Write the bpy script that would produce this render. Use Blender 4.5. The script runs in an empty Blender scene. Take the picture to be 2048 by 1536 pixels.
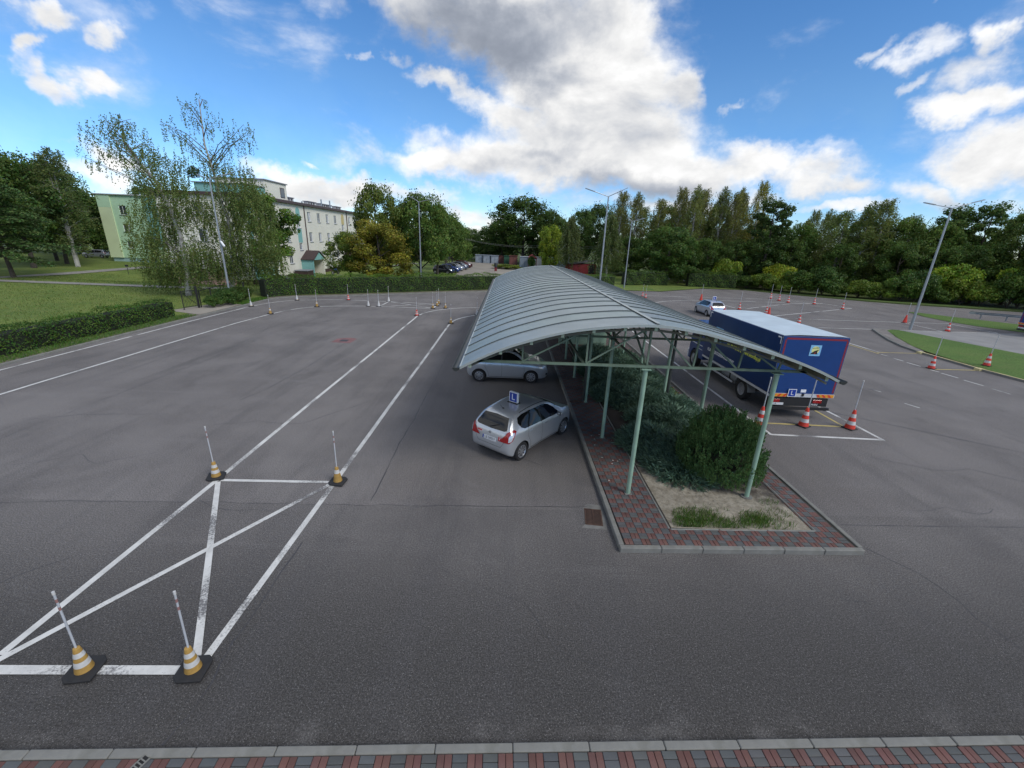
import bpy, bmesh, math, random
import numpy as np
from math import radians as RD, sin, cos, pi
from mathutils import Vector, Matrix
from mathutils.bvhtree import BVHTree
rnd = random.Random(7)
rng = np.random.default_rng(11)
scene = bpy.context.scene
col = scene.collection

# ------------------------------------------------------------------ camera
cd = bpy.data.cameras.new("camera")
cam = bpy.data.objects.new("camera", cd)
col.objects.link(cam)
cd.sensor_width = 36.0
cd.lens = 845.0 / 2048 * 36
cd.clip_start = 0.1
cd.clip_end = 3000
_R = Matrix(((0.99930538, -0.03306792, -0.01718354), (-0.00551435, 0.3248162, -0.94576108), (0.03685585, 0.94519889, 0.32440823)))
CAMZ = 6.4
cam.matrix_world = Matrix.Translation((0, 0, CAMZ)) @ _R.to_4x4()
scene.camera = cam

# ------------------------------------------------------------------ exposure
scene.view_settings.view_transform = 'Standard'
scene.view_settings.look = 'None'
scene.view_settings.exposure = 0.46
scene.view_settings.gamma = 1.0
scene.view_settings.use_curve_mapping = False

# ------------------------------------------------------------------ world: sky and clouds
SUN_AZ, SUN_EL = RD(128), RD(42)       # azimuth from +Y towards +X
world = bpy.data.worlds.new("World")
scene.world = world
world.use_nodes = True
wt = world.node_tree
for n in list(wt.nodes): wt.nodes.remove(n)

def ND(t, typ, **kw):
    n = t.nodes.new(typ)
    for k, v in kw.items():
        if k.startswith('i_'):
            key = k[2:]
            n.inputs[int(key) if key.isdigit() else key].default_value = v
        else:
            setattr(n, k, v)
    return n
def LK(t, a, b): t.links.new(a, b)
def MATH(t, op, a, b=None, c=None, clamp=False):
    n = t.nodes.new('ShaderNodeMath'); n.operation = op; n.use_clamp = clamp
    for i, v in enumerate((a, b, c)):
        if v is None: continue
        if isinstance(v, (int, float)): n.inputs[i].default_value = v
        else: t.links.new(v, n.inputs[i])
    return n.outputs[0]
def RAMP(t, v, a, b, lo=0.0, hi=1.0, smooth=True):
    n = t.nodes.new('ShaderNodeMapRange'); n.interpolation_type = 'SMOOTHSTEP' if smooth else 'LINEAR'
    t.links.new(v, n.inputs[0])
    for i, x in enumerate((a, b, lo, hi)): n.inputs[i + 1].default_value = x
    return n.outputs[0]
def MIXC(t, f, a, b, blend='MIX'):
    n = t.nodes.new('ShaderNodeMix'); n.data_type = 'RGBA'; n.blend_type = blend
    if isinstance(f, (int, float)): n.inputs[0].default_value = f
    else: t.links.new(f, n.inputs[0])
    for i, v in ((6, a), (7, b)):
        if isinstance(v, (tuple, list)): n.inputs[i].default_value = (*v[:3], 1)
        else: t.links.new(v, n.inputs[i])
    return n.outputs[2]

BL=[(2.703,0.039,0.177,-0.151,-15.728,6.543,1.0),(3.68,-1.676,0.73,-4.137,-16.011,5.721,1.0),(5.05,0.458,-0.742,-0.243,-8.219,2.644,1.1),(15.906,2.338,-4.605,-1.133,-20.296,7.685,0.7),(15.977,2.57,-5.65,-1.067,-20.331,5.778,0.85),(11.962,1.569,-3.123,-0.56,-14.08,4.372,0.8),(9.432,-2.571,1.944,-4.287,-38.298,10.259,0.8),(8.109,-4.29,1.373,-7.399,-21.428,5.013,0.9),(3.895,0.383,-0.698,-0.27,-13.038,2.718,1.1),(14.193,-0.562,3.028,1.725,-25.046,5.011,0.7),(6.386,-0.167,1.123,1.374,-26.885,4.22,0.9),(2.999,0.143,-0.104,0.112,-17.55,2.765,1.0),(3.488,0.485,-1.069,-0.472,-17.575,2.806,1.1),(6.79,0.21,-3.381,-5.547,-25.375,6.587,0.9),(10.824,1.082,-6.487,-6.664,-36.807,8.032,0.8),(3.677,0.599,-1.422,-0.261,-41.128,3.716,0.7),(8.363,-1.531,3.701,0.385,-37.393,3.915,0.95),(4.4,-0.807,1.453,-1.374,-30.696,2.067,0.9),(6.52,-0.675,0.892,-1.564,-37.597,1.654,0.8),(13.0,-4.815,9.534,-5.216,-40.428,0.522,0.85),(18.688,-3.921,14.048,4.61,-41.093,6.29,0.7),(14.964,0.183,0.987,2.514,-67.643,0.557,0.7),(17.053,-6.99,14.673,2.954,-57.94,18.077,0.756),(48.842,-18.345,42.371,3.376,-53.473,14.931,0.756),(31.635,-15.486,25.018,-6.341,-62.101,12.378,0.55),(18.635,-11.409,16.346,-20.198,-42.536,-6.928,0.714),(18.042,-7.509,14.017,-4.855,-65.85,10.138,0.588),(37.58,-11.124,31.587,5.491,-118.447,16.738,0.672),(23.35,16.232,-19.513,21.528,-65.521,6.296,0.63),(17.306,8.981,-14.474,4.409,-44.688,10.015,0.756),(27.629,20.874,-24.113,35.632,-64.231,-8.027,0.588),(15.069,8.69,-13.54,6.749,-25.88,1.483,0.714),(13.641,3.871,-11.072,-5.482,-37.867,11.906,0.84),(36.564,11.229,-31.524,-8.388,-37.377,17.456,0.672),(11.689,3.323,-9.909,-2.178,-25.332,5.033,0.84),(11.912,2.399,-9.316,-6.547,-47.067,8.938,0.588),(20.857,8.028,-10.691,7.932,-82.351,15.934,0.588),(51.884,32.291,-45.977,25.129,-155.931,36.546,0.504),(39.569,-28.846,19.791,-29.542,-81.722,16.418,0.504),(30.736,-15.136,11.642,-11.878,-62.958,17.113,0.504),(12.266,2.883,-7.896,-0.324,-67.073,4.64,0.63),(22.717,1.465,-13.314,-17.792,-74.011,22.628,0.336),(43.594,-4.839,18.401,16.892,-169.399,31.25,0.462)]
SH=[(3.807,-0.428,0.498,-0.677,-15.993,5.735,1.35),(8.662,-3.623,0.957,-4.597,-17.698,6.004,0.8),(4.433,0.356,-0.551,-0.245,-22.83,5.093,0.25),(3.555,0.407,-0.828,-0.091,-30.647,3.483,0.8),(3.807,0.107,0.081,0.845,-37.249,4.954,0.4),(12.657,3.482,-10.326,-0.68,-34.915,2.931,0.55),(17.222,4.967,-14.174,-6.61,-41.076,14.173,0.3),(9.822,2.158,-5.719,-0.984,-53.765,5.482,0.35),(4.413,-0.831,1.535,-2.524,-52.014,2.443,0.3),(8.026,0.481,-0.549,0.811,-49.497,8.486,0.45),(6.821,1.265,-3.093,-1.442,-38.748,6.416,0.25),(18.132,-3.723,13.311,8.102,-69.457,11.356,0.2)]

tc = ND(wt, 'ShaderNodeTexCoord')
DIR = tc.outputs['Generated']
sx = ND(wt, 'ShaderNodeSeparateXYZ'); 
wn_ = ND(wt, 'ShaderNodeTexNoise'); wn_.inputs['Scale'].default_value = 5.5; wn_.inputs['Detail'].default_value = 6; wn_.inputs['Roughness'].default_value = 0.6; LK(wt, DIR, wn_.inputs['Vector'])
wa = ND(wt, 'ShaderNodeVectorMath', operation='SUBTRACT'); LK(wt, wn_.outputs['Color'], wa.inputs[0]); wa.inputs[1].default_value = (0.5, 0.5, 0.5)
wb_ = ND(wt, 'ShaderNodeVectorMath', operation='MULTIPLY_ADD'); LK(wt, wa.outputs[0], wb_.inputs[0]); wb_.inputs[1].default_value = (0.30, 0.30, 0.17); LK(wt, DIR, wb_.inputs[2])
wc = ND(wt, 'ShaderNodeVectorMath', operation='NORMALIZE'); LK(wt, wb_.outputs[0], wc.inputs[0]); LK(wt, wc.outputs[0], sx.inputs[0])
AZ = MATH(wt, 'ARCTAN2', sx.outputs[0], sx.outputs[1])
EL = MATH(wt, 'ARCSINE', sx.outputs[2])
cb = ND(wt, 'ShaderNodeCombineXYZ'); LK(wt, AZ, cb.inputs[0]); LK(wt, EL, cb.inputs[1]); cb.inputs[2].default_value = 1
AE = cb.outputs[0]
def blobs(L, inner, outer):
    acc = None
    for a, b, c, d, e, f, w in L:
        d1 = ND(wt, 'ShaderNodeVectorMath', operation='DOT_PRODUCT'); LK(wt, AE, d1.inputs[0]); d1.inputs[1].default_value = (a, b, c)
        d2 = ND(wt, 'ShaderNodeVectorMath', operation='DOT_PRODUCT'); LK(wt, AE, d2.inputs[0]); d2.inputs[1].default_value = (d, e, f)
        q = MATH(wt, 'ADD', MATH(wt, 'MULTIPLY', d1.outputs['Value'], d1.outputs['Value']), MATH(wt, 'MULTIPLY', d2.outputs['Value'], d2.outputs['Value']))
        r = MATH(wt, 'SQRT', q)
        v = RAMP(wt, r, inner, outer, w, 0.0)
        acc = v if acc is None else MATH(wt, 'SMOOTH_MAX', acc, v, 0.15)
    return acc
Bd = blobs(BL, 0.15, 1.45)
Sd = blobs(SH, 0.1, 1.5)
def cnoise(vec, scale, detail, rough, dist=0.0):
    n = ND(wt, 'ShaderNodeTexNoise'); n.inputs['Scale'].default_value = scale; n.inputs['Detail'].default_value = detail
    n.inputs['Roughness'].default_value = rough; n.inputs['Distortion'].default_value = dist
    LK(wt, vec, n.inputs['Vector']); return n.outputs['Fac']
def shifted(vec, off):
    n = ND(wt, 'ShaderNodeVectorMath', operation='ADD'); LK(wt, vec, n.inputs[0]); n.inputs[1].default_value = off; return n.outputs[0]
# clouds seen near the horizon are flattened: stretch the noise domain in z
mp = ND(wt, 'ShaderNodeMapping'); mp.inputs['Scale'].default_value = (1.0, 1.0, 1.8); LK(wt, DIR, mp.inputs['Vector'])
V0 = mp.outputs[0]
N0 = cnoise(V0, 4.6, 9, 0.58, 0.25)
N1 = cnoise(shifted(V0, (-0.012, 0.0, 0.055)), 4.6, 6, 0.55, 0.25)
N2 = cnoise(shifted(V0, (3.1, 1.7, 0.4)), 9.5, 8, 0.62, 0.1)
# open sky outside the frame: cumulus goes on, its cover thickened to lift the ground light
G = cnoise(shifted(V0, (7.3, 2.2, 5.0)), 1.7, 3, 0.5)
Gc = RAMP(wt, G, 0.40, 0.58, 0.0, 1.0)
out_az = RAMP(wt, MATH(wt, 'ABSOLUTE', AZ), RD(53), RD(66))
out_el = RAMP(wt, EL, RD(30), RD(42))
OUT = MATH(wt, 'MAXIMUM', out_az, out_el)
Bt = MATH(wt, 'MAXIMUM', Bd, MATH(wt, 'MULTIPLY', Gc, OUT))
den = MATH(wt, 'ADD', Bt, MATH(wt, 'MULTIPLY', MATH(wt, 'SUBTRACT', N0, 0.5), 1.75))
den2 = MATH(wt, 'ADD', den, MATH(wt, 'MULTIPLY', MATH(wt, 'SUBTRACT', N2, 0.5), 0.55))
alpha = RAMP(wt, den2, 0.14, 0.92)
edge = RAMP(wt, den2, 0.35, 1.15)                       # 0 at the rim, 1 deep inside
relief = MATH(wt, 'MULTIPLY', MATH(wt, 'SUBTRACT', N0, N1), 5.0)
lum = MATH(wt, 'ADD', 1.04, MATH(wt, 'MULTIPLY', relief, 0.26))
lum = MATH(wt, 'SUBTRACT', lum, MATH(wt, 'MULTIPLY', edge, 0.10))
lum = MATH(wt, 'ADD', lum, MATH(wt, 'MULTIPLY', MATH(wt, 'SUBTRACT', N2, 0.5), 0.42))
lum = MATH(wt, 'SUBTRACT', lum, MATH(wt, 'MULTIPLY', Sd, 0.50))
lum = MATH(wt, 'MINIMUM', MATH(wt, 'SMOOTH_MAX', lum, 0.34, 0.5), 1.12)
ccol = MIXC(wt, RAMP(wt, lum, 0.25, 0.95), (0.76, 0.86, 1.06), (1.0, 1.0, 1.0))
cmul = MIXC(wt, 1.0, ccol, (1, 1, 1), 'MULTIPLY')
cv = ND(wt, 'ShaderNodeVectorMath', operation='SCALE'); LK(wt, cmul, cv.inputs[0]); LK(wt, lum, cv.inputs['Scale'])

sky = ND(wt, 'ShaderNodeTexSky')
sky.sky_type = 'NISHITA'; sky.sun_disc = False
sky.sun_elevation = SUN_EL; sky.sun_rotation = SUN_AZ
sky.altitude = 150; sky.air_density = 1.0; sky.dust_density = 0.0; sky.ozone_density = 2.5
WS = 0.10
hs = ND(wt, 'ShaderNodeHueSaturation'); hs.inputs['Hue'].default_value = 0.505; hs.inputs['Saturation'].default_value = 1.27; hs.inputs['Value'].default_value = 1.12
hz = RAMP(wt, EL, RD(0), RD(16), 0.75, 0.0)
skyt = MIXC(wt, hz, (1, 1, 1), (0.62, 0.80, 1.12))
LK(wt, MIXC(wt, 1.0, sky.outputs[0], skyt, 'MULTIPLY'), hs.inputs['Color'])
cs = ND(wt, 'ShaderNodeVectorMath', operation='SCALE'); LK(wt, cv.outputs[0], cs.inputs[0]); cs.inputs['Scale'].default_value = 0.72 / WS
full = MIXC(wt, alpha, hs.outputs[0], cs.outputs[0])
bg = ND(wt, 'ShaderNodeBackground'); bg.inputs['Strength'].default_value = WS
LK(wt, full, bg.inputs['Color'])
wo = ND(wt, 'ShaderNodeOutputWorld'); LK(wt, bg.outputs[0], wo.inputs[0])
world.cycles.sampling_method = 'MANUAL'; world.cycles.sample_map_resolution = 512

# ------------------------------------------------------------------ sun, mostly veiled by cloud
sd = bpy.data.lights.new("sun", 'SUN'); sd.energy = 1.7; sd.angle = RD(24); sd.color = (1.0, 0.96, 0.9)
so = bpy.data.objects.new("sun", sd); col.objects.link(so)
sdir = Vector((sin(SUN_AZ) * cos(SUN_EL), cos(SUN_AZ) * cos(SUN_EL), sin(SUN_EL)))
so.rotation_euler = sdir.to_track_quat('Z', 'Y').to_euler()
so.location = sdir * 60

# ------------------------------------------------------------------ object helpers
def tag(o, label=None, cat=None, group=None, kind=None):
    if label: o['label'] = label
    if cat: o['category'] = cat
    if group: o['group'] = group
    if kind: o['kind'] = kind
    return o
def link(o, parent=None):
    col.objects.link(o)
    if parent: o.parent = parent
    return o
def empty(name, loc=(0, 0, 0), rz=0.0, label=None, cat=None, group=None, kind=None):
    o = bpy.data.objects.new(name, None); o.empty_display_size = 0.3
    o.location = loc; o.rotation_euler = (0, 0, rz)
    col.objects.link(o); return tag(o, label, cat, group, kind)
def obj(name, me, parent=None, loc=None, rot=None):
    o = bpy.data.objects.new(name, me)
    if loc is not None: o.location = loc
    if rot is not None: o.rotation_euler = rot
    return link(o, parent)
def copy_tree(o, parent=None):
    c = o.copy(); col.objects.link(c); c.parent = parent
    for ch in list(o.children): copy_tree(ch, c)
    return c

class MB:
    """collects simple shapes; build() links them as one mesh object"""
    def __init__(s): s.v = []; s.f = []; s.m = []; s.mi = 0
    def add(s, vs, fs):
        b = len(s.v); s.v += [tuple(v) for v in vs]
        for f in fs: s.f.append([b + i for i in f]); s.m.append(s.mi)
        return s
    def box(s, x0, x1, y0, y1, z0, z1):
        return s.add([(x0,y0,z0),(x1,y0,z0),(x1,y1,z0),(x0,y1,z0),(x0,y0,z1),(x1,y0,z1),(x1,y1,z1),(x0,y1,z1)],
                     [(0,3,2,1),(4,5,6,7),(0,1,5,4),(1,2,6,5),(2,3,7,6),(3,0,4,7)])
    def cbox(s, c, d, rz=0.0, rx=0.0, ry=0.0):
        M = Matrix.Rotation(rz, 3, 'Z') @ Matrix.Rotation(ry, 3, 'Y') @ Matrix.Rotation(rx, 3, 'X')
        vs = []
        for i in range(8):
            p = Vector(((-1, 1)[i & 1] * d[0] / 2, (-1, 1)[(i >> 1) & 1] * d[1] / 2, (-1, 1)[i >> 2] * d[2] / 2))
            vs.append(M @ p + Vector(c))
        return s.add(vs, [(0,2,3,1),(4,5,7,6),(0,1,5,4),(1,3,7,5),(3,2,6,7),(2,0,4,6)])
    def beam(s, a, b, w, h=None, up=(0, 0, 1)):
        a = Vector(a); b = Vector(b); h = h or w
        d = (b - a).normalized(); u = Vector(up)
        if abs(d.dot(u)) > 0.98: u = Vector((0, 1, 0))
        r = d.cross(u).normalized(); u = r.cross(d).normalized()
        vs = [p + r * (sx_ * w / 2) + u * (sz_ * h / 2) for p in (a, b) for sx_, sz_ in ((-1,-1),(1,-1),(1,1),(-1,1))]
        return s.add(vs, [(0,1,2,3),(7,6,5,4),(0,4,5,1),(1,5,6,2),(2,6,7,3),(3,7,4,0)])
    def tube(s, pts, rs, n=8, caps=True):
        pts = [Vector(p) for p in pts]
        if isinstance(rs, (int, float)): rs = [rs] * len(pts)
        rings = []; prev = None
        for i, p in enumerate(pts):
            d = (pts[min(i + 1, len(pts) - 1)] - pts[max(i - 1, 0)])
            d = d.normalized() if d.length > 1e-9 else Vector((0, 0, 1))
            u = prev if prev is not None else (Vector((1, 0, 0)) if abs(d.x) < 0.9 else Vector((0, 1, 0)))
            u = (u - d * u.dot(d)).normalized(); prev = u; w = d.cross(u)
            rings.append([p + (u * cos(2*pi*k/n) + w * sin(2*pi*k/n)) * rs[i] for k in range(n)])
        vs = [v for r in rings for v in r]
        fs = [(i*n+k, i*n+(k+1) % n, (i+1)*n+(k+1) % n, (i+1)*n+k) for i in range(len(pts)-1) for k in range(n)]
        if caps: fs += [tuple(range(n-1, -1, -1)), tuple((len(pts)-1)*n + k for k in range(n))]
        return s.add(vs, fs)
    def cone(s, c, r0, r1, h, n=20, caps=True):
        return s.tube([(c[0], c[1], c[2]), (c[0], c[1], c[2] + h)], [r0, r1], n, caps)
    def lathe(s, prof, n=24, c=(0,0,0), axis='Z'):
        vs = []
        for r, z in prof:
            for k in range(n):
                a = 2*pi*k/n; p = (r*cos(a), r*sin(a), z)
                if axis == 'Y': p = (p[0], p[2], p[1])
                if axis == 'X': p = (p[2], p[0], p[1])
                vs.append((p[0]+c[0], p[1]+c[1], p[2]+c[2]))
        m = len(prof)
        fs = [(i*n+k, i*n+(k+1) % n, (i+1)*n+(k+1) % n, (i+1)*n+k) for i in range(m-1) for k in range(n)]
        return s.add(vs, fs)
    def prism(s, poly, z0, z1):
        n = len(poly)
        vs = [(p[0], p[1], z0) for p in poly] + [(p[0], p[1], z1) for p in poly]
        return s.add(vs, [tuple(range(n-1, -1, -1)), tuple(range(n, 2*n))] + [(i, (i+1) % n, n+(i+1) % n, n+i) for i in range(n)])
    def mesh(s, name, mats, smooth=False, bevel=0.0, seg=1):
        me = bpy.data.meshes.new(name)
        me.from_pydata(s.v, [], s.f)
        if not isinstance(mats, (list, tuple)): mats = [mats]
        for m in mats: me.materials.append(m)
        me.polygons.foreach_set('material_index', s.m)
        bm = bmesh.new(); bm.from_mesh(me)
        bmesh.ops.recalc_face_normals(bm, faces=bm.faces)
        if bevel:
            bmesh.ops.bevel(bm, geom=[e for e in bm.edges if len(e.link_faces) == 2 and e.calc_face_angle(0) > 0.5], offset=bevel, segments=seg, affect='EDGES', profile=0.6)
        bm.to_mesh(me); bm.free()
        if smooth:
            me.polygons.foreach_set('use_smooth', [True] * len(me.polygons))
            try: me.set_sharp_from_angle(angle=RD(38))
            except Exception: pass
        return me
    def build(s, name, mats, parent=None, loc=None, rot=None, smooth=False, bevel=0.0, seg=1):
        return obj(name, s.mesh(name, mats, smooth, bevel, seg), parent, loc, rot)

# ------------------------------------------------------------------ materials
def mat(name, c, rough=0.6, metal=0.0, var=0.0, vscale=3.0, bump=0.0, bscale=40.0, dirt=None, dirt_amt=0.0, dscale=1.2,
        spec=0.5, coat=0.0, objcol=False, emit=None, estr=0.0, trans=0.0):
    m = bpy.data.materials.new(name); m.use_nodes = True; t = m.node_tree
    b = t.nodes['Principled BSDF']
    b.inputs['Roughness'].default_value = rough; b.inputs['Metallic'].default_value = metal
    b.inputs['Specular IOR Level'].default_value = spec; b.inputs['Coat Weight'].default_value = coat
    if coat: b.inputs['Coat Roughness'].default_value = 0.04
    tcn = ND(t, 'ShaderNodeTexCoord'); P = tcn.outputs['Object']
    cc = ND(t, 'ShaderNodeRGB'); cc.outputs[0].default_value = (*c, 1); out = cc.outputs[0]
    if objcol:
        oi = ND(t, 'ShaderNodeObjectInfo'); out = MIXC(t, 1.0, out, oi.outputs['Color'], 'MULTIPLY')
    if var:
        n = ND(t, 'ShaderNodeTexNoise'); n.inputs['Scale'].default_value = vscale; n.inputs['Detail'].default_value = 5; LK(t, P, n.inputs['Vector'])
        v = RAMP(t, n.outputs['Fac'], 0.3, 0.7, 1 - var, 1 + var)
        s = ND(t, 'ShaderNodeVectorMath', operation='SCALE'); LK(t, out, s.inputs[0]); LK(t, v, s.inputs['Scale']); out = s.outputs[0]
    if dirt:
        n = ND(t, 'ShaderNodeTexNoise'); n.inputs['Scale'].default_value = dscale; n.inputs['Detail'].default_value = 7; n.inputs['Roughness'].default_value = 0.65; LK(t, P, n.inputs['Vector'])
        out = MIXC(t, RAMP(t, n.outputs['Fac'], 0.48, 0.72, 0, dirt_amt), out, dirt)
    LK(t, out, b.inputs['Base Color'])
    if bump:
        n = ND(t, 'ShaderNodeTexNoise'); n.inputs['Scale'].default_value = bscale; n.inputs['Detail'].default_value = 4; LK(t, P, n.inputs['Vector'])
        bp = ND(t, 'ShaderNodeBump'); bp.inputs['Strength'].default_value = bump; bp.inputs['Distance'].default_value = 0.01
        LK(t, n.outputs['Fac'], bp.inputs['Height']); LK(t, bp.outputs[0], b.inputs['Normal'])
    if emit:
        b.inputs['Emission Color'].default_value = (*emit, 1); b.inputs['Emission Strength'].default_value = estr
    return m

def leafmat(name, c, c2=None, tr=0.25, hue=0.04, rough=0.55, clump=0.35):
    """foliage: per-leaf and per-clump colour variation, a little light through the leaf"""
    m = bpy.data.materials.new(name); m.use_nodes = True; t = m.node_tree
    b = t.nodes['Principled BSDF']; outn = t.nodes['Material Output']
    geo = ND(t, 'ShaderNodeNewGeometry'); oi = ND(t, 'ShaderNodeObjectInfo'); tcn = ND(t, 'ShaderNodeTexCoord')
    r = geo.outputs['Random Per Island']
    n = ND(t, 'ShaderNodeTexNoise'); n.inputs['Scale'].default_value = 0.55; n.inputs['Detail'].default_value = 3; LK(t, tcn.outputs['Object'], n.inputs['Vector'])
    c2 = c2 or tuple(x * 1.5 for x in c)
    a = MIXC(t, RAMP(t, n.outputs['Fac'], 0.35, 0.68, 0, 1), c, c2)
    a = MIXC(t, 1.0, a, oi.outputs['Color'], 'MULTIPLY')
    h = ND(t, 'ShaderNodeHueSaturation'); LK(t, a, h.inputs['Color'])
    LK(t, RAMP(t, r, 0, 1, 0.5 - hue, 0.5 + hue, False), h.inputs['Hue'])
    rr = MATH(t, 'FRACT', MATH(t, 'MULTIPLY', r, 7.31))
    LK(t, RAMP(t, rr, 0, 1, 1 - clump, 1 + clump, False), h.inputs['Value'])
    LK(t, h.outputs[0], b.inputs['Base Color']); b.inputs['Roughness'].default_value = rough; b.inputs['Specular IOR Level'].default_value = 0.3
    tl = ND(t, 'ShaderNodeBsdfTranslucent'); LK(t, h.outputs[0], tl.inputs[0])
    mx = ND(t, 'ShaderNodeMixShader'); mx.inputs[0].default_value = tr
    LK(t, b.outputs[0], mx.inputs[1]); LK(t, tl.outputs[0], mx.inputs[2]); LK(t, mx.outputs[0], outn.inputs[0])
    return m

def asphalt_mat():
    m = bpy.data.materials.new("asphalt"); m.use_nodes = True; t = m.node_tree; b = t.nodes['Principled BSDF']
    geo = ND(t, 'ShaderNodeNewGeometry'); P = geo.outputs['Position']
    def nz(s, d=5, r=0.6, off=None, dist=0.0, sc=None):
        n = ND(t, 'ShaderNodeTexNoise'); n.inputs['Scale'].default_value = s; n.inputs['Detail'].default_value = d; n.inputs['Roughness'].default_value = r; n.inputs['Distortion'].default_value = dist
        mpn = ND(t, 'ShaderNodeMapping'); mpn.inputs['Location'].default_value = off or (0, 0, 0); mpn.inputs['Scale'].default_value = sc or (1, 1, 1)
        LK(t, P, mpn.inputs['Vector']); LK(t, mpn.outputs[0], n.inputs['Vector']); return n.outputs['Fac']
    xyz = ND(t, 'ShaderNodeSeparateXYZ'); LK(t, P, xyz.inputs[0]); X, Y = xyz.outputs[0], xyz.outputs[1]
    base = (0.118, 0.112, 0.116)
    c = MIXC(t, RAMP(t, nz(0.25, 6), 0.35, 0.65), (0.140, 0.131, 0.127), (0.180, 0.169, 0.163))
    # strip laid later under the shelter and beside it: browner
    strip = MATH(t, 'MULTIPLY', RAMP(t, X, -3.6, -3.0), RAMP(t, Y, 8.8, 10.2))
    c = MIXC(t, MATH(t, 'MULTIPLY', strip, RAMP(t, X, 9.6, 10.4, 0.75, 0.2)), c, (0.138, 0.127, 0.120))
    # coarse darker course before the joint, with painted building shade deepening towards the camera
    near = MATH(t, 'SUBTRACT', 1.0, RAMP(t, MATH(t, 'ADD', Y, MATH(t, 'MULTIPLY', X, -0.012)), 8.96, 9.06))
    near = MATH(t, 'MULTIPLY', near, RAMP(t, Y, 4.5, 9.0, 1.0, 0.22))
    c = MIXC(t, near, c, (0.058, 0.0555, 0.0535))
    # rubber and oil darkening, dusty pale smears
    c = MIXC(t, RAMP(t, nz(0.55, 7, 0.6, (4, 1, 0), 0.4, (1.0, 0.55, 1)), 0.50, 0.72, 0, 0.36), c, (0.066, 0.062, 0.062))
    c = MIXC(t, RAMP(t, nz(0.42, 8, 0.66, (14, 3, 0), 0.8, (0.7, 1.3, 1)), 0.58, 0.78, 0, 0.30), c, (0.21, 0.20, 0.195))
    c = MIXC(t, RAMP(t, nz(0.9, 8, 0.7, (-5, 9, 0), 1.2, (0.5, 1.6, 1)), 0.66, 0.80, 0, 0.35), c, (0.24, 0.23, 0.225))
    # wheel tracks polished along the driving direction and paler dry streaks across
    c = MIXC(t, RAMP(t, nz(1.0, 6, 0.6, (8, 0, 3), 0.3, (0.9, 0.07, 1)), 0.48, 0.68, 0, 0.30), c, (0.075, 0.073, 0.075))
    c = MIXC(t, RAMP(t, nz(1.0, 7, 0.65, (1, 7, 9), 0.5, (0.10, 0.8, 1)), 0.56, 0.74, 0, 0.22), c, (0.23, 0.22, 0.215))
    # dust gathered along the near kerb
    kd = MATH(t, 'SUBTRACT', 1.0, RAMP(t, MATH(t, 'ADD', Y, MATH(t, 'MULTIPLY', X, -0.029)), 3.72, 4.35))
    c = MIXC(t, MATH(t, 'MULTIPLY', kd, RAMP(t, nz(1.6, 6, 0.6, (2, 2, 2)), 0.48, 0.72, 0, 0.38)), c, (0.19, 0.185, 0.18))
    # stone chips
    v = ND(t, 'ShaderNodeTexVoronoi'); v.inputs['Scale'].default_value = 85; LK(t, P, v.inputs['Vector'])
    chip = MATH(t, 'MULTIPLY', RAMP(t, v.outputs['Distance'], 0.30, 0.42, 1, 0), 1.0)
    sepc = ND(t, 'ShaderNodeSeparateColor'); LK(t, v.outputs['Color'], sepc.inputs[0])
    chip = MATH(t, 'MULTIPLY', chip, RAMP(t, sepc.outputs[0], 0.60, 1.0, 0, 0.8, False))
    fade = RAMP(t, Y, 9, 26, 1.0, 0.25)
    c = MIXC(t, MATH(t, 'MULTIPLY', MATH(t, 'MULTIPLY', chip, fade), 0.75), c, (0.34, 0.335, 0.33))
    f = nz(38, 3, 0.7)
    s = ND(t, 'ShaderNodeVectorMath', operation='SCALE'); LK(t, c, s.inputs[0]); LK(t, RAMP(t, f, 0.3, 0.7, 0.55, 1.45), s.inputs['Scale'])
    # hairline cracks
    vc = ND(t, 'ShaderNodeTexVoronoi'); vc.feature = 'DISTANCE_TO_EDGE'; vc.inputs['Scale'].default_value = 0.20
    wn = ND(t, 'ShaderNodeTexNoise'); wn.inputs['Scale'].default_value = 0.8; wn.inputs['Detail'].default_value = 6; LK(t, P, wn.inputs['Vector'])
    wv = ND(t, 'ShaderNodeVectorMath', operation='MULTIPLY_ADD'); LK(t, wn.outputs['Color'], wv.inputs[0]); wv.inputs[1].default_value = (2.6, 2.6, 0); LK(t, P, wv.inputs[2])
    LK(t, wv.outputs[0], vc.inputs['Vector'])
    crack = MATH(t, 'MULTIPLY', RAMP(t, vc.outputs['Distance'], 0.001, 0.0045, 1, 0), RAMP(t, nz(0.35, 3, 0.5, (20, 4, 0)), 0.50, 0.60, 0, 0.6))
    c2 = s.outputs[0]
    LK(t, c2, b.inputs['Base Color'])
    b.inputs['Roughness'].default_value = 0.85; b.inputs['Specular IOR Level'].default_value = 0.22
    bp = ND(t, 'ShaderNodeBump'); bp.inputs['Strength'].default_value = 0.55; bp.inputs['Distance'].default_value = 0.008
    LK(t, MATH(t, 'ADD', v.outputs['Distance'], f), bp.inputs['Height']); LK(t, bp.outputs[0], b.inputs['Normal'])
    return m

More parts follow.
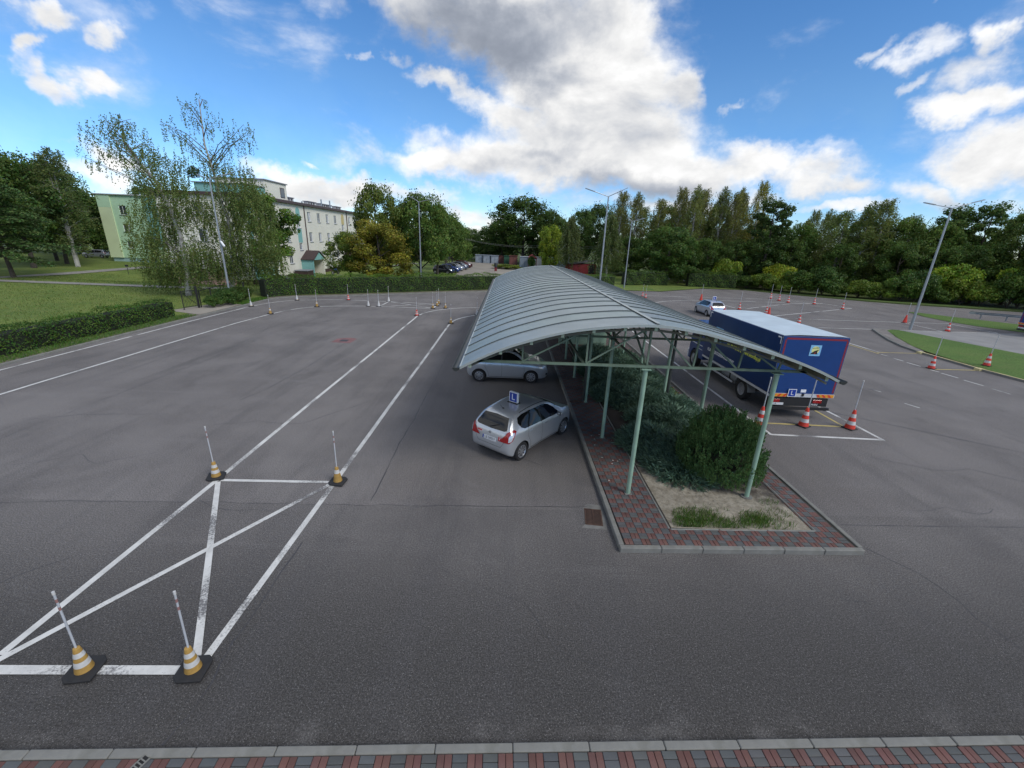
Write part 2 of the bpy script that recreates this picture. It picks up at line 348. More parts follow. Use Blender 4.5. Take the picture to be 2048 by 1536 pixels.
def paint_mat(name, c, wear=0.5):
    """road paint, worn through to asphalt in patches and flecks"""
    m = bpy.data.materials.new(name); m.use_nodes = True; t = m.node_tree; b = t.nodes['Principled BSDF']
    geo = ND(t, 'ShaderNodeNewGeometry'); P = geo.outputs['Position']
    def nz(s, d=5, r=0.6, off=(0, 0, 0)):
        n = ND(t, 'ShaderNodeTexNoise'); n.inputs['Scale'].default_value = s; n.inputs['Detail'].default_value = d; n.inputs['Roughness'].default_value = r
        mpn = ND(t, 'ShaderNodeMapping'); mpn.inputs['Location'].default_value = off
        LK(t, P, mpn.inputs['Vector']); LK(t, mpn.outputs[0], n.inputs['Vector']); return n.outputs['Fac']
    w = MATH(t, 'ADD', MATH(t, 'MULTIPLY', nz(0.7, 3, 0.5, (3, 8, 0)), 1.0), MATH(t, 'MULTIPLY', nz(26, 6, 0.75), 0.75))
    k = RAMP(t, w, 0.95 - 0.10 * wear + 0.05, 1.06, 0, 0.9)
    cc = MIXC(t, RAMP(t, nz(3.5, 6), 0.35, 0.7), c, tuple(x * 0.80 for x in c))
    LK(t, MIXC(t, k, cc, (0.085, 0.082, 0.085)), b.inputs['Base Color'])
    b.inputs['Roughness'].default_value = 0.7
    return m

def grass_mat(name, a, b_, c_):
    m = bpy.data.materials.new(name); m.use_nodes = True; t = m.node_tree; b = t.nodes['Principled BSDF']
    geo = ND(t, 'ShaderNodeNewGeometry'); P = geo.outputs['Position']
    def nz(s, d=6, r=0.65):
        n = ND(t, 'ShaderNodeTexNoise'); n.inputs['Scale'].default_value = s; n.inputs['Detail'].default_value = d; n.inputs['Roughness'].default_value = r; LK(t, P, n.inputs['Vector']); return n.outputs['Fac']
    c = MIXC(t, RAMP(t, nz(0.18), 0.38, 0.62), a, b_)
    c = MIXC(t, RAMP(t, nz(1.1), 0.5, 0.72, 0, 0.7), c, c_)
    s = ND(t, 'ShaderNodeVectorMath', operation='SCALE'); LK(t, c, s.inputs[0]); LK(t, RAMP(t, nz(14, 4), 0.3, 0.7, 0.55, 1.4), s.inputs['Scale'])
    LK(t, s.outputs[0], b.inputs['Base Color']); b.inputs['Roughness'].default_value = 0.9; b.inputs['Specular IOR Level'].default_value = 0.15
    return m

M = {}
M['asphalt'] = asphalt_mat()
M['white'] = paint_mat('white_road_paint', (0.60, 0.60, 0.575), 1.1)
M['white_new'] = paint_mat('fresh_white_paint', (0.70, 0.70, 0.68), 0.5)
M['yellow'] = paint_mat('yellow_road_paint', (0.50, 0.40, 0.14), 0.5)
M['tar'] = mat('tar', (0.045, 0.044, 0.048), 0.6)
M['kerb'] = mat('kerb_concrete', (0.185, 0.185, 0.17), 0.85, var=0.16, vscale=2.5, bump=0.3, bscale=60, dirt=(0.12, 0.12, 0.10), dirt_amt=0.5, dscale=2.2)
M['kerb_yellow'] = mat('kerb_yellow_paint', (0.52, 0.46, 0.24), 0.75, var=0.15)
M['brick_red'] = mat('red_paver', (0.130, 0.062, 0.053), 0.85, var=0.22, vscale=1.7, bump=0.35, bscale=90, dirt=(0.10, 0.085, 0.075), dirt_amt=0.55, dscale=1.1, objcol=True)
M['brick_grey'] = mat('grey_paver', (0.084, 0.089, 0.090), 0.85, var=0.2, vscale=1.7, bump=0.35, bscale=90, dirt=(0.09, 0.082, 0.075), dirt_amt=0.45, dscale=1.1, objcol=True)
M['bedding'] = mat('joint_sand', (0.04, 0.038, 0.033), 0.95, var=0.3, vscale=6)
M['grass'] = grass_mat('lawn', (0.105, 0.155, 0.036), (0.145, 0.190, 0.046), (0.195, 0.195, 0.072))
M['grass_green'] = grass_mat('fresh_lawn', (0.075, 0.135, 0.034), (0.095, 0.155, 0.040), (0.12, 0.15, 0.05))
M['field'] = grass_mat('rough_ground', (0.05, 0.075, 0.022), (0.075, 0.095, 0.03), (0.10, 0.095, 0.05))
M['path'] = mat('paved_path', (0.235, 0.225, 0.205), 0.9, var=0.15, vscale=1.5, dirt=(0.14, 0.13, 0.10), dirt_amt=0.5)
M['slab'] = mat('pale_concrete', (0.225, 0.222, 0.215), 0.85, var=0.10, vscale=0.6, bump=0.2, dirt=(0.16, 0.155, 0.15), dirt_amt=0.5, dscale=0.4)
M['sandy'] = mat('sandy_yard', (0.27, 0.245, 0.205), 0.95, var=0.15, vscale=0.4, dirt=(0.15, 0.14, 0.12), dirt_amt=0.6, dscale=0.2)
M['zinc'] = mat('zinc_sheet', (0.33, 0.372, 0.355), 0.45, metal=0.55, var=0.07, vscale=1.3, dirt=(0.28, 0.31, 0.30), dirt_amt=0.45, dscale=0.9, objcol=True)
M['zinc_dark'] = mat('seam_zinc', (0.10, 0.115, 0.115), 0.5, metal=0.4)  # ribs coloured dark to paint in the shadow line along each seam
M['zinc_edge'] = mat('zinc_edge', (0.46, 0.50, 0.48), 0.4, metal=0.5)
M['gutter'] = mat('dark_gutter', (0.05, 0.056, 0.054), 0.4, metal=0.3, var=0.1)
M['green'] = mat('pale_green_paint', (0.245, 0.37, 0.285), 0.45, var=0.10, vscale=3, dirt=(0.14, 0.19, 0.14), dirt_amt=0.45, dscale=2.5)
M['green_dull'] = mat('dull_green_paint', (0.13, 0.185, 0.135), 0.6, var=0.15, vscale=4, dirt=(0.07, 0.085, 0.06), dirt_amt=0.5, dscale=3)  # the post green darkened: under-roof shade put into the colour, plus dirt
M['green_end'] = mat('purlin_end_paint', (0.42, 0.50, 0.37), 0.6)
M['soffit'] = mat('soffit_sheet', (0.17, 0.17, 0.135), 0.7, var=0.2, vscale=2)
M['galv'] = mat('galvanised_steel', (0.33, 0.36, 0.39), 0.42, metal=0.6, var=0.1, vscale=2)
M['rubber'] = mat('black_rubber', (0.018, 0.018, 0.019), 0.75, var=0.2, vscale=9)
M['black'] = mat('black_plastic', (0.015, 0.015, 0.017), 0.5)
M['darkmetal'] = mat('dark_metal', (0.035, 0.037, 0.04), 0.5, metal=0.3)
M['glass'] = mat('dark_car_glass', (0.010, 0.012, 0.015), 0.03, spec=0.5)
M['glass_side'] = mat('side_car_glass', (0.006, 0.007, 0.008), 0.05, spec=0.35)
M['silver'] = mat('car_paint', (1, 1, 1), 0.28, metal=0.55, coat=0.8, objcol=True)
M['rim'] = mat('silver_wheel', (0.42, 0.43, 0.45), 0.35, metal=0.7)
M['red_lens'] = mat('red_lens', (0.30, 0.010, 0.012), 0.15, coat=0.6)
M['clear_lens'] = mat('clear_lens', (0.62, 0.66, 0.72), 0.12, metal=0.3, coat=0.6)
M['plate_white'] = mat('plate_white', (0.62, 0.64, 0.66), 0.4)
M['signwhite'] = mat('sign_white', (0.75, 0.77, 0.80), 0.4)
M['signblue'] = mat('sign_blue', (0.012, 0.045, 0.30), 0.35)
M['redsticker'] = mat('red_sticker', (0.45, 0.02, 0.03), 0.4)
M['orange'] = mat('faded_orange_plastic', (0.34, 0.205, 0.05), 0.6, var=0.2, vscale=8, dirt=(0.28, 0.17, 0.06), dirt_amt=0.4, dscale=6)
M['conewhite'] = mat('reflective_white', (0.50, 0.50, 0.49), 0.45, var=0.1, vscale=8, dirt=(0.35, 0.33, 0.30), dirt_amt=0.4, dscale=7)
M['conered'] = mat('red_plastic', (0.56, 0.04, 0.02), 0.45, var=0.12, vscale=8)
M['stick'] = mat('grey_plastic_pole', (0.42, 0.44, 0.47), 0.5, var=0.08, vscale=8)
M['soil'] = mat('dark_soil', (0.042, 0.036, 0.030), 0.95, var=0.35, vscale=7, bump=0.8, bscale=30)
M['bark'] = mat('bark', (0.055, 0.047, 0.038), 0.9, var=0.35, vscale=6)
M['birchbark'] = mat('birch_bark', (0.36, 0.36, 0.34), 0.8, dirt=(0.05, 0.045, 0.04), dirt_amt=0.9, dscale=2.2)
M['lf'] = leafmat('leaf_green', (0.073, 0.130, 0.031), (0.141, 0.221, 0.048), tr=0.38)
M['lf_birch'] = leafmat('leaf_birch', (0.119, 0.160, 0.050), (0.187, 0.234, 0.075), tr=0.42)
M['lf_dark'] = leafmat('leaf_dark', (0.045, 0.082, 0.027), (0.084, 0.137, 0.040), tr=0.3)
M['lf_hedge'] = leafmat('leaf_hedge', (0.059, 0.114, 0.022), (0.109, 0.192, 0.032), tr=0.3)
M['lf_jun'] = leafmat('needle_juniper', (0.078, 0.142, 0.100), (0.130, 0.220, 0.142), tr=0.1, clump=0.45)
M['lf_yew'] = leafmat('needle_upright', (0.070, 0.140, 0.046), (0.115, 0.215, 0.070), tr=0.1, clump=0.45)
M['lf_grass'] = leafmat('grass_blade', (0.110, 0.165, 0.036), (0.160, 0.210, 0.055), tr=0.25, clump=0.3)
M['hedgecore'] = mat('hedge_shade', (0.012, 0.018, 0.008), 0.95)  # near-black, paints the shade inside the hedges and the conifer
M['cream'] = mat('cream_render', (0.68, 0.67, 0.59), 0.85, var=0.04, vscale=0.4)
M['creamy'] = mat('pale_yellow_render', (0.50, 0.42, 0.20), 0.85, var=0.04)
M['teal'] = mat('teal_render', (0.20, 0.42, 0.40), 0.85, var=0.04)
M['mint'] = mat('mint_render', (0.42, 0.62, 0.42), 0.85, var=0.05, vscale=0.4)
M['mintpale'] = mat('pale_mint_render', (0.56, 0.66, 0.42), 0.85, var=0.05, vscale=0.4)
M['plinth_blue'] = mat('blue_plinth', (0.28, 0.42, 0.42), 0.85)
M['brown'] = mat('brown_sheet', (0.060, 0.035, 0.035), 0.5, var=0.1)
M['brownroof'] = mat('brown_roof_tile', (0.055, 0.034, 0.033), 0.6, var=0.15, vscale=4)
M['winglass'] = mat('window_glass', (0.045, 0.055, 0.07), 0.06, spec=0.8)
M['frame'] = mat('white_frame', (0.70, 0.72, 0.74), 0.5)
M['sill'] = mat('grey_sill', (0.22, 0.23, 0.26), 0.6)
M['ochre'] = mat('ochre_render', (0.46, 0.32, 0.10), 0.85, var=0.08)
M['dark'] = mat('dark_opening', (0.012, 0.012, 0.013), 0.8)
M['greyblock'] = mat('chimney_render', (0.42, 0.43, 0.44), 0.85, var=0.1)
M['trucknavy'] = mat('navy_truck_panel', (0.004, 0.028, 0.120), 0.36, coat=0.25, var=0.10, vscale=0.8, bump=0.6, bscale=1.6)  # truck blue darkened: shade on the box sides put into the colour
M['trucknavy2'] = mat('blue_truck_tail', (0.005, 0.042, 0.180), 0.36, coat=0.25, var=0.05)  # same truck blue, lighter: light on the tail painted in; cab shares it
M['alu'] = mat('aluminium_rail', (0.55, 0.57, 0.60), 0.45, metal=0.15, var=0.08)
M['tarp'] = mat('pale_truck_roof', (0.48, 0.56, 0.60), 0.5, var=0.08, vscale=0.9, dirt=(0.34, 0.40, 0.44), dirt_amt=0.45, dscale=0.8)
M['redtape'] = mat('red_tape', (0.22, 0.015, 0.03), 0.5)
M['yellowtext'] = mat('yellow_lettering', (0.62, 0.66, 0.08), 0.5)
M['skyblue'] = mat('pale_blue_print', (0.22, 0.48, 0.72), 0.5)
M['paleyellow'] = mat('pale_yellow_print', (0.68, 0.70, 0.30), 0.5)
M['orangeboard'] = mat('orange_board', (0.68, 0.30, 0.02), 0.4)
M['redboard'] = mat('red_board', (0.62, 0.05, 0.02), 0.4)
M['rust'] = mat('rusty_iron', (0.075, 0.042, 0.030), 0.8, var=0.3, vscale=12)
M['redpatch'] = mat('faded_red_paint', (0.19, 0.095, 0.095), 0.85, var=0.2, vscale=2)
M['litter'] = mat('litter_white', (0.55, 0.54, 0.50), 0.8)

# ================================================================== SETTING
def smooth(a, b, x):
    t = max(0.0, min(1.0, (x - a) / (b - a))); return t * t * (3 - 2 * t)
def terr(x, y):
    """height of the green ground round the yard; it dips by the flats behind the hedge"""
    d = smooth(-24, -29, x) * smooth(48, 60, y) * smooth(-62, -50, x)
    return 0.07 - 0.95 * d
def grid_sheet(name, xs_fn, ys, nx, material, zfn, kind='structure', uneven=0.0):
    vs, fs = [], []
    for y in ys:
        x0, x1 = xs_fn(y)
        for i in range(nx + 1):
            x = x0 + (x1 - x0) * i / nx
            vs.append((x, y, zfn(x, y) + (rnd.uniform(-uneven, uneven) if uneven else 0)))
    n = nx + 1
    for j in range(len(ys) - 1):
        for i in range(nx):
            fs.append((j*n+i, j*n+i+1, (j+1)*n+i+1, (j+1)*n+i))
    me = bpy.data.meshes.new(name); me.from_pydata(vs, [], fs); me.materials.append(material)
    me.polygons.foreach_set('use_smooth', [True] * len(me.polygons))
    return tag(obj(name, me), kind=kind)
def sheet(name, poly, z, material, kind='structure', parent=None):
    mb = MB(); mb.add([(x, y, z) for x, y in poly], [tuple(range(len(poly)))])
    o = mb.build(name, material, parent)
    return tag(o, kind=kind) if parent is None else o

# the land as one sheet to the horizon, lower where the flats stand
def gz(x, y): return -0.06 - 0.95 * smooth(-22, -29, x) * smooth(48, 60, y) * smooth(-64, -52, x)
gy = [-1500, -300, -60, -20] + [i * 2.0 for i in range(-9, 70)] + [150, 180, 240, 400, 900, 1500]
gxs = [-1500, -500, -200] + [i * 3.0 for i in range(-40, 41)] + [200, 500, 1500]
vs = [(x, y, gz(x, y)) for y in gy for x in gxs]; n = len(gxs)
fs = [(j*n+i, j*n+i+1, (j+1)*n+i+1, (j+1)*n+i) for j in range(len(gy)-1) for i in range(n-1)]
me = bpy.data.meshes.new('ground'); me.from_pydata(vs, [], fs); me.materials.append(M['field'])
tag(obj('ground', me), kind='structure')

KB = [(-23.15, -12), (-23.15, 18), (-23.1, 30), (-22.95, 39), (-22.9, 41), (-22.5, 42.4), (-21.5, 43.5), (-19.4, 44.5), (-16.8, 45.8), (-9.8, 50.0), (-2.3, 54.2), (7.0, 58.0), (16.8, 61.6)]
VB = [(22.2, 61.9), (23.2, 63.2), (26, 66), (31, 68.6), (37.7, 69.0), (41.2, 65.2), (50, 58.6), (53.1, 57), (65.3, 53.1), (90, 43), (130, 22), (130, -12)]
asph = sheet('asphalt', KB + VB, 0.0, M['asphalt'])
def kx(y):
    pts = KB + [(22.2, 61.9), (31, 68.6), (37.7, 69.4), (60, 80)]
    for (x0, y0), (x1, y1) in zip(pts, pts[1:]):
        if y0 <= y <= y1: return x0 + (x1 - x0) * (y - y0) / max(1e-6, y1 - y0)
    return 60
ysl = sorted(set([i * 1.5 for i in range(-8, 90)] + [41, 42.4, 43.5, 44.5, 45.8, 54.2, 61.6, 61.9, 68.6, 69.4]))
grid_sheet('lawn', lambda y: (-120, kx(y) - 0.06), ysl, 46, M['grass'], terr, uneven=0.015)
sheet('forest_floor', [(37.75, 69.45), (41.3, 65.4), (50.1, 58.8), (53.2, 57.2), (65.4, 53.3), (90.1, 43.2), (131, 22), (200, 60), (200, 140), (-20, 140), (-2, 120), (30, 80)], 0.075, M['field'])
# kerb stones round the yard
def kerb_row(root, pts, z0, z1, w, L=1.0, material=None, gap=0.008, start=0.0, side=1):
    mem = {}
    for (a, b) in zip(pts, pts[1:]):
        a = Vector((*a, 0)); b = Vector((*b, 0)); d = (b - a); ln = d.length; d.normalize()
        k = max(1, round(ln / L)); l = ln / k; key = (round(l, 3))
        if key not in mem:
            mem[key] = MB().box(0, l - gap, 0, side * w, z0, z1).mesh('kerb_stone', material or M['kerb'], bevel=0.012)
        for i in range(k):
            p = a + d * (l * i)
            o = obj('kerb_stone', mem[key], root, (p.x, p.y, rnd.uniform(-0.004, 0.004)), (0, 0, math.atan2(d.y, d.x) + rnd.uniform(-0.004, 0.004)))
kerb = empty('kerb', kind='structure')
kerb_row(kerb, KB[1:], -0.05, 0.11, 0.13, L=1.0, side=1)
# verge between kerb and hedge
M['verge'] = mat('worn_verge', (0.13, 0.115, 0.085), 0.95, var=0.3, vscale=1.2, dirt=(0.07, 0.10, 0.03), dirt_amt=0.9, dscale=0.6)
mb = MB()
off = [(x - 0.14, y + (0.12 if y > 43 else 0)) for x, y in KB[1:]]
off2 = [(-24.4, 18), (-24.4, 30), (-24.3, 39), (-24.2, 41.4), (-23.4, 43.2), (-22, 44.4), (-19.8, 45.6), (-17.3, 47.0), (-10.3, 51.2), (-2.8, 55.6), (6.5, 59.4), (16.2, 63.0)]
for i in range(len(off) - 1):
    mb.add([(*off[i], 0.085), (*off[i+1], 0.085), (*off2[i+1], 0.088), (*off2[i], 0.088)], [(0, 1, 2, 3)])
tag(mb.build('verge', M['verge']), kind='structure')
# gateway apron left of the lamp
sheet('gateway', [(-23.33, 32.2), (-23.33, 38.4), (-25.6, 37.6), (-26.6, 33.4)], 0.098, M['sandy'])

def strip(pts, w, z, closed=False):
    P = [Vector((p[0], p[1], 0)) for p in pts]; L, R_ = [], []
    for i, p in enumerate(P):
        a = P[max(i-1, 0)]; b = P[min(i+1, len(P)-1)]
        d = (b - a).normalized(); nrm = Vector((-d.y, d.x, 0))
        L.append(p + nrm * w / 2); R_.append(p - nrm * w / 2)
    vs = [(v.x, v.y, z) for v in L] + [(v.x, v.y, z) for v in R_]; k = len(P)
    return vs, [(i, i + k, i + k + 1, i + 1) for i in range(k - 1)]
_lz = [0]
def smoothline(pts, n=6):
    out = []; P = [Vector((*p, 0)) for p in pts]
    for i in range(len(P) - 1):
        p0 = P[max(i-1, 0)]; p1 = P[i]; p2 = P[i+1]; p3 = P[min(i+2, len(P)-1)]
        for k in range(n):
            t = k / n
            v = 0.5 * ((2*p1) + (p2 - p0)*t + (2*p0 - 5*p1 + 4*p2 - p3)*t*t + (3*p1 - p0 - 3*p2 + p3)*t**3)
            out.append((v.x, v.y))
    return out + [pts[-1]]
def line(pts, w=0.12, m='white', curve=False):
    if curve: pts = smoothline(pts)
    else:
        q = []
        for a, b in zip(pts, pts[1:]):
            k = max(1, int(math.dist(a, b) / 3)); q += [(a[0] + (b[0]-a[0])*i/k + (rnd.uniform(-.012, .012) if i else 0), a[1] + (b[1]-a[1])*i/k) for i in range(k)]
        pts = q + [pts[-1]]
    _lz[0] = (_lz[0] + 1) % 9
    v, f = strip(pts, w, 0.004 + _lz[0] * 0.0011)
    return MB().add(v, f).build('painted_line', M[m], asph)
# left manoeuvre lanes
line([(-7.69, 4.88), (-7.62, 10.07), (-7.62, 13.85), (-7.50, 34.2)], 0.13)
line([(-7.50, 34.2), (-7.45, 35.9), (-6.9, 37.8), (-5.72, 39.5), (-3.9, 40.75), (-1.9, 41.2), (0.6, 41.3)], 0.13, curve=True)
line([(-4.545, 4.76), (-4.51, 8.8), (-4.50, 13.0), (-4.42, 32.0)], 0.13)
line([(-4.42, 32.0), (-4.25, 33.9), (-3.7, 35.4), (-2.65, 36.85), (-1.2, 37.6)], 0.13, curve=True)
line([(-4.57, 9.90), (-7.62, 4.80)], 0.12)
line([(-7.53, 9.82), (-4.63, 4.80)], 0.12)
line([(-7.50, 9.91), (-4.57, 9.96)], 0.11)
line([(-8.6, 4.62), (-4.66, 4.70)], 0.145, 'white')
# outer lane round the left edge
line([(-22.55, -6), (-22.62, 18.4), (-22.6, 30), (-22.4, 37.0)], 0.13)
line([(-22.4, 37.0), (-22.0, 39.2), (-20.9, 41.2), (-18.4, 42.5), (-15.9, 43.0), (-12.0, 42.9), (-7.2, 42.3)], 0.12, curve=True)
line([(-19.35, -6), (-19.45, 17.0), (-19.3, 30.0), (-18.96, 33.9)], 0.13)
line([(-18.96, 33.9), (-18.3, 36.6), (-17.0, 38.3), (-14.6, 39.3), (-11.9, 39.6), (-6.9, 39.6)], 0.13, curve=True)
line([(-11.9, 39.7), (-11.9, 42.8)], 0.12)
line([(-6.95, 39.65), (-6.85, 42.4)], 0.14, 'white_new')
line([(-11.85, 42.85), (-6.95, 39.7)], 0.12)
line([(-11.8, 39.75), (-6.9, 42.4)], 0.12)
line([(9.72, 33.5), (9.75, 22.6), (9.74, 15.2), (9.76, 13.88)], 0.12)
line([(9.76, 13.94), (13.84, 13.78)], 0.12)
line([(13.58, 33.9), (13.58, 24), (13.66, 16.99), (13.74, 15.3), (13.78, 13.80)], 0.12)
line([(10.0, 14.98), (13.26, 14.86)], 0.11, 'yellow')
line([(13.12, 30.3), (13.15, 22), (13.18, 14.92)], 0.10, 'yellow')
line([(25.46, 33.0), (25.5, 27.9)], 0.12)
line([(25.05, 32.0), (25.1, 27.4)], 0.11, 'yellow')
line([(25.3, 27.83), (28.17, 27.93)], 0.11, 'yellow')
line([(25.45, 23.88), (28.2, 23.99)], 0.11, 'yellow')
line([(25.9, 46.65), (33.31, 51.84)], 0.13)
line([(33.31, 51.84), (35.5, 53.2), (40.81, 54.9)], 0.13)
line([(26.81, 42.46), (41.6, 51.0)], 0.13)
line([(25.35, 49.4), (25.6, 46.8)], 0.13)
line([(17.0, 49.4), (19.89, 51.75), (23.87, 53.38), (29.64, 53.9), (38.78, 54.31)], 0.13, curve=True)
line([(17.0, 56.2), (26.28, 56.68), (34.38, 57.4), (38.71, 55.65), (40.94, 54.23), (41.5, 51.0)], 0.12)
line([(26.0, 41.3), (35.85, 41.28), (44.1, 41.68), (44.14, 37.14)], 0.12)
line([(25.8, 36.62), (32.47, 36.84), (36.01, 36.86), (44.14, 37.14)], 0.12)
line([(39.2, 41.5), (38.91, 37.03)], 0.10)
for a_, b_ in ((27.27, 26.58), (26.33, 25.65), (25.33, 24.47), (23.77, 23.3), (23.1, 22.19), (21.8, 20.87), (20.4, 19.6)): line([(25.12, a_), (25.2, b_)], 0.09)
for a_ in (19.8, 17.75): line([(18.15, a_), (18.35, a_ - 0.55)], 0.07)

# old paving joints, sealed with tar, and open cracks
def crackstrip(mb, pts, w, z, jit=0.05):
    q = []
    for a, b in zip(pts, pts[1:]):
        k = max(2, int(math.dist(a, b) / 0.35))
        for i in range(k):
            t = i / k; q.append((a[0] + (b[0]-a[0])*t + rnd.uniform(-jit, jit), a[1] + (b[1]-a[1])*t + rnd.uniform(-jit, jit)))
    q.append(pts[-1])
    P = [Vector((*p, 0)) for p in q]; vs = []
    for i, p in enumerate(P):
        d = (P[min(i+1, len(P)-1)] - P[max(i-1, 0)]).normalized(); nrm = Vector((-d.y, d.x, 0)); ww = w * rnd.uniform(0.25, 1.0) / 2
        vs += [(p.x + nrm.x*ww, p.y + nrm.y*ww, z), (p.x - nrm.x*ww, p.y - nrm.y*ww, z)]
    mb.add(vs, [(2*i, 2*i+1, 2*i+3, 2*i+2) for i in range(len(P)-1)])
mb = MB()
for pts, w, j in [([(-3.18, 36), (-3.36, 27.3), (-3.28, 19.5), (-3.3, 16.5), (-3.29, 14.4), (-3.34, 12.4), (-3.28, 10.4), (-3.3, 9.2)], 0.035, 0.03),
                  ([(-8.67, 44.9), (-9.74, 33.1), (-9.8, 27.0), (-9.87, 25.2), (-9.86, 22.3), (-9.9, 19.5), (-10.05, 17.1), (-10.4, 15.6)], 0.04, 0.03),
                  ([(-14, 8.6), (-11.95, 8.69), (-9.75, 8.86), (-7.16, 8.94), (-3.75, 8.98), (0, 9.11), (2.2, 9.19)], 0.025, 0.03),
                  ([(8.45, 8.73), (9.95, 8.75), (13.2, 8.83), (20, 8.95)], 0.035, 0.008),
                  ([(13.4, 16.6), (15.06, 15.41), (16.25, 14.53), (18.2, 13.06), (21, 11.2)], 0.07, 0.012),
                  ([(8.4, 7.9), (8.9, 7.2), (9.05, 6.7), (9.0, 6.0), (9.1, 5.2), (9.2, 4.0)], 0.02, 0.04),
                  ([(-4.3, 7.6), (-4.3, 6.4), (-4.28, 5.8), (-4.29, 5.2), (-4.29, 4.84), (-4.19, 4.5), (-4.21, 4.07), (-4.3, 3.7)], 0.03, 0.02),
                  ([(-9.5, 5.8), (-9.2, 6.5), (-8.6, 7.0)], 0.02, 0.05), ([(-16.1, 12.4), (-16.1, 13.3), (-15, 13.75), (-12, 14.1)], 0.025, 0.05),
                  ([(-9.88, 13.3), (-8.6, 13.7), (-7.1, 13.6), (-6.7, 14.2), (-5.4, 16)], 0.03, 0.06), ([(13.3, 9.6), (12.6, 9.3), (11.95, 9.6), (11, 9.4)], 0.02, 0.04),
                  ([(-17.5, 33), (-16, 27), (-15.2, 21), (-15.4, 15), (-15.6, 9)], 0.03, 0.05), ([(-2.2, 12.2), (-1.2, 11.6), (0.2, 11.9), (1.2, 11.2)], 0.018, 0.05), ([(-13.5, 10.4), (-12.2, 11.0), (-11.4, 10.5), (-10.3, 11.3)], 0.02, 0.06), ([(3.6, 6.6), (5.2, 6.1), (6.4, 6.5), (8.2, 6.0)], 0.012, 0.05), ([(-1.2, 6.9), (0.4, 6.2), (1.0, 5.2), (2.3, 4.6)], 0.012, 0.05), ([(12.2, 12.4), (13.6, 11.6), (14.9, 11.8), (16.4, 10.6)], 0.02, 0.05), ([(-6.4, 20.5), (-5.6, 23.0), (-6.1, 26.4), (-5.5, 30.0)], 0.03, 0.06), ([(-7.4, 9.0), (-6.6, 8.6), (-5.8, 8.75), (-5.0, 8.5)], 0.02, 0.06)]:
    crackstrip(mb, pts, w, 0.0032, j)
tag(mb.build('asphalt_crack', M['tar'], asph), kind='stuff')
# sunken drain in a faded red patch
d = empty('drain_cover', (-10.15, 25.95, 0), 0.05, 'small dark drain cover in a faded red painted patch on the left asphalt', 'drain cover')
MB().add([(-0.62, -0.5, 0.0035), (0.55, -0.62, 0.0035), (0.66, 0.6, 0.0035), (0.1, 0.82, 0.0035), (-0.55, 0.5, 0.0035)], [(0, 1, 2, 3, 4)]).build('painted_patch', M['redpatch'], d)
MB().box(-0.24, 0.24, -0.24, 0.24, 0.005, 0.012).build('grate', M['tar'], d)
# storm drain by the island
d = empty('storm_drain', (2.04, 8.47, 0), RD(-7), 'rusty iron storm drain grate set in the asphalt beside the island kerb', 'drain')
fr = MB(); fr.box(0, 0.42, 0, 0.04, 0.001, 0.016); fr.box(0, 0.42, 0.6, 0.64, 0.001, 0.016); fr.box(0, 0.03, 0.04, 0.6, 0.001, 0.016); fr.box(0.39, 0.42, 0.04, 0.6, 0.001, 0.016); fr.box(0.2, 0.22, 0.04, 0.6, 0.001, 0.0155)
fr.build('frame', M['rust'], d)
MB().add([(0.03, 0.04, 0.0038), (0.39, 0.04, 0.0038), (0.39, 0.6, 0.0038), (0.03, 0.6, 0.0038)], [(0, 1, 2, 3)]).build('pit', M['dark'], d)
sl = MB().box(0.03, 0.39, 0, 0.020, 0.004, 0.014).mesh('slat', M['rust'])
for i in range(11): obj('slat', sl, d, (0, 0.062 + i * 0.049, 0))
M['mortar'] = mat('grey_mortar', (0.16, 0.158, 0.147), 0.9, var=0.2, vscale=5)
MB().add([(-0.10, -0.14, 0.0028), (0.50, -0.12, 0.0028), (0.53, 0.2, 0.0028), (0.46, 0.84, 0.0028), (0.1, 0.86, 0.0028), (-0.03, 0.68, 0.0028), (-0.015, -0.01, 0.0028)], [(0, 1, 2, 3, 4, 5, 6)]).build('mortar_bed', M['mortar'], d)

# ---- paved island
IZ = 0.12
isl = empty('island', kind='structure')
MB().prism([(2.76, 7.66), (8.06, 7.78), (8.10, 31.2), (2.80, 31.2)], -0.02, IZ - 0.022).build('paving_bed', M['bedding'], isl)
kerb_row(isl, [(2.64, 7.53), (8.17, 7.65)], -0.05, IZ + 0.006, 0.115, L=1.0, side=1)
kerb_row(isl, [(2.75, 7.66), (2.75, 31.3)], -0.05, IZ + 0.004, 0.115, L=1.0, side=1)
kerb_row(isl, [(8.20, 7.78), (8.20, 31.3)], -0.05, IZ + 0.004, 0.115, L=1.0, side=1)
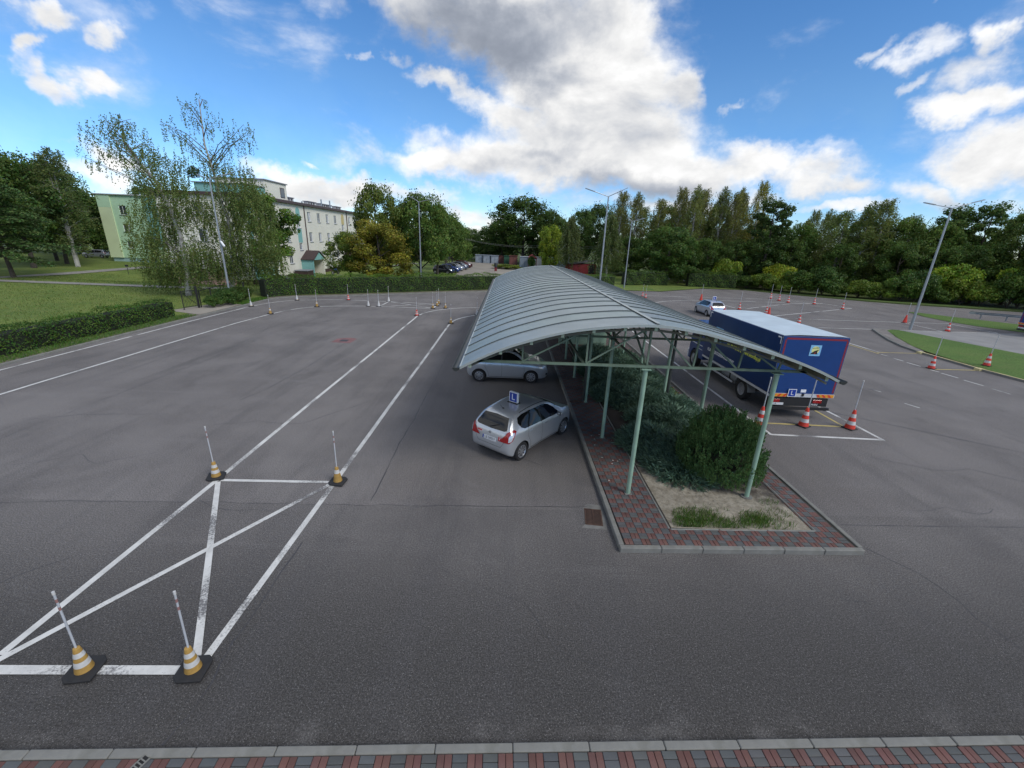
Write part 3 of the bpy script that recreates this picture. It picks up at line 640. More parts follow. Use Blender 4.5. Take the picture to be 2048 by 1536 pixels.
# low edging of the planted bed
kerb_row(isl, [(3.985, 8.25), (3.985, 26.0)], 0.0, IZ + 0.012, 0.05, L=1.0, side=1)
kerb_row(isl, [(3.99, 8.20), (7.47, 8.275)], 0.0, IZ + 0.012, 0.05, L=1.0, side=1)
kerb_row(isl, [(7.50, 8.30), (7.50, 26.0)], 0.0, IZ + 0.012, 0.05, L=1.0, side=1)
BW = 0.1935
brickv = {}
for nm, (lx, ly) in {'v': (BW/2 - 0.006, BW - 0.006), 'h': (BW - 0.006, BW/2 - 0.006)}.items():
    for mm in ('brick_red', 'brick_grey'):
        brickv[nm, mm] = MB().box(-lx/2, lx/2, -ly/2, ly/2, -0.03, 0.0).mesh('brick', M[mm], bevel=0.006)
def cells_to_bricks(cells, root, zt, rz, origin, limit=300, fieldname='brick_field'):
    B = []
    c, s = cos(rz), sin(rz)
    for (i, j) in cells:
        cx_, cy_ = (i + 0.5) * BW, (j + 0.5) * BW
        red = (i + j) % 2 == 0
        for k in (-1, 1):
            px, py = (cx_ + k * BW / 4, cy_) if red else (cx_, cy_ + k * BW / 4)
            B.append((origin[0] + px * c - py * s, origin[1] + px * s + py * c, red))
    B.sort(key=lambda b: b[0] ** 2 + b[1] ** 2 * 1.0)
    for (x, y, red) in B[:limit]:
        o = obj('brick', brickv['v' if red else 'h', 'brick_red' if red else 'brick_grey'], root, (x, y, zt + rnd.uniform(-0.003, 0.003)), (rnd.uniform(-.008, .008), rnd.uniform(-.008, .008), rz + rnd.uniform(-0.012, 0.012)))
        v = rnd.uniform(0.80, 1.14); o.color = (v * rnd.uniform(.95, 1.05), v, v * rnd.uniform(.95, 1.05), 1)
    mb = MB()
    for (x, y, red) in B[limit:]:
        mb.mi = 0 if red else 1
        lx, ly = ((BW/2 - 0.010) / 2, (BW - 0.010) / 2) if red else ((BW - 0.010) / 2, (BW/2 - 0.010) / 2)
        z = zt + rnd.uniform(-0.004, 0.003); q = []
        for a, b, dz in ((-1,-1,0),(1,-1,0),(1,1,0),(-1,1,0),(-1,-1,-1),(1,-1,-1),(1,1,-1),(-1,1,-1)):
            u, w = a * lx, b * ly
            q.append((x + u*c - w*s, y + u*s + w*c, z + dz * 0.025))
        mb.add(q, [(0,1,2,3),(4,5,1,0),(5,6,2,1),(6,7,3,2),(7,4,0,3)])
    if mb.v: tag(mb.build(fieldname, [M['brick_red'], M['brick_grey']], root), kind='stuff')
cells = []
for j in range(0, 121):
    for i in range(0, 27):
        x = (i + 0.5) * BW + 2.79; y = (j + 0.5) * BW + 7.70
        inbed = 3.95 < x < 7.52 and 8.22 < y < 26.02
        if not inbed and x < 8.05 and y < 31: cells.append((i, j))
cells_to_bricks(cells, isl, IZ, RD(0.35), (2.785, 7.672))
# soil of the bed, bare sand at its near end, with small mounds
vs, fs = [], []; nx_, ny_ = 24, 90
for j in range(ny_ + 1):
    for i in range(nx_ + 1):
        x = 4.04 + (7.44 - 4.04) * i / nx_; y = 8.30 + (26 - 8.30) * j / ny_
        e = min(i, nx_ - i, j, ny_ - j)
        z = 0.104 + min(e, 3) / 3 * max(0.0, 0.030 + 0.020 * sin(x * 3.1 + y * 1.7) + 0.015 * sin(y * 4.3) + rnd.uniform(-.010, .010))
        vs.append((x, y, z))
n = nx_ + 1
fs = [(j*n+i, j*n+i+1, (j+1)*n+i+1, (j+1)*n+i) for j in range(ny_) for i in range(nx_)]
ms = bpy.data.materials.new('sandy_soil'); ms.use_nodes = True; t = ms.node_tree; b = t.nodes['Principled BSDF']
geo = ND(t, 'ShaderNodeNewGeometry'); P = geo.outputs['Position']; sp = ND(t, 'ShaderNodeSeparateXYZ'); LK(t, P, sp.inputs[0])
def _nz(s, d=7, r=0.68):
    n_ = ND(t, 'ShaderNodeTexNoise'); n_.inputs['Scale'].default_value = s; n_.inputs['Detail'].default_value = d; n_.inputs['Roughness'].default_value = r; LK(t, P, n_.inputs['Vector']); return n_.outputs['Fac']
sandk = MATH(t, 'ADD', MATH(t, 'SUBTRACT', 10.75, sp.outputs[1]), MATH(t, 'ADD', MATH(t, 'MULTIPLY', MATH(t, 'SUBTRACT', 5.6, sp.outputs[0]), 0.55), MATH(t, 'MULTIPLY', MATH(t, 'SUBTRACT', _nz(1.6), 0.5), 3.2)))
sc = MIXC(t, RAMP(t, _nz(5), 0.35, 0.65), (0.20, 0.175, 0.13), (0.33, 0.30, 0.24))
sc = MIXC(t, RAMP(t, _nz(17), 0.56, 0.66, 0, 0.8), sc, (0.075, 0.06, 0.045))
fc = MIXC(t, RAMP(t, sandk, -0.2, 0.9), (0.045, 0.036, 0.030), sc)
LK(t, fc, b.inputs['Base Color']); b.inputs['Roughness'].default_value = 0.95
bp = ND(t, 'ShaderNodeBump'); bp.inputs['Strength'].default_value = 0.9; bp.inputs['Distance'].default_value = 0.03; LK(t, _nz(9), bp.inputs['Height']); LK(t, bp.outputs[0], b.inputs['Normal'])
me = bpy.data.meshes.new('planting_soil'); me.from_pydata(vs, [], fs); me.materials.append(ms)
obj('planting_soil', me, isl)

# ---- pavement under the window we look from
pav = empty('pavement', kind='structure')
NR = RD(1.67)
def nearY(x): return 3.716 + 0.0291 * x
MB().prism([(-9, nearY(-9) - 0.12), (-9, -2), (10.5, -2), (10.5, nearY(10.5) - 0.12)], -0.02, 0.125).build('paving_bed', M['bedding'], pav)
_x = -8.62 * 1.0
kerb_row(pav, [(0.262 - 9 * 1.0055, nearY(0.262 - 9 * 1.005)), (0.262 + 10 * 1.0055, nearY(0.262 + 10 * 1.005))], -0.05, 0.15, 0.112, L=1.0055, side=-1)
cs_ = [(i, j) for j in range(-3, 0) for i in range(-36, 45)]
cells_to_bricks([(i, j) for i, j in cs_ if j >= -2], pav, 0.148, NR, (0.262, nearY(0.262) - 0.122), limit=300)
d = empty('channel_grate', (-4.36, 3.30, 0.15), RD(-22), 'short white ladder-like drain grate cutting through the near kerb', 'drain')
g_ = MB(); g_.box(-0.055, -0.04, -0.35, 0.2, 0, 0.012); g_.box(0.04, 0.055, -0.35, 0.2, 0, 0.012); g_.build('frame', M['kerb'], d)
MB().box(-0.04, 0.04, -0.35, 0.2, -0.0, 0.003).build('pit', M['dark'], d)
rg = MB().box(-0.04, 0.04, 0, 0.014, 0.003, 0.011).mesh('bar', M['kerb'])
for i in range(13): obj('bar', rg, d, (0, -0.33 + i * 0.04, 0))

# ---- kerbed grass island on the right, slab road and verge strip
ri = empty('grass_island', kind='structure')
RK = [(33.4, 36.75), (32.1, 36.55), (30.8, 34.2), (29.68, 32.1), (28.75, 29.8), (28.4, 28.0), (28.28, 24.0), (28.45, 21.8), (28.8, 16), (29.2, 8)]
kerb_row(ri, RK[:6], -0.05, 0.125, 0.14, L=1.0, side=1)
def yk(root, pts):
    kerb_row(root, pts, -0.05, 0.12, 0.14, L=1.0, side=1)
kerb_row(ri, RK[5:], -0.05, 0.12, 0.14, L=1.0, side=1)
mb = MB()
for a, b in zip(RK[5:], RK[6:]):
    v, f = strip([(a[0] + 0.07, a[1]), (b[0] + 0.07, b[1])], 0.13, 0.1265); mb.add(v, f)
for (x, y) in ((28.32, 27.93), (28.2, 24.0)): mb.box(x - 0.06, x + 0.24, y - 0.16, y + 0.16, 0.0, 0.135)
mb.build('yellow_paint', M['kerb_yellow'], ri)
M['setts'] = mat('grey_setts', (0.17, 0.155, 0.14), 0.9, var=0.25, vscale=2.2, bump=0.5, bscale=25)
sheet('setts', [(33.4, 36.62), (32.2, 36.4), (30.95, 34.15), (29.84, 32.0), (28.92, 29.75), (28.56, 28.0), (28.9, 28.2), (29.6, 30.0), (31.3, 33.3), (33.1, 36.1), (34.0, 36.4)], 0.115, M['setts'], parent=ri)
def bump_turf(name, poly, z, material, parent=None, h=0.05):
    """turf over a polygon: a grid clipped to it, gently uneven"""
    from mathutils.geometry import intersect_point_tri_2d
    xs = [p[0] for p in poly]; ys_ = [p[1] for p in poly]
    mb = MB(); mb.add([(x, y, z) for x, y in poly], [tuple(range(len(poly)))])
    me = mb.mesh(name, material); bm = bmesh.new(); bm.from_mesh(me)
    bmesh.ops.triangulate(bm, faces=bm.faces); bmesh.ops.subdivide_edges(bm, edges=bm.edges, cuts=7, use_grid_fill=True)
    for v in bm.verts:
        if not v.is_boundary: v.co.z += h * (0.6 + 0.4 * sin(v.co.x * 1.3) * sin(v.co.y * 0.9)) + rnd.uniform(-.01, .01)
    for f in bm.faces: f.smooth = True
    bm.to_mesh(me); bm.free()
    o = obj(name, me, parent)
    return o if parent else tag(o, kind='structure')
GI = [(33.6, 36.35), (32.9, 35.9), (31.25, 33.1), (29.6, 29.9), (29.0, 28.1), (28.68, 26.0), (28.55, 23.0), (28.95, 16), (29.35, 8), (44, 8), (38.5, 20), (36.1, 28.3), (34.3, 36.2)]
bump_turf('turf', GI, 0.118, M['grass_green'], ri)
sheet('slab_road', [(34.3, 36.3), (36.2, 28.3), (38.6, 20), (44.1, 8), (90, 8), (90, 30), (62, 33.5), (52.5, 36.0), (47.3, 37.6), (44.3, 37.05), (36.0, 36.78)], 0.0028, M['slab'])
bump_turf('verge_strip', [(46.9, 49.3), (45.7, 46), (45.4, 43), (45.9, 40.6), (47.3, 38.1), (52.6, 36.3), (62, 33.6), (75, 29), (76, 31), (60, 38), (52.5, 42.8), (49.6, 46.4), (47.8, 49.2)], 0.03, M['grass_green'], None, 0.06)
bump_turf('far_verge', [(16.9, 61.65), (22.1, 61.95), (23.1, 63.3), (26, 66.1), (31, 68.7), (37.6, 69.3), (37.6, 70.5), (16.9, 70.5)], 0.02, M['grass_green'], None, 0.06)
mb = MB()
for a, b in (((37.7, 69.0), (41.2, 65.2)), ((41.2, 65.2), (50, 58.6)), ((50, 58.6), (53.1, 57)), ((53.1, 57), (65.3, 53.1)), ((65.3, 53.1), (90, 43)), ((90, 43), (130, 22))):
    a = Vector((*a, 0)); b = Vector((*b, 0)); d = (b - a).normalized(); nn = Vector((-d.y, d.x, 0)); nn = nn if nn.y > 0 else -nn
    mb.add([a + Vector((0, 0, .02)), b + Vector((0, 0, .02)), b + nn * 2.4 + Vector((0, 0, .10)), a + nn * 2.4 + Vector((0, 0, .10))], [(0, 1, 2, 3)])
tag(mb.build('roadside_verge', M['grass_green']), kind='structure')
# ground beyond the hedge
def tstrip(name, pts, w, dz, material):
    q = []
    for a, b in zip(pts, pts[1:]):
        k = max(1, int(math.dist(a, b) / 2)); q += [(a[0] + (b[0]-a[0])*i/k, a[1] + (b[1]-a[1])*i/k) for i in range(k)]
    q.append(pts[-1]); v, f = strip(q, w, 0)
    v = [(x, y, terr(x, y) + dz) for x, y, z in v]
    mb = MB(); mb.add(v, f); return tag(mb.build(name, material), kind='structure')
tstrip('path', [(-58.6, 30), (-58.3, 50), (-58.6, 60), (-58.6, 71), (-57, 82)], 1.5, 0.035, M['path'])
tstrip('path', [(-80, 47.6), (-55, 47.2), (-37.9, 47.0), (-31, 47.5)], 1.5, 0.05, M['path'])
tstrip('path', [(-30.2, 56), (-30.0, 66), (-29.3, 78), (-26, 92), (-22, 104)], 2.6, 0.04, M['path'])
tstrip('parking_road', [(-2, 64), (-3, 76), (-3.5, 92), (-4.5, 104), (-6, 120)], 12.5, 0.05, M['sandy'])

# ================================================================== CARPORT
XL, XR, XC, Y0, Y1 = -1.04, 7.78, 3.42, 9.30, 35.30
ZE, ZC = 3.56, 4.70
def slope(y): return -0.009 * (y - Y0)
cp = empty('carport', (0, 0, 0), 0, 'long shelter with arched grey sheet roof on pale green posts over the paved island', 'carport')
_hw = (XR - XL) / 2; _s = ZC - ZE; RAD = (_hw**2 + _s**2) / (2*_s); XM = (XL + XR) / 2
ARC = [(-1.2,3.47),(-1.04,3.57),(-.31,3.945),(.39,4.215),(1.42,4.50),(2.52,4.65),(3.4,4.69),(4.37,4.575),(4.88,4.46),(5.39,4.335),(5.91,4.20),(6.44,4.055),(7.0,3.87),(7.4,3.715),(7.78,3.54),(8.0,3.43)]
def arch(x):
    for i in range(len(ARC) - 1):
        if ARC[i][0] <= x <= ARC[i+1][0]: break
    (x0, y0_), (x1, y1_) = ARC[i], ARC[i+1]; t = (x - x0) / (x1 - x0); h = x1 - x0
    m0 = (y1_ - ARC[max(i-1, 0)][1]) / (x1 - ARC[max(i-1, 0)][0]); m1 = (ARC[min(i+2, len(ARC)-1)][1] - y0_) / (ARC[min(i+2, len(ARC)-1)][0] - x0)
    return (2*t**3 - 3*t*t + 1)*y0_ + (t**3 - 2*t*t + t)*h*m0 + (-2*t**3 + 3*t*t)*y1_ + (t**3 - t*t)*h*m1
def archmesh(x0, x1, n, y0, y1, dz0, dz1, name, m, ridges=True):
    mb = MB(); vs = []
    for i in range(n + 1):
        x = x0 + (x1 - x0) * i / n; z = arch(x)
        vs += [(x, y0, z + dz0), (x, y1, z + dz0), (x, y1, z + dz1), (x, y0, z + dz1)]
    fs = []
    for i in range(n):
        a, b = 4*i, 4*i + 4
        fs += [(a, a+1, b+1, b), (a+3, b+3, b+2, a+2), (a, b, b+3, a+3), (a+1, a+2, b+2, b+1)]
    fs += [(0, 3, 2, 1), (4*n, 4*n+1, 4*n+2, 4*n+3)]
    mb.add(vs, fs); me = mb.mesh(name, m, smooth=True)
    return me
pl = archmesh(XL, XC - 0.03, 22, 0.012, 0.988, 0.0, 0.012, 'roof_panel', M['zinc'])
pr = archmesh(XC + 0.03, XR, 22, 0.012, 0.988, 0.0, 0.012, 'roof_panel', M['zinc'])
sl_ = archmesh(XL, XC - 0.02, 22, -0.011, 0.011, -0.004, 0.040, 'seam', M['zinc_dark'])
sr_ = archmesh(XC + 0.02, XR, 22, -0.011, 0.011, -0.004, 0.040, 'seam', M['zinc_dark'])
cap = MB()
for (a, b) in ((-0.055, 0.0), (0.0, 0.055)):
    cap.add([(XC + a, 0, arch(XC + a) + 0.043 + (0.02 if a == 0 else 0)), (XC + b, 0, arch(XC + b) + 0.043 + (0.02 if b == 0 else 0)), (XC + b, 0.985, arch(XC + b) + 0.043 + (0.02 if b == 0 else 0)), (XC + a, 0.985, arch(XC + a) + 0.043 + (0.02 if a == 0 else 0))], [(0, 1, 2, 3)])
capm = cap.mesh('ridge_cap', M['zinc_edge'])
NP = 26
for i in range(NP):
    y = Y0 + i * 1.0; z = slope(y)
    rx = -0.009
    for pm_ in (pl, pr):
        v = rnd.uniform(.88, 1.10); obj('roof_panel', pm_, cp, (0, y, z), (rx + rnd.uniform(-.002, .002), 0, 0)).color = (v, v * rnd.uniform(.99, 1.02), v * rnd.uniform(.98, 1.03), 1)
    if i: obj('seam', sl_, cp, (0, y, z)); obj('seam', sr_, cp, (0, y, z))
    obj('ridge_cap', capm, cp, (0, y, z), (rx, 0, 0))
# light trim along the front edge and the eaves
for yy in (Y0 - 0.02, Y1 + 0.0):
    obj('edge_trim', archmesh(XL - 0.005, XR + 0.005, 40, -0.015, 0.015, -0.035, 0.028, 'edge_trim', M['zinc_edge']), cp, (0, yy, slope(yy)))
for xx in (XL, XR):
    MB().beam((xx, Y0, arch(xx) + 0.018), (xx, Y1, arch(xx) + 0.018 + slope(Y1)), 0.03, 0.02).build('eave_trim', M['zinc_edge'], cp)
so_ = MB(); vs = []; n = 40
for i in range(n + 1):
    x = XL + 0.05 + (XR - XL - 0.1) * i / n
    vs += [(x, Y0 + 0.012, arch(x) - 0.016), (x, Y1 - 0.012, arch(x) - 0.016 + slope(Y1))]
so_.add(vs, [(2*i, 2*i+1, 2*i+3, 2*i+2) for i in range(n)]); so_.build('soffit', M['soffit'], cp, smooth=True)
# half-round gutters
for s_, xx in ((-1, XL - 0.085), (1, XR + 0.085)):
    g = MB(); vs = []
    for y, dz in ((Y0 - 0.06, 0), (Y1, slope(Y1))):
        for r in (0.085, 0.078):
            for k in range(9):
                a = pi + pi * k / 8; vs.append((xx + r * cos(a), y, arch(xx) + 0.06 + dz + r * sin(a)))
    fs = []
    for k in range(8): fs += [(k, k+1, 18+k+1, 18+k), (9+k, 27+k, 27+k+1, 9+k+1), (k, 9+k, 9+k+1, k+1)]
    fs += [(0, 18, 27, 9), (8, 17, 35, 26)]
    g.add(vs, fs); g.mi = 0
    g.add([(xx + 0.085 * cos(pi + pi*k/8), Y0 - 0.055, arch(xx) + 0.06 + 0.085 * sin(pi + pi*k/8)) for k in range(9)], [tuple(range(9))])
    g.build('gutter', M['gutter'], cp, smooth=True)
# purlins with pale ends under the front edge
for k, x in enumerate([XL + 0.22 + i * (XR - XL - 0.44) / 12 for i in range(13)]):
    z = arch(x) - 0.070
    p = MB().beam((x, Y0 + 0.09, z), (x, Y1 - 0.05, z + slope(Y1)), 0.055, 0.10).build('purlin', M['soffit'], cp)
    MB().cbox((x, Y0 + 0.085, z), (0.07, 0.012, 0.13)).build('purlin_end', M['green_end'], p)
# trusses and posts
PY = [9.68, 13.0, 16.3, 19.6, 22.9, 26.2, 29.5, 32.8]
def truss(y):
    z = slope(y); CH = 3.64 + z
    def ch(name, a, b, w, m='green', h=None): return MB().beam(a, b, w, h).build(name, M[m], cp)
    xl = XL + 0.15; xr = 7.25
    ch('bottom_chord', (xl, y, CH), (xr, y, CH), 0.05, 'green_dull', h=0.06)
    tp = lambda x: arch(x) - 0.165 + z
    mb = MB()
    xs = [xl + 0.05 + (7.75 - xl) * i / 20 for i in range(21)]
    for a, b in zip(xs, xs[1:]): mb.beam((a, y, tp(a)), (b, y, tp(b)), 0.05, 0.05)
    mb.build('top_chord', M['soffit'], cp)
    nodes = [0.40, 1.92, 3.38, 4.49, 5.58, 6.56]
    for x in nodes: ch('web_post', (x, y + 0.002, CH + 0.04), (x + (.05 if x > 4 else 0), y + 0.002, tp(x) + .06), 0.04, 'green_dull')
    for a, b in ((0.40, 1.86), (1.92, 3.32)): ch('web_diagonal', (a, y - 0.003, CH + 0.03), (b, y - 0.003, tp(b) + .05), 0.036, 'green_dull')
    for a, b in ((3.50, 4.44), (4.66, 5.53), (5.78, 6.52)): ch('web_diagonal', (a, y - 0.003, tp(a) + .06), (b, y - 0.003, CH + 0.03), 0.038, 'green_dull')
for k, y in enumerate(PY):
    truss(y)
    for x in (3.37, 6.56):
        zt = 3.595 + slope(y)
        p = MB().tube([(x, y, IZ - 0.02), (x, y, zt - 0.02)], 0.058, 16).build('post', M['green'], cp, smooth=True)
        h = MB(); h.box(x - 0.11, x + 0.11, y - 0.09, y + 0.09, zt - 0.03, zt - 0.012); h.build('head_plate', M['green'], p)
        if x > 4: MB().cone((x, y, IZ - 0.03), 0.145, 0.145, 0.045, 20).build('foot_plate', M['mortar'], p)
        else: MB().box(x - 0.09, x + 0.09, y - 0.09, y + 0.09, IZ, IZ + 0.012).build('foot_plate', M['mortar'], p)
# braces running lengthwise between trusses
for x, zt in ((3.38, 4.40),):
    for a, b in zip(PY, PY[1:]):
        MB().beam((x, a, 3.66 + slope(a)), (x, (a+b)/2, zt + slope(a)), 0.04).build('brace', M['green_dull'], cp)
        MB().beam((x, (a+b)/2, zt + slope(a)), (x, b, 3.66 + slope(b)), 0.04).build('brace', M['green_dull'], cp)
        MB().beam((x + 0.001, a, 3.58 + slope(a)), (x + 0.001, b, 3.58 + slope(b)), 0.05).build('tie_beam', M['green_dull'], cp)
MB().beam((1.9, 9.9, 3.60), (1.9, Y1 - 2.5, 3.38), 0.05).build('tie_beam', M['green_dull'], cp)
# downpipes: dark, beside the third posts, with an outlet across the kerb
for x, dx in ((3.27, -0.10), (6.70, 0.12)):
    y = 16.3
    gx = XL - 0.085 if x < 5 else XR + 0.085
    MB().tube([(gx, y, 3.42), (gx + (0.3 if x < 5 else -0.3), y, 3.30), (x, y, 3.25), (x, y, IZ + 0.1)], 0.055, 10).build('downpipe', M['gutter'], cp, smooth=True)
MB().tube([(3.2, 16.3, IZ + 0.03), (2.7, 16.28, IZ + 0.03)], 0.035, 8).build('outlet_pipe', M['rust'], cp, smooth=True)

# green metal cabinet shed at the far end of the island
sh = empty('metal_shed', (5.0, 27.6, IZ), 0, 'green metal shed standing at the far end of the paved island under the carport', 'shed')
MB().box(-1.45, 1.45, -0.95, 0.95, 0.0, 2.2).build('body', M['green'], sh)
for i in range(3):
    dp = MB().box(-1.40 + i * 0.95, -0.52 + i * 0.95, -0.975, -0.952, 0.12, 2.05).build('door', M['green'], sh)
    MB().box(-0.64 + i * 0.95, -0.60 + i * 0.95, -1.0, -0.976, 1.0, 1.15).build('handle', M['darkmetal'], dp)
MB().box(-1.52, 1.52, -1.02, 1.02, 2.201, 2.26).build('roof', M['green_dull'], sh)
bk = empty('bicycle_rack', (3.35, 24.6, IZ), 0.3, 'dark steel rack with a hose coiled near the far left posts', 'rack')
for i in range(3): MB().tube([(0, i*0.35, 0), (0, i*0.35, 0.75), (0.5, i*0.35, 0.75), (0.5, i*0.35, 0)], 0.02, 6).build('hoop', M['rust'], bk)

# ================================================================== CONES WITH POLES
def cone_proto(kind):
    """kind -> function returning a new root; parts: base, cone_body (> bands), pole (> tip bands)"""
    def make(loc, rz, label, group, tilt=(0, 0)):
        root = empty('traffic_cone', loc, rz, label, 'traffic cone', group)
        for nm, me, subs in parts[kind]:
            p = obj(nm, me, root)
            if nm == 'pole': p.rotation_euler = (tilt[0], tilt[1], 0)
            for sn, sm in subs: obj(sn, sm, p)
        return root
    return make
def frustum(z0, z1, R0, R1, H, eps=0.0, n=24, z_off=0.0, m=None, name='band'):
    r = lambda z: R0 + (R1 - R0) * z / H + eps
    return MB().lathe([(r(z0), z0 + z_off), (r(z1), z1 + z_off)], n).mesh(name, m, smooth=True)
def base_mesh(kind):
    mb = MB()
    if kind == 'hexa':
        w = 0.215; c = 0.09
        mb.prism([(-w + c, -w), (w, -w), (w, w - c), (w - c, w), (-w, w), (-w, -w + c)], 0.0, 0.045)
    else:
        w = 0.2; mb.prism([(-w, -w), (w, -w), (w, w), (-w, w)], 0.0, 0.03)
    return mb.mesh('base', M['rubber'], bevel=0.01)
parts = {}
def pole_parts(z0, z1, r, redbands=True):
    pm = MB().tube([(0, 0, z0), (0, 0, z1)], r, 10).mesh('pole', M['stick'], smooth=True)
    subs = [('tip', MB().tube([(0, 0, z1 - 0.05), (0, 0, z1 + 0.002)], r * 1.3, 10).mesh('tip', M['conewhite'], smooth=True))]
    if redbands:
        for a in (0.13, 0.27): subs.append(('band', MB().tube([(0, 0, z1 - a - 0.06), (0, 0, z1 - a)], r * 1.06, 10).mesh('band', M['red_faded'], smooth=True)))
    return ('pole', pm, subs)
M['red_faded'] = mat('faded_red_band', (0.26, 0.14, 0.13), 0.6)
def cone_parts(kind, basek, bodymat, bands, bandmat, R0, R1, H, zb, ptop, pr, redb=True):
    body = MB().lathe([(R0 + 0.0, zb), (R1, zb + H), (R1 * 0.8, zb + H + 0.006), (0.001, zb + H + 0.006)], 24).mesh('cone_body', M[bodymat], smooth=True)
    subs = [('band', frustum(a, b, R0, R1, H, 0.0022, z_off=zb, m=M[bandmat])) for a, b in bands]
    parts[kind] = [('base', base_mesh(basek), []), ('cone_body', body, subs), pole_parts(zb + H - 0.02, ptop, pr, redb)]
cone_parts('orange2', 'hexa', 'orange', [(0.10, 0.19), (0.26, 0.34)], 'conewhite', 0.115, 0.042, 0.41, 0.045, 1.50, 0.0145)
cone_parts('orange1', 'hexa', 'orange', [(0.24, 0.34)], 'conewhite', 0.115, 0.042, 0.41, 0.045, 1.50, 0.0145)
cone_parts('pale', 'hexa', 'conewhite', [(0.02, 0.05)], 'orange', 0.12, 0.045, 0.41, 0.04, 1.50, 0.018)
cone_parts('white', 'square', 'conewhite', [(0.14, 0.16)], 'stick', 0.13, 0.05, 0.41, 0.03, 1.50, 0.018)
cone_parts('redsmall', 'square', 'conered', [(0.09, 0.17), (0.24, 0.31)], 'conewhite', 0.14, 0.045, 0.45, 0.03, 1.52, 0.016)
cone_parts('redbig', 'square', 'conered', [(0.15, 0.29), (0.43, 0.57)], 'conewhite', 0.175, 0.045, 0.72, 0.03, 1.92, 0.019, False)
cone_parts('redplain', 'square', 'conered', [], 'conewhite', 0.18, 0.045, 0.72, 0.03, 1.92, 0.019, False)
mk = {k: cone_proto(k) for k in parts}
CONES = [
 ('orange2', -6.18, 4.66, 'orange and white cone at the front left corner of the crossed box, photo bottom left', 0.15),
 ('orange2', -4.59, 4.70, 'orange and white striped cone at the front right corner of the crossed box', 0.10),
 ('orange2', -7.72, 10.05, 'orange and white striped cone at the far left corner of the crossed box', 0.35),
 ('orange1', -4.42, 9.98, 'orange cone with a single white band at the far right corner of the crossed box', -0.1),
 ('pale', -22.30, 37.15, 'yellowish cone with pole at the left kerb bend, nearest the gateway', 0.2),
 ('orange1', -18.96, 33.98, 'faded orange cone with pole where the inner left lane line starts to bend', 0.2),
 ('pale', -20.42, 41.58, 'yellowish cone with pole beside the kerb before the left end of the back hedge', 0.3),
 ('orange1', -17.06, 38.20, 'faded orange cone with pole on the middle of the curved lane line', 0.2),
 ('redsmall', -15.97, 42.98, 'small cone with white pole near the back hedge kerb, behind the curved lane', 0.2),
 ('white', -12.91, 39.62, 'white cone with pole, left one of the pair on the far lane line', 0.1),
 ('white', -11.95, 39.63, 'white cone with pole at the near left corner of the far crossed bay', 0.1),
 ('white', -11.91, 42.89, 'white cone with pole at the back left corner of the far crossed bay', 0.1),
 ('orange1', -6.93, 39.60, 'faded orange cone with pole at the near right corner of the far crossed bay', 0.1),
 ('orange1', -6.79, 41.18, 'faded orange cone with pole halfway up the right end of the far crossed bay', 0.1),
 ('orange1', -6.85, 42.53, 'faded orange cone with pole at the back right corner of the far crossed bay', 0.1),
 ('orange1', -5.81, 39.95, 'faded orange cone with pole on the lane curve just right of the far crossed bay', 0.1),
 ('orange1', -4.34, 32.61, 'faded orange cone with pole where the right lane line starts to bend', 0.1),
 ('white', -2.63, 36.94, 'white cone with pole at the end of the short curved line beside the carport gutter', 0.1),
 ('redsmall', -7.59, 35.58, 'small red and white cone on the left lane line where it starts to curve', 0.1),
 ('redbig', 9.81, 14.78, 'red and white cone behind the truck, leftmost of the three on the yellow line', 0.2),
 ('redbig', 11.53, 14.80, 'red and white cone behind the truck, middle of the three on the yellow line', 0.5),
 ('redbig', 13.27, 14.71, 'red and white cone behind the truck, rightmost of the three on the yellow line', 0.4),
 ('redbig', 25.42, 24.04, 'red and white cone on the asphalt before the yellow kerb of the grass island', 0.4),
 ('redbig', 29.38, 24.64, 'red and white cone standing on the turf edge above the yellow kerb', 0.4),
 ('redbig', 39.48, 37.13, 'red and white cone on the pale slab road beyond the tall right lamp', 0.3),
 ('redplain', 39.30, 41.27, 'plain red cone without bands just left of the tall right lamp post', 0.3),
 ('redbig', 26.97, 38.64, 'red and white cone half hidden behind the far edge of the truck roof', 0.2),
 ('redplain', 26.82, 43.21, 'plain red cone behind the truck roof, right one of a close pair', 0.2),
 ('redbig', 26.79, 43.63, 'red and white cone behind the truck roof, left one of a close pair', 0.3),
 ('redbig', 25.38, 46.28, 'red and white cone at the white line corner right of the far silver car', 0.2),
 ('redplain', 24.27, 53.49, 'plain red cone behind the far silver car on the arc line', 0.2),
 ('redsmall', 17.48, 55.50, 'small red and white cone beyond the carport, left of two by the far verge', 0.2),
 ('redsmall', 17.38, 53.86, 'small red and white cone beyond the carport, right of two by the far verge', 0.2),
 ('redbig', 35.83, 58.10, 'red and white cone in the far row, leftmost and farthest back by the hedge end', 0.2),
 ('redbig', 35.73, 56.05, 'red and white cone second from the left in the far row before the trees', 0.2),
 ('redbig', 35.83, 54.28, 'red and white cone third from the left in the far row before the trees', 0.2),
 ('redbig', 38.65, 53.49, 'red and white cone fourth from the left in the far row before the trees', 0.2),
 ('redbig', 39.46, 49.75, 'red and white cone at the tip of the slanting line, rightmost of the far row', 0.2),
]
for k, x, y, lb, rz in CONES:
    z = 0.16 if (k == 'redbig' and 29 < x < 30) else 0.0145
    mk[k]((x, y, z), rz, lb, 'cones with poles marking the practice lanes', (rnd.uniform(-.015, .015), rnd.uniform(-.015, .015)))

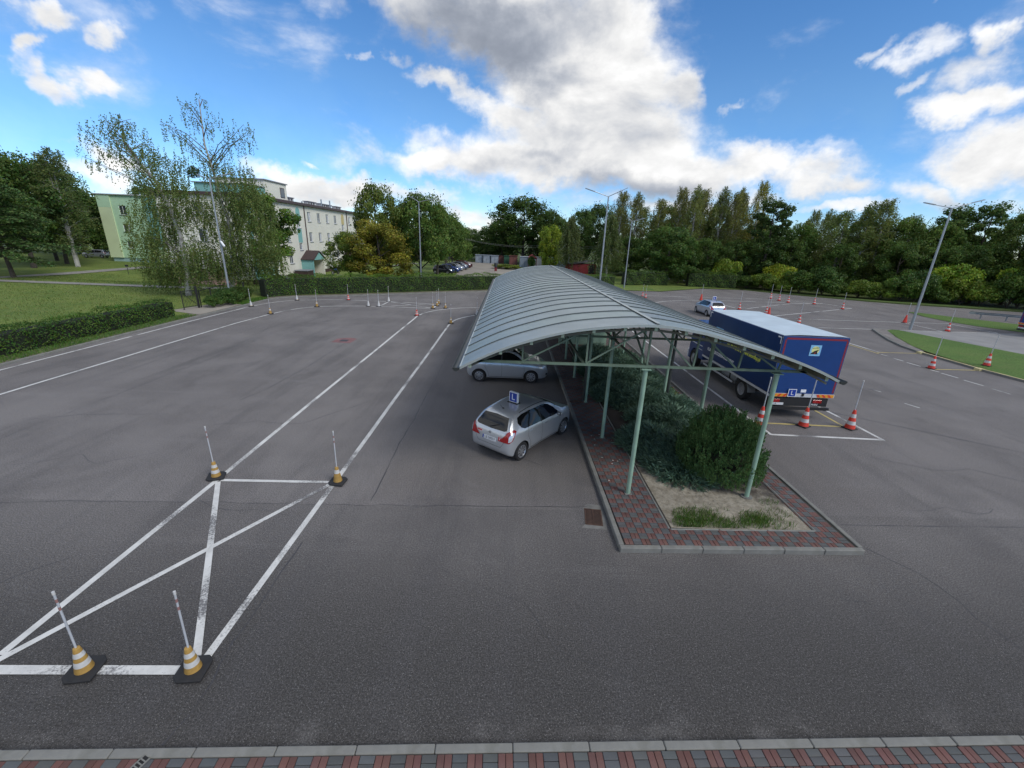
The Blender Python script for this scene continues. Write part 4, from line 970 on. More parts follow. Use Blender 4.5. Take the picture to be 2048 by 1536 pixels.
# ================================================================== LAMP POSTS, RAIL, GATE
def lamp(x, y, h, arms, label, z0=0.0, cam_=False, r=0.085):
    root = empty('street_lamp', (x, y, z0), 0, label, 'street lamp', 'double armed grey lamp posts')
    MB().tube([(0, 0, 0), (0, 0, 0.5), (0, 0, h)], [r, r * 0.98, r * 0.55], 12).build('pole', M['galv'], root, smooth=True)
    for ax, ay, az in arms:
        d = Vector((ax, ay, az)); ap = MB().tube([(0, 0, h - 0.08), (0, 0, h), tuple(d * 0.62 + Vector((0, 0, h * (1)))) if False else (ax * 0.62, ay * 0.62, h + az * 0.62)], 0.032, 8).build('arm', M['galv'], root, smooth=True)
        MB().beam((ax * 0.60, ay * 0.60, h + az * 0.60), (ax, ay, h + az), 0.17, 0.06).build('lamp_head', M['galv'], ap)
    if cam_:
        c = MB().beam((0.05, 0, h - 5.15), (0.35, -0.12, h - 5.2), 0.03).build('camera_bracket', M['signwhite'], root)
        MB().beam((0.1, -0.1, h - 5.0), (0.5, -0.35, h - 5.4), 0.14, 0.12).build('camera', M['signwhite'], c)
lamp(17.30, 64.19, 9.34, [(-0.75, 0, 0.52), (1.80, 0, 0.50)], 'grey double-armed lamp post on the far verge behind the carport ridge', 0.05, r=0.10)
lamp(35.45, 36.5, 9.9, [(-2.4, 0, 0.32), (2.36, 0, 0.70)], 'tall grey double-armed lamp post at the tip of the right grass island', 0.15, r=0.11)
lamp(-25.5, 39.5, 10.2, [(-0.95, 0, 0.31), (1.98, 0, 0.52)], 'grey lamp post with a white camera in front of the birches', 0.05, True, r=0.10)
lamp(8.48, 40.0, 10.2, [(-2.07, 0, 0.58), (1.58, 0, 0.74)], 'tall grey double-armed lamp post rising behind the right side of the carport roof', 0.0, r=0.10)
lamp(-11.2, 55.9, 10.2, [(-0.95, 0, 0.56), (1.86, 0, 0.42)], 'grey double-armed lamp post behind the back hedge in front of the autumn tree', 0.05, r=0.09)

# ================================================================== HATCHBACK CARS
def interp(tab, x):
    xs = [a for a, b in tab]; ys = [b for a, b in tab]
    if x <= xs[0]: return ys[0]
    if x >= xs[-1]: return ys[-1]
    for i in range(len(xs) - 1):
        if xs[i] <= x <= xs[i+1]:
            h = xs[i+1] - xs[i]; t = (x - xs[i]) / h
            m0 = (ys[i+1] - ys[max(i-1, 0)]) / (xs[i+1] - xs[max(i-1, 0)]); m1 = (ys[min(i+2, len(xs)-1)] - ys[i]) / (xs[min(i+2, len(xs)-1)] - xs[i])
            return (2*t**3 - 3*t*t + 1)*ys[i] + (t**3 - 2*t*t + t)*h*m0 + (-2*t**3 + 3*t*t)*ys[i+1] + (t**3 - t*t)*h*m1
TOP = [(-1.80,.60),(-1.785,.80),(-1.755,.93),(-1.70,1.04),(-1.56,1.22),(-1.42,1.365),(-1.28,1.43),(-1.0,1.478),(-.5,1.51),(0,1.50),(.35,1.455),(.62,1.35),(.95,1.14),(1.16,1.03),(1.4,.985),(1.7,.90),(1.9,.79),(2.0,.67),(2.05,.54)]
WID = [(-1.80,.60),(-1.77,.70),(-1.68,.775),(-1.45,.825),(-1.1,.845),(0,.838),(1.1,.845),(1.45,.82),(1.75,.735),(1.93,.60),(2.02,.46),(2.05,.36)]
BOT = [(-1.80,.42),(-1.74,.30),(-1.6,.23),(-1.2,.19),(1.4,.19),(1.85,.20),(1.98,.26),(2.05,.38)]
BEL = [(-1.80,.58),(-1.75,.84),(-1.65,.95),(-1.2,.975),(0,.945),(.8,.91),(1.2,.90),(1.6,.82),(1.9,.70),(2.0,.60),(2.05,.50)]
def section(x):
    zt, w, zb, zq = interp(TOP, x), interp(WID, x), interp(BOT, x), interp(BEL, x)
    h = max(zt - zq, 0.01); k = min(h / 0.5, 1.0); wr = w * (0.90 - 0.24 * k) * (1 - 0.10 * max(0.0, min(1.0, (-0.5 - x) / 1.1)) * k)
    P = [(0, zb), (.55*w, zb), (.88*w, zb + .01), (.965*w, zb + .07), (.995*w, zb + .38*(zq-zb)), (1.0*w, zb + .66*(zq-zb)), (.992*w, zb + .86*(zq-zb)), (.955*w, zq),
         (.955*w + (wr - .955*w)*.45, zq + .45*h), (.955*w + (wr - .955*w)*.86, zq + .82*h), (wr*.93, zq + .945*h), (wr*.72, zq + .985*h), (wr*.38, zt - .001), (0, zt)]
    out = []
    for i in range(len(P) - 1):
        p0 = P[max(i-1, 0)]; p1 = P[i]; p2 = P[i+1]; p3 = P[min(i+2, len(P)-1)]
        for s_ in range(2):
            t = s_ / 2
            out.append(tuple(0.5*((2*p1[c]) + (p2[c]-p0[c])*t + (2*p0[c]-5*p1[c]+4*p2[c]-p3[c])*t*t + (3*p1[c]-p0[c]-3*p2[c]+p3[c])*t**3) for c in (0, 1)))
    return out + [P[-1]]
def car_body_mesh():
    xs = sorted(set([round(-1.80 + 3.85 * i / 64, 4) for i in range(65)] + [-1.79, -1.77, 2.03, 2.045]))
    secs = [section(x) for x in xs]; n = len(secs[0]); ring = 2 * n - 2
    vs, fs = [], []
    for x, s in zip(xs, secs):
        vs += [(x, y, z) for y, z in s] + [(x, -y, z) for y, z in reversed(s[1:-1])]
    for i in range(len(xs) - 1):
        for k in range(ring): fs.append((i*ring + k, i*ring + (k+1) % ring, (i+1)*ring + (k+1) % ring, (i+1)*ring + k))
    fs.append(tuple(range(ring))); fs.append(tuple(range((len(xs)-1)*ring + ring - 1, (len(xs)-1)*ring - 1, -1)))
    mb = MB(); mb.add(vs, fs)
    full = mb.mesh('body', [M['silver'], M['black']], smooth=True)
    bvh = BVHTree.FromPolygons([Vector(v) for v in vs], fs)
    o = bpy.data.objects.new('tmp_body', full); col.objects.link(o)
    cut = MB()
    for xa in (-1.215, 1.215):
        for s_ in (1, -1): cut.tube([(xa, s_ * 0.60, 0.30), (xa, s_ * 0.95, 0.30)], 0.352, 32)
    cm = cut.mesh('cut', [M['black']]); co = bpy.data.objects.new('tmp_cut', cm); col.objects.link(co)
    md = o.modifiers.new('b', 'BOOLEAN'); md.operation = 'DIFFERENCE'; md.object = co; md.solver = 'EXACT'
    try: md.material_mode = 'TRANSFER'
    except Exception: pass
    bpy.context.view_layer.update()
    ev = o.evaluated_get(bpy.context.evaluated_depsgraph_get())
    me = bpy.data.meshes.new_from_object(ev); me.name = 'body'
    bpy.data.objects.remove(o); bpy.data.objects.remove(co)
    # arch wells are black: faces well inboard of the side skin near an axle
    for p in me.polygons:
        c = p.center
        for xa in (-1.215, 1.215):
            r = math.hypot(c.x - xa, c.z - 0.30)
            if r < 0.349 and abs(c.y) < 0.90: p.material_index = min(1, len(me.materials) - 1)
            elif 0.34 < r < 0.356 and abs(c.y) < 0.90 and abs(p.normal.y) < 0.4: p.material_index = min(1, len(me.materials) - 1)
    if len(me.materials) < 2: me.materials.append(M['black'])
    me.polygons.foreach_set('use_smooth', [True] * len(me.polygons))
    try: me.set_sharp_from_angle(angle=RD(40))
    except Exception: pass
    return me, bvh
CARBODY, CARBVH = car_body_mesh()
def decal(poly, o, u, v, d, name, m, offs=0.004, cuts=5, bvh=None):
    """a thin panel that follows the body: polygon in (u,v) thrown along d"""
    o, u, v, d = Vector(o), Vector(u), Vector(v), Vector(d).normalized(); bvh = bvh or CARBVH
    bm = bmesh.new(); vs = [bm.verts.new((a, b, 0)) for a, b in poly]; bm.faces.new(vs)
    bmesh.ops.triangulate(bm, faces=bm.faces); bmesh.ops.subdivide_edges(bm, edges=bm.edges, cuts=cuts, use_grid_fill=True)
    kill = []
    for w in bm.verts:
        p = o + u * w.co.x + v * w.co.y - d * 4.0
        hit, nrm, idx, dist = bvh.ray_cast(p, d, 8.0)
        if hit is None: kill.append(w); continue
        if nrm.dot(d) > 0: nrm = -nrm
        w.co = hit + nrm * offs
    if kill: bmesh.ops.delete(bm, geom=kill, context='VERTS')
    bmesh.ops.recalc_face_normals(bm, faces=bm.faces)
    for f in bm.faces:
        f.smooth = True
        if f.normal.dot(d) > 0: f.normal_flip()
    me = bpy.data.meshes.new(name); bm.to_mesh(me); bm.free(); me.materials.append(m); return me
def seamline(pts, side, name='panel_gap', w=0.007, m=None):
    mb = MB(); q = []
    for a, b in zip(pts, pts[1:]):
        k = max(1, int(math.dist(a, b) / 0.05)); q += [(a[0] + (b[0]-a[0])*i/k, a[1] + (b[1]-a[1])*i/k) for i in range(k)]
    q.append(pts[-1]); vs = []
    for i, p in enumerate(q):
        a = Vector(q[max(i-1, 0)]); b = Vector(q[min(i+1, len(q)-1)]); dd = (b - a).normalized(); nn = Vector((-dd.y, dd.x)) * w / 2
        for s_ in (1, -1):
            hit, nrm, idx, dist = CARBVH.ray_cast(Vector((p[0] + nn.x*s_, side * 4, p[1] + nn.y*s_)), Vector((0, -side, 0)), 8)
            vs.append((hit + Vector((0, side * 0.003, 0))) if hit else Vector((p[0], side*0.8, p[1])))
    mb.add(vs, [(2*i, 2*i+1, 2*i+3, 2*i+2) for i in range(len(q)-1)]); return mb.mesh(name, m or M['black'])
def text_mesh(txt, size, name, m, ext=0.001, align='CENTER', bold=0.0):
    cu = bpy.data.curves.new(name, 'FONT'); cu.body = txt; cu.size = size; cu.extrude = ext; cu.align_x = align; cu.align_y = 'CENTER'; cu.resolution_u = 3; cu.offset = bold
    o = bpy.data.objects.new('t', cu); col.objects.link(o); bpy.context.view_layer.update()
    me = bpy.data.meshes.new_from_object(o.evaluated_get(bpy.context.evaluated_depsgraph_get())); bpy.data.objects.remove(o)
    me.name = name; me.materials.clear(); me.materials.append(m); return me
def basis(x, y, loc):
    x = Vector(x).normalized(); y = Vector(y).normalized(); z = x.cross(y); y = z.cross(x)
    R3 = Matrix((x, y, z)).transposed(); return Matrix.Translation(loc) @ R3.to_4x4()
def place(o, Mx): o.matrix_local = Mx; return o
def wheel_meshes(R=0.30, w=0.19, rimR=0.205, m='rim'):
    ty = MB().lathe([(rimR, -w/2+.01), (R*.93, -w/2), (R*.985, -w/2+.02), (R, -w/2+.045), (R, w/2-.045), (R*.985, w/2-.02), (R*.93, w/2), (rimR, w/2-.01)], 36, axis='Y').mesh('tyre', M['rubber'], smooth=True)
    ri_ = MB(); ri_.lathe([(rimR, w/2-.012), (rimR*.96, w/2-.008), (rimR*.90, w/2-.028), (rimR*.55, w/2-.022), (rimR*.22, w/2-.012), (0.0005, w/2-.010)], 36, axis='Y')
    rim = ri_.mesh('rim', M[m], smooth=True)
    sl = MB()
    for k in range(9):
        a = 2*pi*k/9; da = 0.13
        q = [(rimR*.34, a - da*.55), (rimR*.86, a - da), (rimR*.86, a + da), (rimR*.34, a + da*.55)]
        sl.add([(r*cos(t_), w/2 - (.0135 if r < rimR*.5 else .021), r*sin(t_)) for r, t_ in q], [(0, 1, 2, 3)])
    return ty, rim, sl.mesh('rim_slots', M['black'])
TY, RIM, SLOT = wheel_meshes()
_c = {}
SW = [(-1.22,1.335),(-1.29,1.20),(-1.20,1.06),(-1.06,1.0),(-.21,.965),(-.19,1.405),(-.6,1.412),(-1.0,1.385)]
FW = [(-.15,.963),(.80,.935),(.86,.965),(.66,1.16),(.42,1.315),(.18,1.395),(-.14,1.405)]
for s_ in (1, -1):
    d = (0, -s_, 0)
    _c['rw', s_] = decal(SW, (0,0,0), (1,0,0), (0,0,1), d, 'rear_side_window', M['glass_side'], 0.009, 10)
    _c['fw', s_] = decal(FW, (0,0,0), (1,0,0), (0,0,1), d, 'front_side_window', M['glass_side'], 0.009, 10)
    _c['bp', s_] = decal([(-.24,.96),(-.12,.955),(-.11,1.405),(-.22,1.408)], (0,0,0), (1,0,0), (0,0,1), d, 'door_pillar', M['black'], 0.007, 6)
    q = Vector((1, -s_ * 0.9, 0)).normalized(); uu = Vector((-q.y, q.x, 0)) * s_
    # rear lamp thrown from the rear corner; u grows outboard/forward
    uu = Vector((s_ * 0.0, 0, 0)) + Vector((0, s_, 0)) * 0.67 + Vector((1, 0, 0)) * 0.74
    _c['tl', s_] = decal([(-.42,.71),(-.12,.71),(-.02,.78),(.10,1.03),(.02,1.08),(-.16,1.03),(-.28,.88)], (-1.45, s_*.62, 0), uu, (0,0,1), q, 'tail_light', M['red_lens'], 0.012, 8)
    _c['tc', s_] = decal([(-.15,.74),(-.05,.78),(.05,1.0),(-.05,1.01),(-.13,.90)], (-1.45, s_*.62, 0), uu, (0,0,1), q, 'clear_lens', M['clear_lens'], 0.017, 6)
    q2 = Vector((-1, -s_ * 0.75, 0)).normalized(); u2 = Vector((-1, 0, 0)) * 0.6 + Vector((0, s_, 0)) * 0.8
    _c['hl', s_] = decal([(-.22,.62),(-.06,.62),(.20,.80),(.30,.90),(.18,.90),(-.10,.76)], (1.70, s_*.60, 0), u2, (0,0,1), q2, 'headlight', M['clear_lens'], 0.010, 8)
    _c['ff', s_] = decal([(-.06,.36),(.08,.36),(.08,.46),(-.06,.44)], (1.9, s_*.50, 0), u2, (0,0,1), q2, 'fog_lamp', M['black'], 0.005, 2)
    _c['g1', s_] = seamline([(-.90,1.0),(-.95,.75),(-.80,.50),(-.76,.30)], s_); _c['g2', s_] = seamline([(-.17,.95),(-.15,.6),(-.17,.28)], s_)
    _c['g3', s_] = seamline([(.86,.90),(.90,.6),(.80,.30)], s_); _c['g4', s_] = seamline([(-.76,.27),(.82,.27)], s_, 'sill_strip', 0.016)
    _c['gr', s_] = seamline([(-1.0,1.0)] * 1 + [(-1.0,1.0)], s_) if False else None
    hb = MB().cbox((0,0,0), (0.17, 0.028, 0.026)).mesh('door_handle', M['silver'], bevel=0.008, seg=2); _c['dh'] = hb
    # roof gutter strip
    mb = MB(); vs = []
    for i in range(21):
        x = -1.05 + 1.62 * i / 20
        for yy in (0.515, 0.533):
            hit, nrm, a_, b_ = CARBVH.ray_cast(Vector((x, s_*yy, 3)), Vector((0,0,-1)), 5); vs.append(hit + Vector((0, 0, 0.003)))
    mb.add(vs, [(2*i, 2*i+1, 2*i+3, 2*i+2) for i in range(20)]); _c['rg', s_] = mb.mesh('roof_groove', M['black'])
WS_ = decal([(-.50,1.385),(-.66,1.05),(-.60,1.03),(.60,1.03),(.66,1.05),(.50,1.385),(0,1.41)], (0,0,0), (0,1,0), (0,0,1), (-1,0,-.15), 'windscreen', M['glass'], 0.010, 12)
RW_ = decal([(-.46,1.345),(-.575,1.10),(-.575,1.05),(-.50,1.02),(0,1.0),(.50,1.02),(.575,1.05),(.575,1.10),(.46,1.345),(0,1.365)], (0,0,0), (0,1,0), (0,0,1), (1,0,0), 'rear_window', M['glass'], 0.010, 12)
GR_ = decal([(-.34,.50),(.34,.50),(.40,.60),(-.40,.60)], (0,0,0), (0,1,0), (0,0,1), (-1,0,0), 'grille', M['black'], 0.005, 3)
GR2 = decal([(-.36,.28),(.36,.28),(.30,.42),(-.30,.42)], (0,0,0), (0,1,0), (0,0,1), (-1,0,0), 'lower_grille', M['black'], 0.005, 3)
BL_ = decal([(-.45,.255),(.45,.255),(.42,.30),(-.42,.30)], (0,0,0), (0,1,0), (0,0,1), (1,0,0), 'bumper_slot', M['black'], 0.004, 3)
def gap_rear(pts, w=.008):
    mb = MB(); q = []
    for a, b in zip(pts, pts[1:]):
        k = max(1, int(math.dist(a, b) / 0.05)); q += [(a[0] + (b[0]-a[0])*i/k, a[1] + (b[1]-a[1])*i/k) for i in range(k)]
    q.append(pts[-1]); vs = []
    for i, p in enumerate(q):
        a = Vector(q[max(i-1, 0)]); b = Vector(q[min(i+1, len(q)-1)]); dd = (b - a).normalized(); nn = Vector((-dd.y, dd.x)) * w / 2
        for s_ in (1, -1):
            hit, nrm, idx, dist = CARBVH.ray_cast(Vector((-4, p[0] + nn.x*s_, p[1] + nn.y*s_)), Vector((1, 0, 0)), 8)
            vs.append(hit + Vector((-0.003, 0, 0)) if hit else Vector((-1.75, p[0], p[1])))
    mb.add(vs, [(2*i, 2*i+1, 2*i+3, 2*i+2) for i in range(len(q)-1)]); return mb.mesh('panel_gap', M['black'])
TG = gap_rear([(-.58,1.02),(-.60,.80),(-.52,.64),(-.44,.52),(.44,.52),(.52,.64),(.60,.80),(.58,1.02)])
BG = gap_rear([(-.70,.66),(-.52,.64)]); 
def make_car(name, loc, rz, label, cat='car', color=(0.44, 0.47, 0.50), sign=True, plate=None, stickers=False, group=None, far=False):
    root = empty(name, loc, rz, label, cat, group)
    body = obj('body', CARBODY, root)
    for s_ in (1, -1):
        obj('rear_side_window', _c['rw', s_], root); obj('front_side_window', _c['fw', s_], root)
        if not far: obj('door_pillar', _c['bp', s_], root)
        t_ = obj('tail_light', _c['tl', s_], root); obj('clear_lens', _c['tc', s_], t_)
        obj('headlight', _c['hl', s_], root)
        if not far:
            obj('fog_lamp', _c['ff', s_], root); obj('roof_groove', _c['rg', s_], root)
            for k in ('g1', 'g2', 'g3'): obj('panel_gap', _c[k, s_], root)
            obj('sill_strip', _c['g4', s_], root)
            for x in (-.72, .07):
                hit = CARBVH.ray_cast(Vector((x, s_*4, .86)), Vector((0, -s_, 0)), 8)[0]
                obj('door_handle', _c['dh'], root, (x, hit.y + s_ * 0.010, .86))
        mi = MB().lathe([(0.001, -.105), (.05, -.09), (.075, -.03), (.078, .03), (.055, .085), (.001, .10)], 12, axis='Y')
        mo = mi.build('mirror', M['silver'], root, smooth=True); mo.location = (.70, s_ * .93, .99); mo.scale = (.8, 1, .9)
        mg = MB().cbox((-.064, 0, 0), (.006, .15, .11)).build('mirror_glass', M['glass'], mo)
        for xa in (-1.215, 1.215):
            wh = obj('wheel', TY, root, (xa, s_ * .745, .30), (0, rnd.uniform(0, 3), 0 if s_ > 0 else pi))
            obj('rim', RIM, wh); obj('rim_slots', SLOT, wh)
    obj('windscreen', WS_, root); rw = obj('rear_window', RW_, root); obj('grille', GR_, root); obj('lower_grille', GR2, root); obj('bumper_slot', BL_, root)
    if not far:
        obj('panel_gap', TG, root)
        MB().beam((-1.735, .05, 1.045), (-1.635, -.25, 1.16), 0.014).build('wiper', M['black'], rw)
        a = MB(); a.tube([(-1.15, .0, 1.47), (-1.30, .0, 1.62)], .006, 6); a.cone((-1.15, 0, 1.465), .035, .02, .02, 10); a.build('aerial', M['black'], root)
        b_ = MB().lathe([(.001, 0), (.04, 0), (.04, .006), (.001, .007)], 14, axis='X').build('badge', M['rim'], root, smooth=True); b_.location = (-1.785, 0, .89)
    # plate
    p = MB().box(-.004, .004, -.26, .26, -.057, .057).build('licence_plate', M['plate_white'], root); p.location = (-1.797, 0, .70); p.rotation_euler = (0, RD(8), 0)
    MB().box(-.0062, -.0042, .215, .258, -.055, .055).build('blue_band', M['signblue'], p)
    if plate:
        tx = obj('lettering', text_mesh(plate, .105, 'lettering', M['black'], .0006), p); place(tx, basis((0, -1, 0), (0, 0, 1), (-.0052, -.02, 0)))
    if stickers:
        st = MB().box(-.003, .003, -.055, .055, -.065, .065).build('number_sticker', M['redsticker'], root); st.location = (-1.787, -.40, .775); st.rotation_euler = (0, RD(9), 0)
        tx = obj('lettering', text_mesh('7', .13, 'lettering', M['signwhite'], .0006), st); place(tx, basis((0, -1, 0), (0, 0, 1), (-.0042, 0, 0)))
        st = MB().box(-.003, .003, -.105, .105, -.04, .04).build('sticker', M['redtext_bg'], root); st.location = (-1.778, .40, .86); st.rotation_euler = (0, RD(10), 0)
        MB().box(-.0045, -.0032, -.085, .085, -.018, .018).build('red_print', M['redsticker'], st)
    if sign:
        s = empty_part = obj('roof_sign', MB().cbox((0, 0, .19), (.085, .33, .34)).mesh('roof_sign', M['signwhite'], bevel=.012, seg=2), root, (-.62, 0, 1.50))
        for sx_ in (-1, 1):
            MB().box(sx_*.0435 - .001, sx_*.0435 + .001, -.14, .14, .045, .335).build('blue_face', M['signblue'], s)
            tx = obj('lettering', text_mesh('L', .28, 'lettering', M['signwhite'], .0008), s)
            place(tx, basis((0, -1, 0), (0, 0, 1), (-.0460, 0, .19)) if sx_ < 0 else basis((0, 1, 0), (0, 0, 1), (.0460, 0, .19)))
        MB().box(-.10, .10, -.20, .20, -.004, .012).build('foot', M['black'], s)
    for o in root.children_recursive:
        o.color = (*color, 1)
    return root
M['redtext_bg'] = mat('sticker_pink', (0.62, 0.42, 0.40), 0.5)
SIL = (0.54, 0.57, 0.60)
c1h = math.atan2(1.859, 1.455)
# centre of the wheelbase: right-hand wheels were measured
def from_right(rwx, rwy, h, off=0.835):
    # rear right wheel contact -> centre
    f = Vector((cos(h), sin(h))); r = Vector((sin(h), -cos(h)))
    c = Vector((rwx, rwy)) + f * 1.215 - r * off; return (c.x, c.y, 0)
make_car('learner_car', from_right(0.60, 11.50, c1h), c1h, 'silver hatchback with blue L roof sign parked askew, nose at the island kerb', plate='LB 58557', stickers=True, color=SIL, group='silver learner cars')
make_car('learner_car', from_right(-1.22, 18.85, 0.0), 0.0, 'silver hatchback partly under the left edge of the carport roof, seen from its side', plate='LB 58557', color=SIL, sign=False, group='silver learner cars')
h3 = RD(90)
make_car('learner_car', (20.10, 42.05, 0), h3, 'far silver learner hatchback with L roof sign driving away beyond the truck', color=(0.50, 0.54, 0.60), group='silver learner cars')
# cars on the ground of the flats, behind the hedges
def zroad(x, y): return terr(x, y) + 0.05
for (x, y, rz, colr, lb) in [(-11.5, 77.5, RD(-20), (0.015, 0.02, 0.035), 'near black car at the front of the row parked under the trees behind the hedge'),
                             (-10.9, 81.5, RD(-18), (0.03, 0.06, 0.20), 'blue car second in the row parked under the trees behind the hedge'),
                             (-10.6, 85.5, RD(-18), (0.35, 0.37, 0.40), 'silver car third in the row parked under the trees behind the hedge'),
                             (-10.2, 90.0, RD(-18), (0.12, 0.14, 0.2), 'grey blue car fourth in the row parked under the trees behind the hedge'),
                             (-9.9, 95.5, RD(-18), (0.12, 0.02, 0.02), 'dark red car at the far end of the row parked under the trees'),
                             (-30.6, 58.6, RD(10), (0.02, 0.022, 0.028), 'black car showing only its roof above the hedge in front of the flats'),
                             (-78.5, 84.5, RD(-165), (0.34, 0.36, 0.40), 'silver car in the deep shade of the trees left of the mint flats')]:
    make_car('parked_car', (x, y, zroad(x, y)), rz, lb, color=colr, sign=False, far=True, group='cars parked behind the hedges')

# ================================================================== TRUCK
TX, TYY = 11.75, 15.6
def make_truck(loc, rz, label, full=True):
    tr = empty('box_truck', loc, rz, label, 'truck')
    MB().box(-1.275, 1.275, 0.02, 6.15, 1.0, 3.33).build('cargo_box', M['trucknavy'], tr, bevel=0.015)
    rf = MB(); n = 12
    vs = []
    for j in range(13):
        for i in range(9):
            x = -1.24 + 2.48 * i / 8; y = 0.05 + 6.07 * j / 12
            vs.append((x, y, 3.335 + 0.035 * (1 - (x/1.24)**2) + (0.008 * sin(j * 2.4 + i) if 0 < i < 8 else 0)))
    rf.add(vs, [(j*9+i, j*9+i+1, (j+1)*9+i+1, (j+1)*9+i) for j in range(12) for i in range(8)]); rf.build('roof_cover', M['tarp'], tr, smooth=True)
    back = MB().box(-1.262, 1.262, 0.0, 0.018, 1.05, 3.32).build('tail_gate', M['trucknavy2'], tr)
    for k, (a, b, c, d) in enumerate(((-1.14, 1.20, 3.20, 3.27), (-1.19, -1.13, 1.10, 3.199), (1.17, 1.23, 1.10, 3.199))):
        MB().box(a, b, -0.003, -0.0005, c, d).build('red_tape', M['redtape'], back)
    rail = MB().box(-1.28, 1.28, -0.03, 0.0, 0.905, 1.045).build('rear_sill', M['alu'], tr)
    for x0, sg in ((-1.275, 1), (0.60, -1)):
        bd = MB().box(x0, x0 + 0.66, -0.036, -0.031, 0.912, 1.038).build('warning_board', M['orangeboard'], tr)
        for k in range(3):
            xx = x0 + 0.04 + k * 0.22
            MB().add([(xx, -.0375, .915), (xx + .10, -.0375, .915), (xx + .10 + .10*sg, -.0375, 1.035), (xx + .10*sg, -.0375, 1.035)], [(0, 1, 2, 3)]).build('red_stripe', M['redboard'], bd)
    ls = MB().box(-0.60, -0.28, -0.06, -0.045, 0.92, 1.24).build('l_sign', M['signwhite'], tr)
    MB().box(-0.578, -0.302, -0.063, -0.0605, 0.942, 1.218).build('blue_face', M['signblue'], ls)
    place(obj('lettering', text_mesh('L', .25, 'lettering', M['signwhite'], .0008), ls), basis((1, 0, 0), (0, 0, 1), (-.44, -.0645, 1.08)))
    MB().box(-0.08, 0.13, -0.006, -0.001, 1.10, 1.22).build('white_sticker', M['signwhite'], back)
    MB().box(-0.03, 0.06, -0.05, -0.031, 0.95, 1.06).build('latch', M['black'], tr)
    def logo(par, Mx, s):
        e = obj('logo', MB().box(-s/2, s/2, -s/2, s/2, 0, 0.002).mesh('logo', M['skyblue']), par); place(e, Mx)
        c = MB(); c.add([(0.36*s*cos(2*pi*k/28), 0.04*s + 0.36*s*sin(2*pi*k/28), 0.0032) for k in range(28)], [tuple(range(28))]); c.build('sun_disc', M['paleyellow'], e)
        r = MB(); r.add([(x*s, y*s, 0.0045) for x, y in ((-.42,-.34),(-.30,-.20),(-.10,-.05),(.12,.04),(.40,.12),(.26,.02),(.20,-.08),(.20,-.20),(.28,-.34))], [tuple(range(9))]); r.build('road', M['black'], e)
        MB().add([(-.04*s,-.33*s,.0055), (.02*s,-.33*s,.0055), (.03*s,-.14*s,.0055), (0,-.14*s,.0055)], [(0,1,2,3)]).build('road_mark', M['redboard'], e)
        t_ = obj('lettering', text_mesh('WORD', .20*s, 'lettering', M['black'], .0004), e); t_.location = (0.0, .22*s, .0045); t_.rotation_euler = (0, 0, RD(8))
    logo(tr, basis((1, 0, 0), (0, 0, 1), (.055, -.004, 2.80)), 0.42)
    if full:
        lm = lambda y, z: basis((0, -1, 0), (0, 0, 1), (-1.2785, y, z))
        logo(tr, lm(4.83, 2.30), 0.72)
        def fit(txt, m, y0, y1, z, h):
            me = text_mesh(txt, h / 0.72, 'side_lettering', m, .0006, bold=h * .055)
            xs = [v.co.x for v in me.vertices]; w = max(xs) - min(xs); k = (y0 - y1) / w; cx = (max(xs) + min(xs)) / 2
            for v in me.vertices: v.co.x = (v.co.x - cx) * k
            o = obj('side_lettering', me, tr); place(o, lm((y0 + y1) / 2, z))
        fit('KURSY-SZKOLENIA-EGZAMINY', M['signwhite'], 5.69, 3.0, 1.395, 0.15)
        fit('tel. 83 342 58 2', M['yellowtext'], 3.87, 2.60, 2.065, 0.165)
        fit('www.wordbp.pl', M['yellowtext'], 2.48, 1.10, 2.065, 0.165)
        for (y0, y1, z0, z1) in ((0.10, 0.32, 3.22, 3.27), (0.10, 0.14, 3.0, 3.219), (5.83, 6.05, 3.22, 3.27), (6.01, 6.05, 3.0, 3.219)):
            MB().box(-1.2785, -1.2755, y0, y1, z0, z1).build('corner_mark', M['signwhite'], tr)
    MB().box(-1.2785, -1.2755, 0.02, 0.035, 1.05, 3.3).build('corner_strip', M['alu'], tr)
    for s_ in (-1, 1):
        MB().box(s_*1.30 - .012, s_*1.30 + .012, 0.0, 6.1, 0.905, 0.995).build('side_rail', M['alu'], tr)
        g = MB(); g.box(s_*1.20 - .015, s_*1.20 + .015, 2.95, 6.0, 0.47, 0.55)
        g.build('side_guard', M['alu'], tr)
        for y in (3.3, 4.4, 5.5): MB().box(s_*1.15 - .02, s_*1.15 + .02, y, y + .06, 0.47, 0.9).build('bracket', M['darkmetal'], tr)
        mg = MB()
        for k in range(9):
            a0 = pi * (0.02 + k / 9 * 0.96); a1 = pi * (0.02 + (k+1) / 9 * 0.96)
            mg.add([(s_*0.92, 2.1 + .60*cos(a0), .47 + .55*sin(a0)), (s_*1.25, 2.1 + .60*cos(a0), .47 + .55*sin(a0)), (s_*1.25, 2.1 + .60*cos(a1), .47 + .55*sin(a1)), (s_*0.92, 2.1 + .60*cos(a1), .47 + .55*sin(a1))], [(0,1,2,3)])
            mg.add([(s_*1.25, 2.1 + .60*cos(a0), .47 + .55*sin(a0)), (s_*1.25, 2.1 + .57*cos(a0), .47 + .52*sin(a0)), (s_*1.25, 2.1 + .57*cos(a1), .47 + .52*sin(a1)), (s_*1.25, 2.1 + .60*cos(a1), .47 + .55*sin(a1))], [(0,1,2,3)])
        mg.build('mudguard', M['galv'], tr)
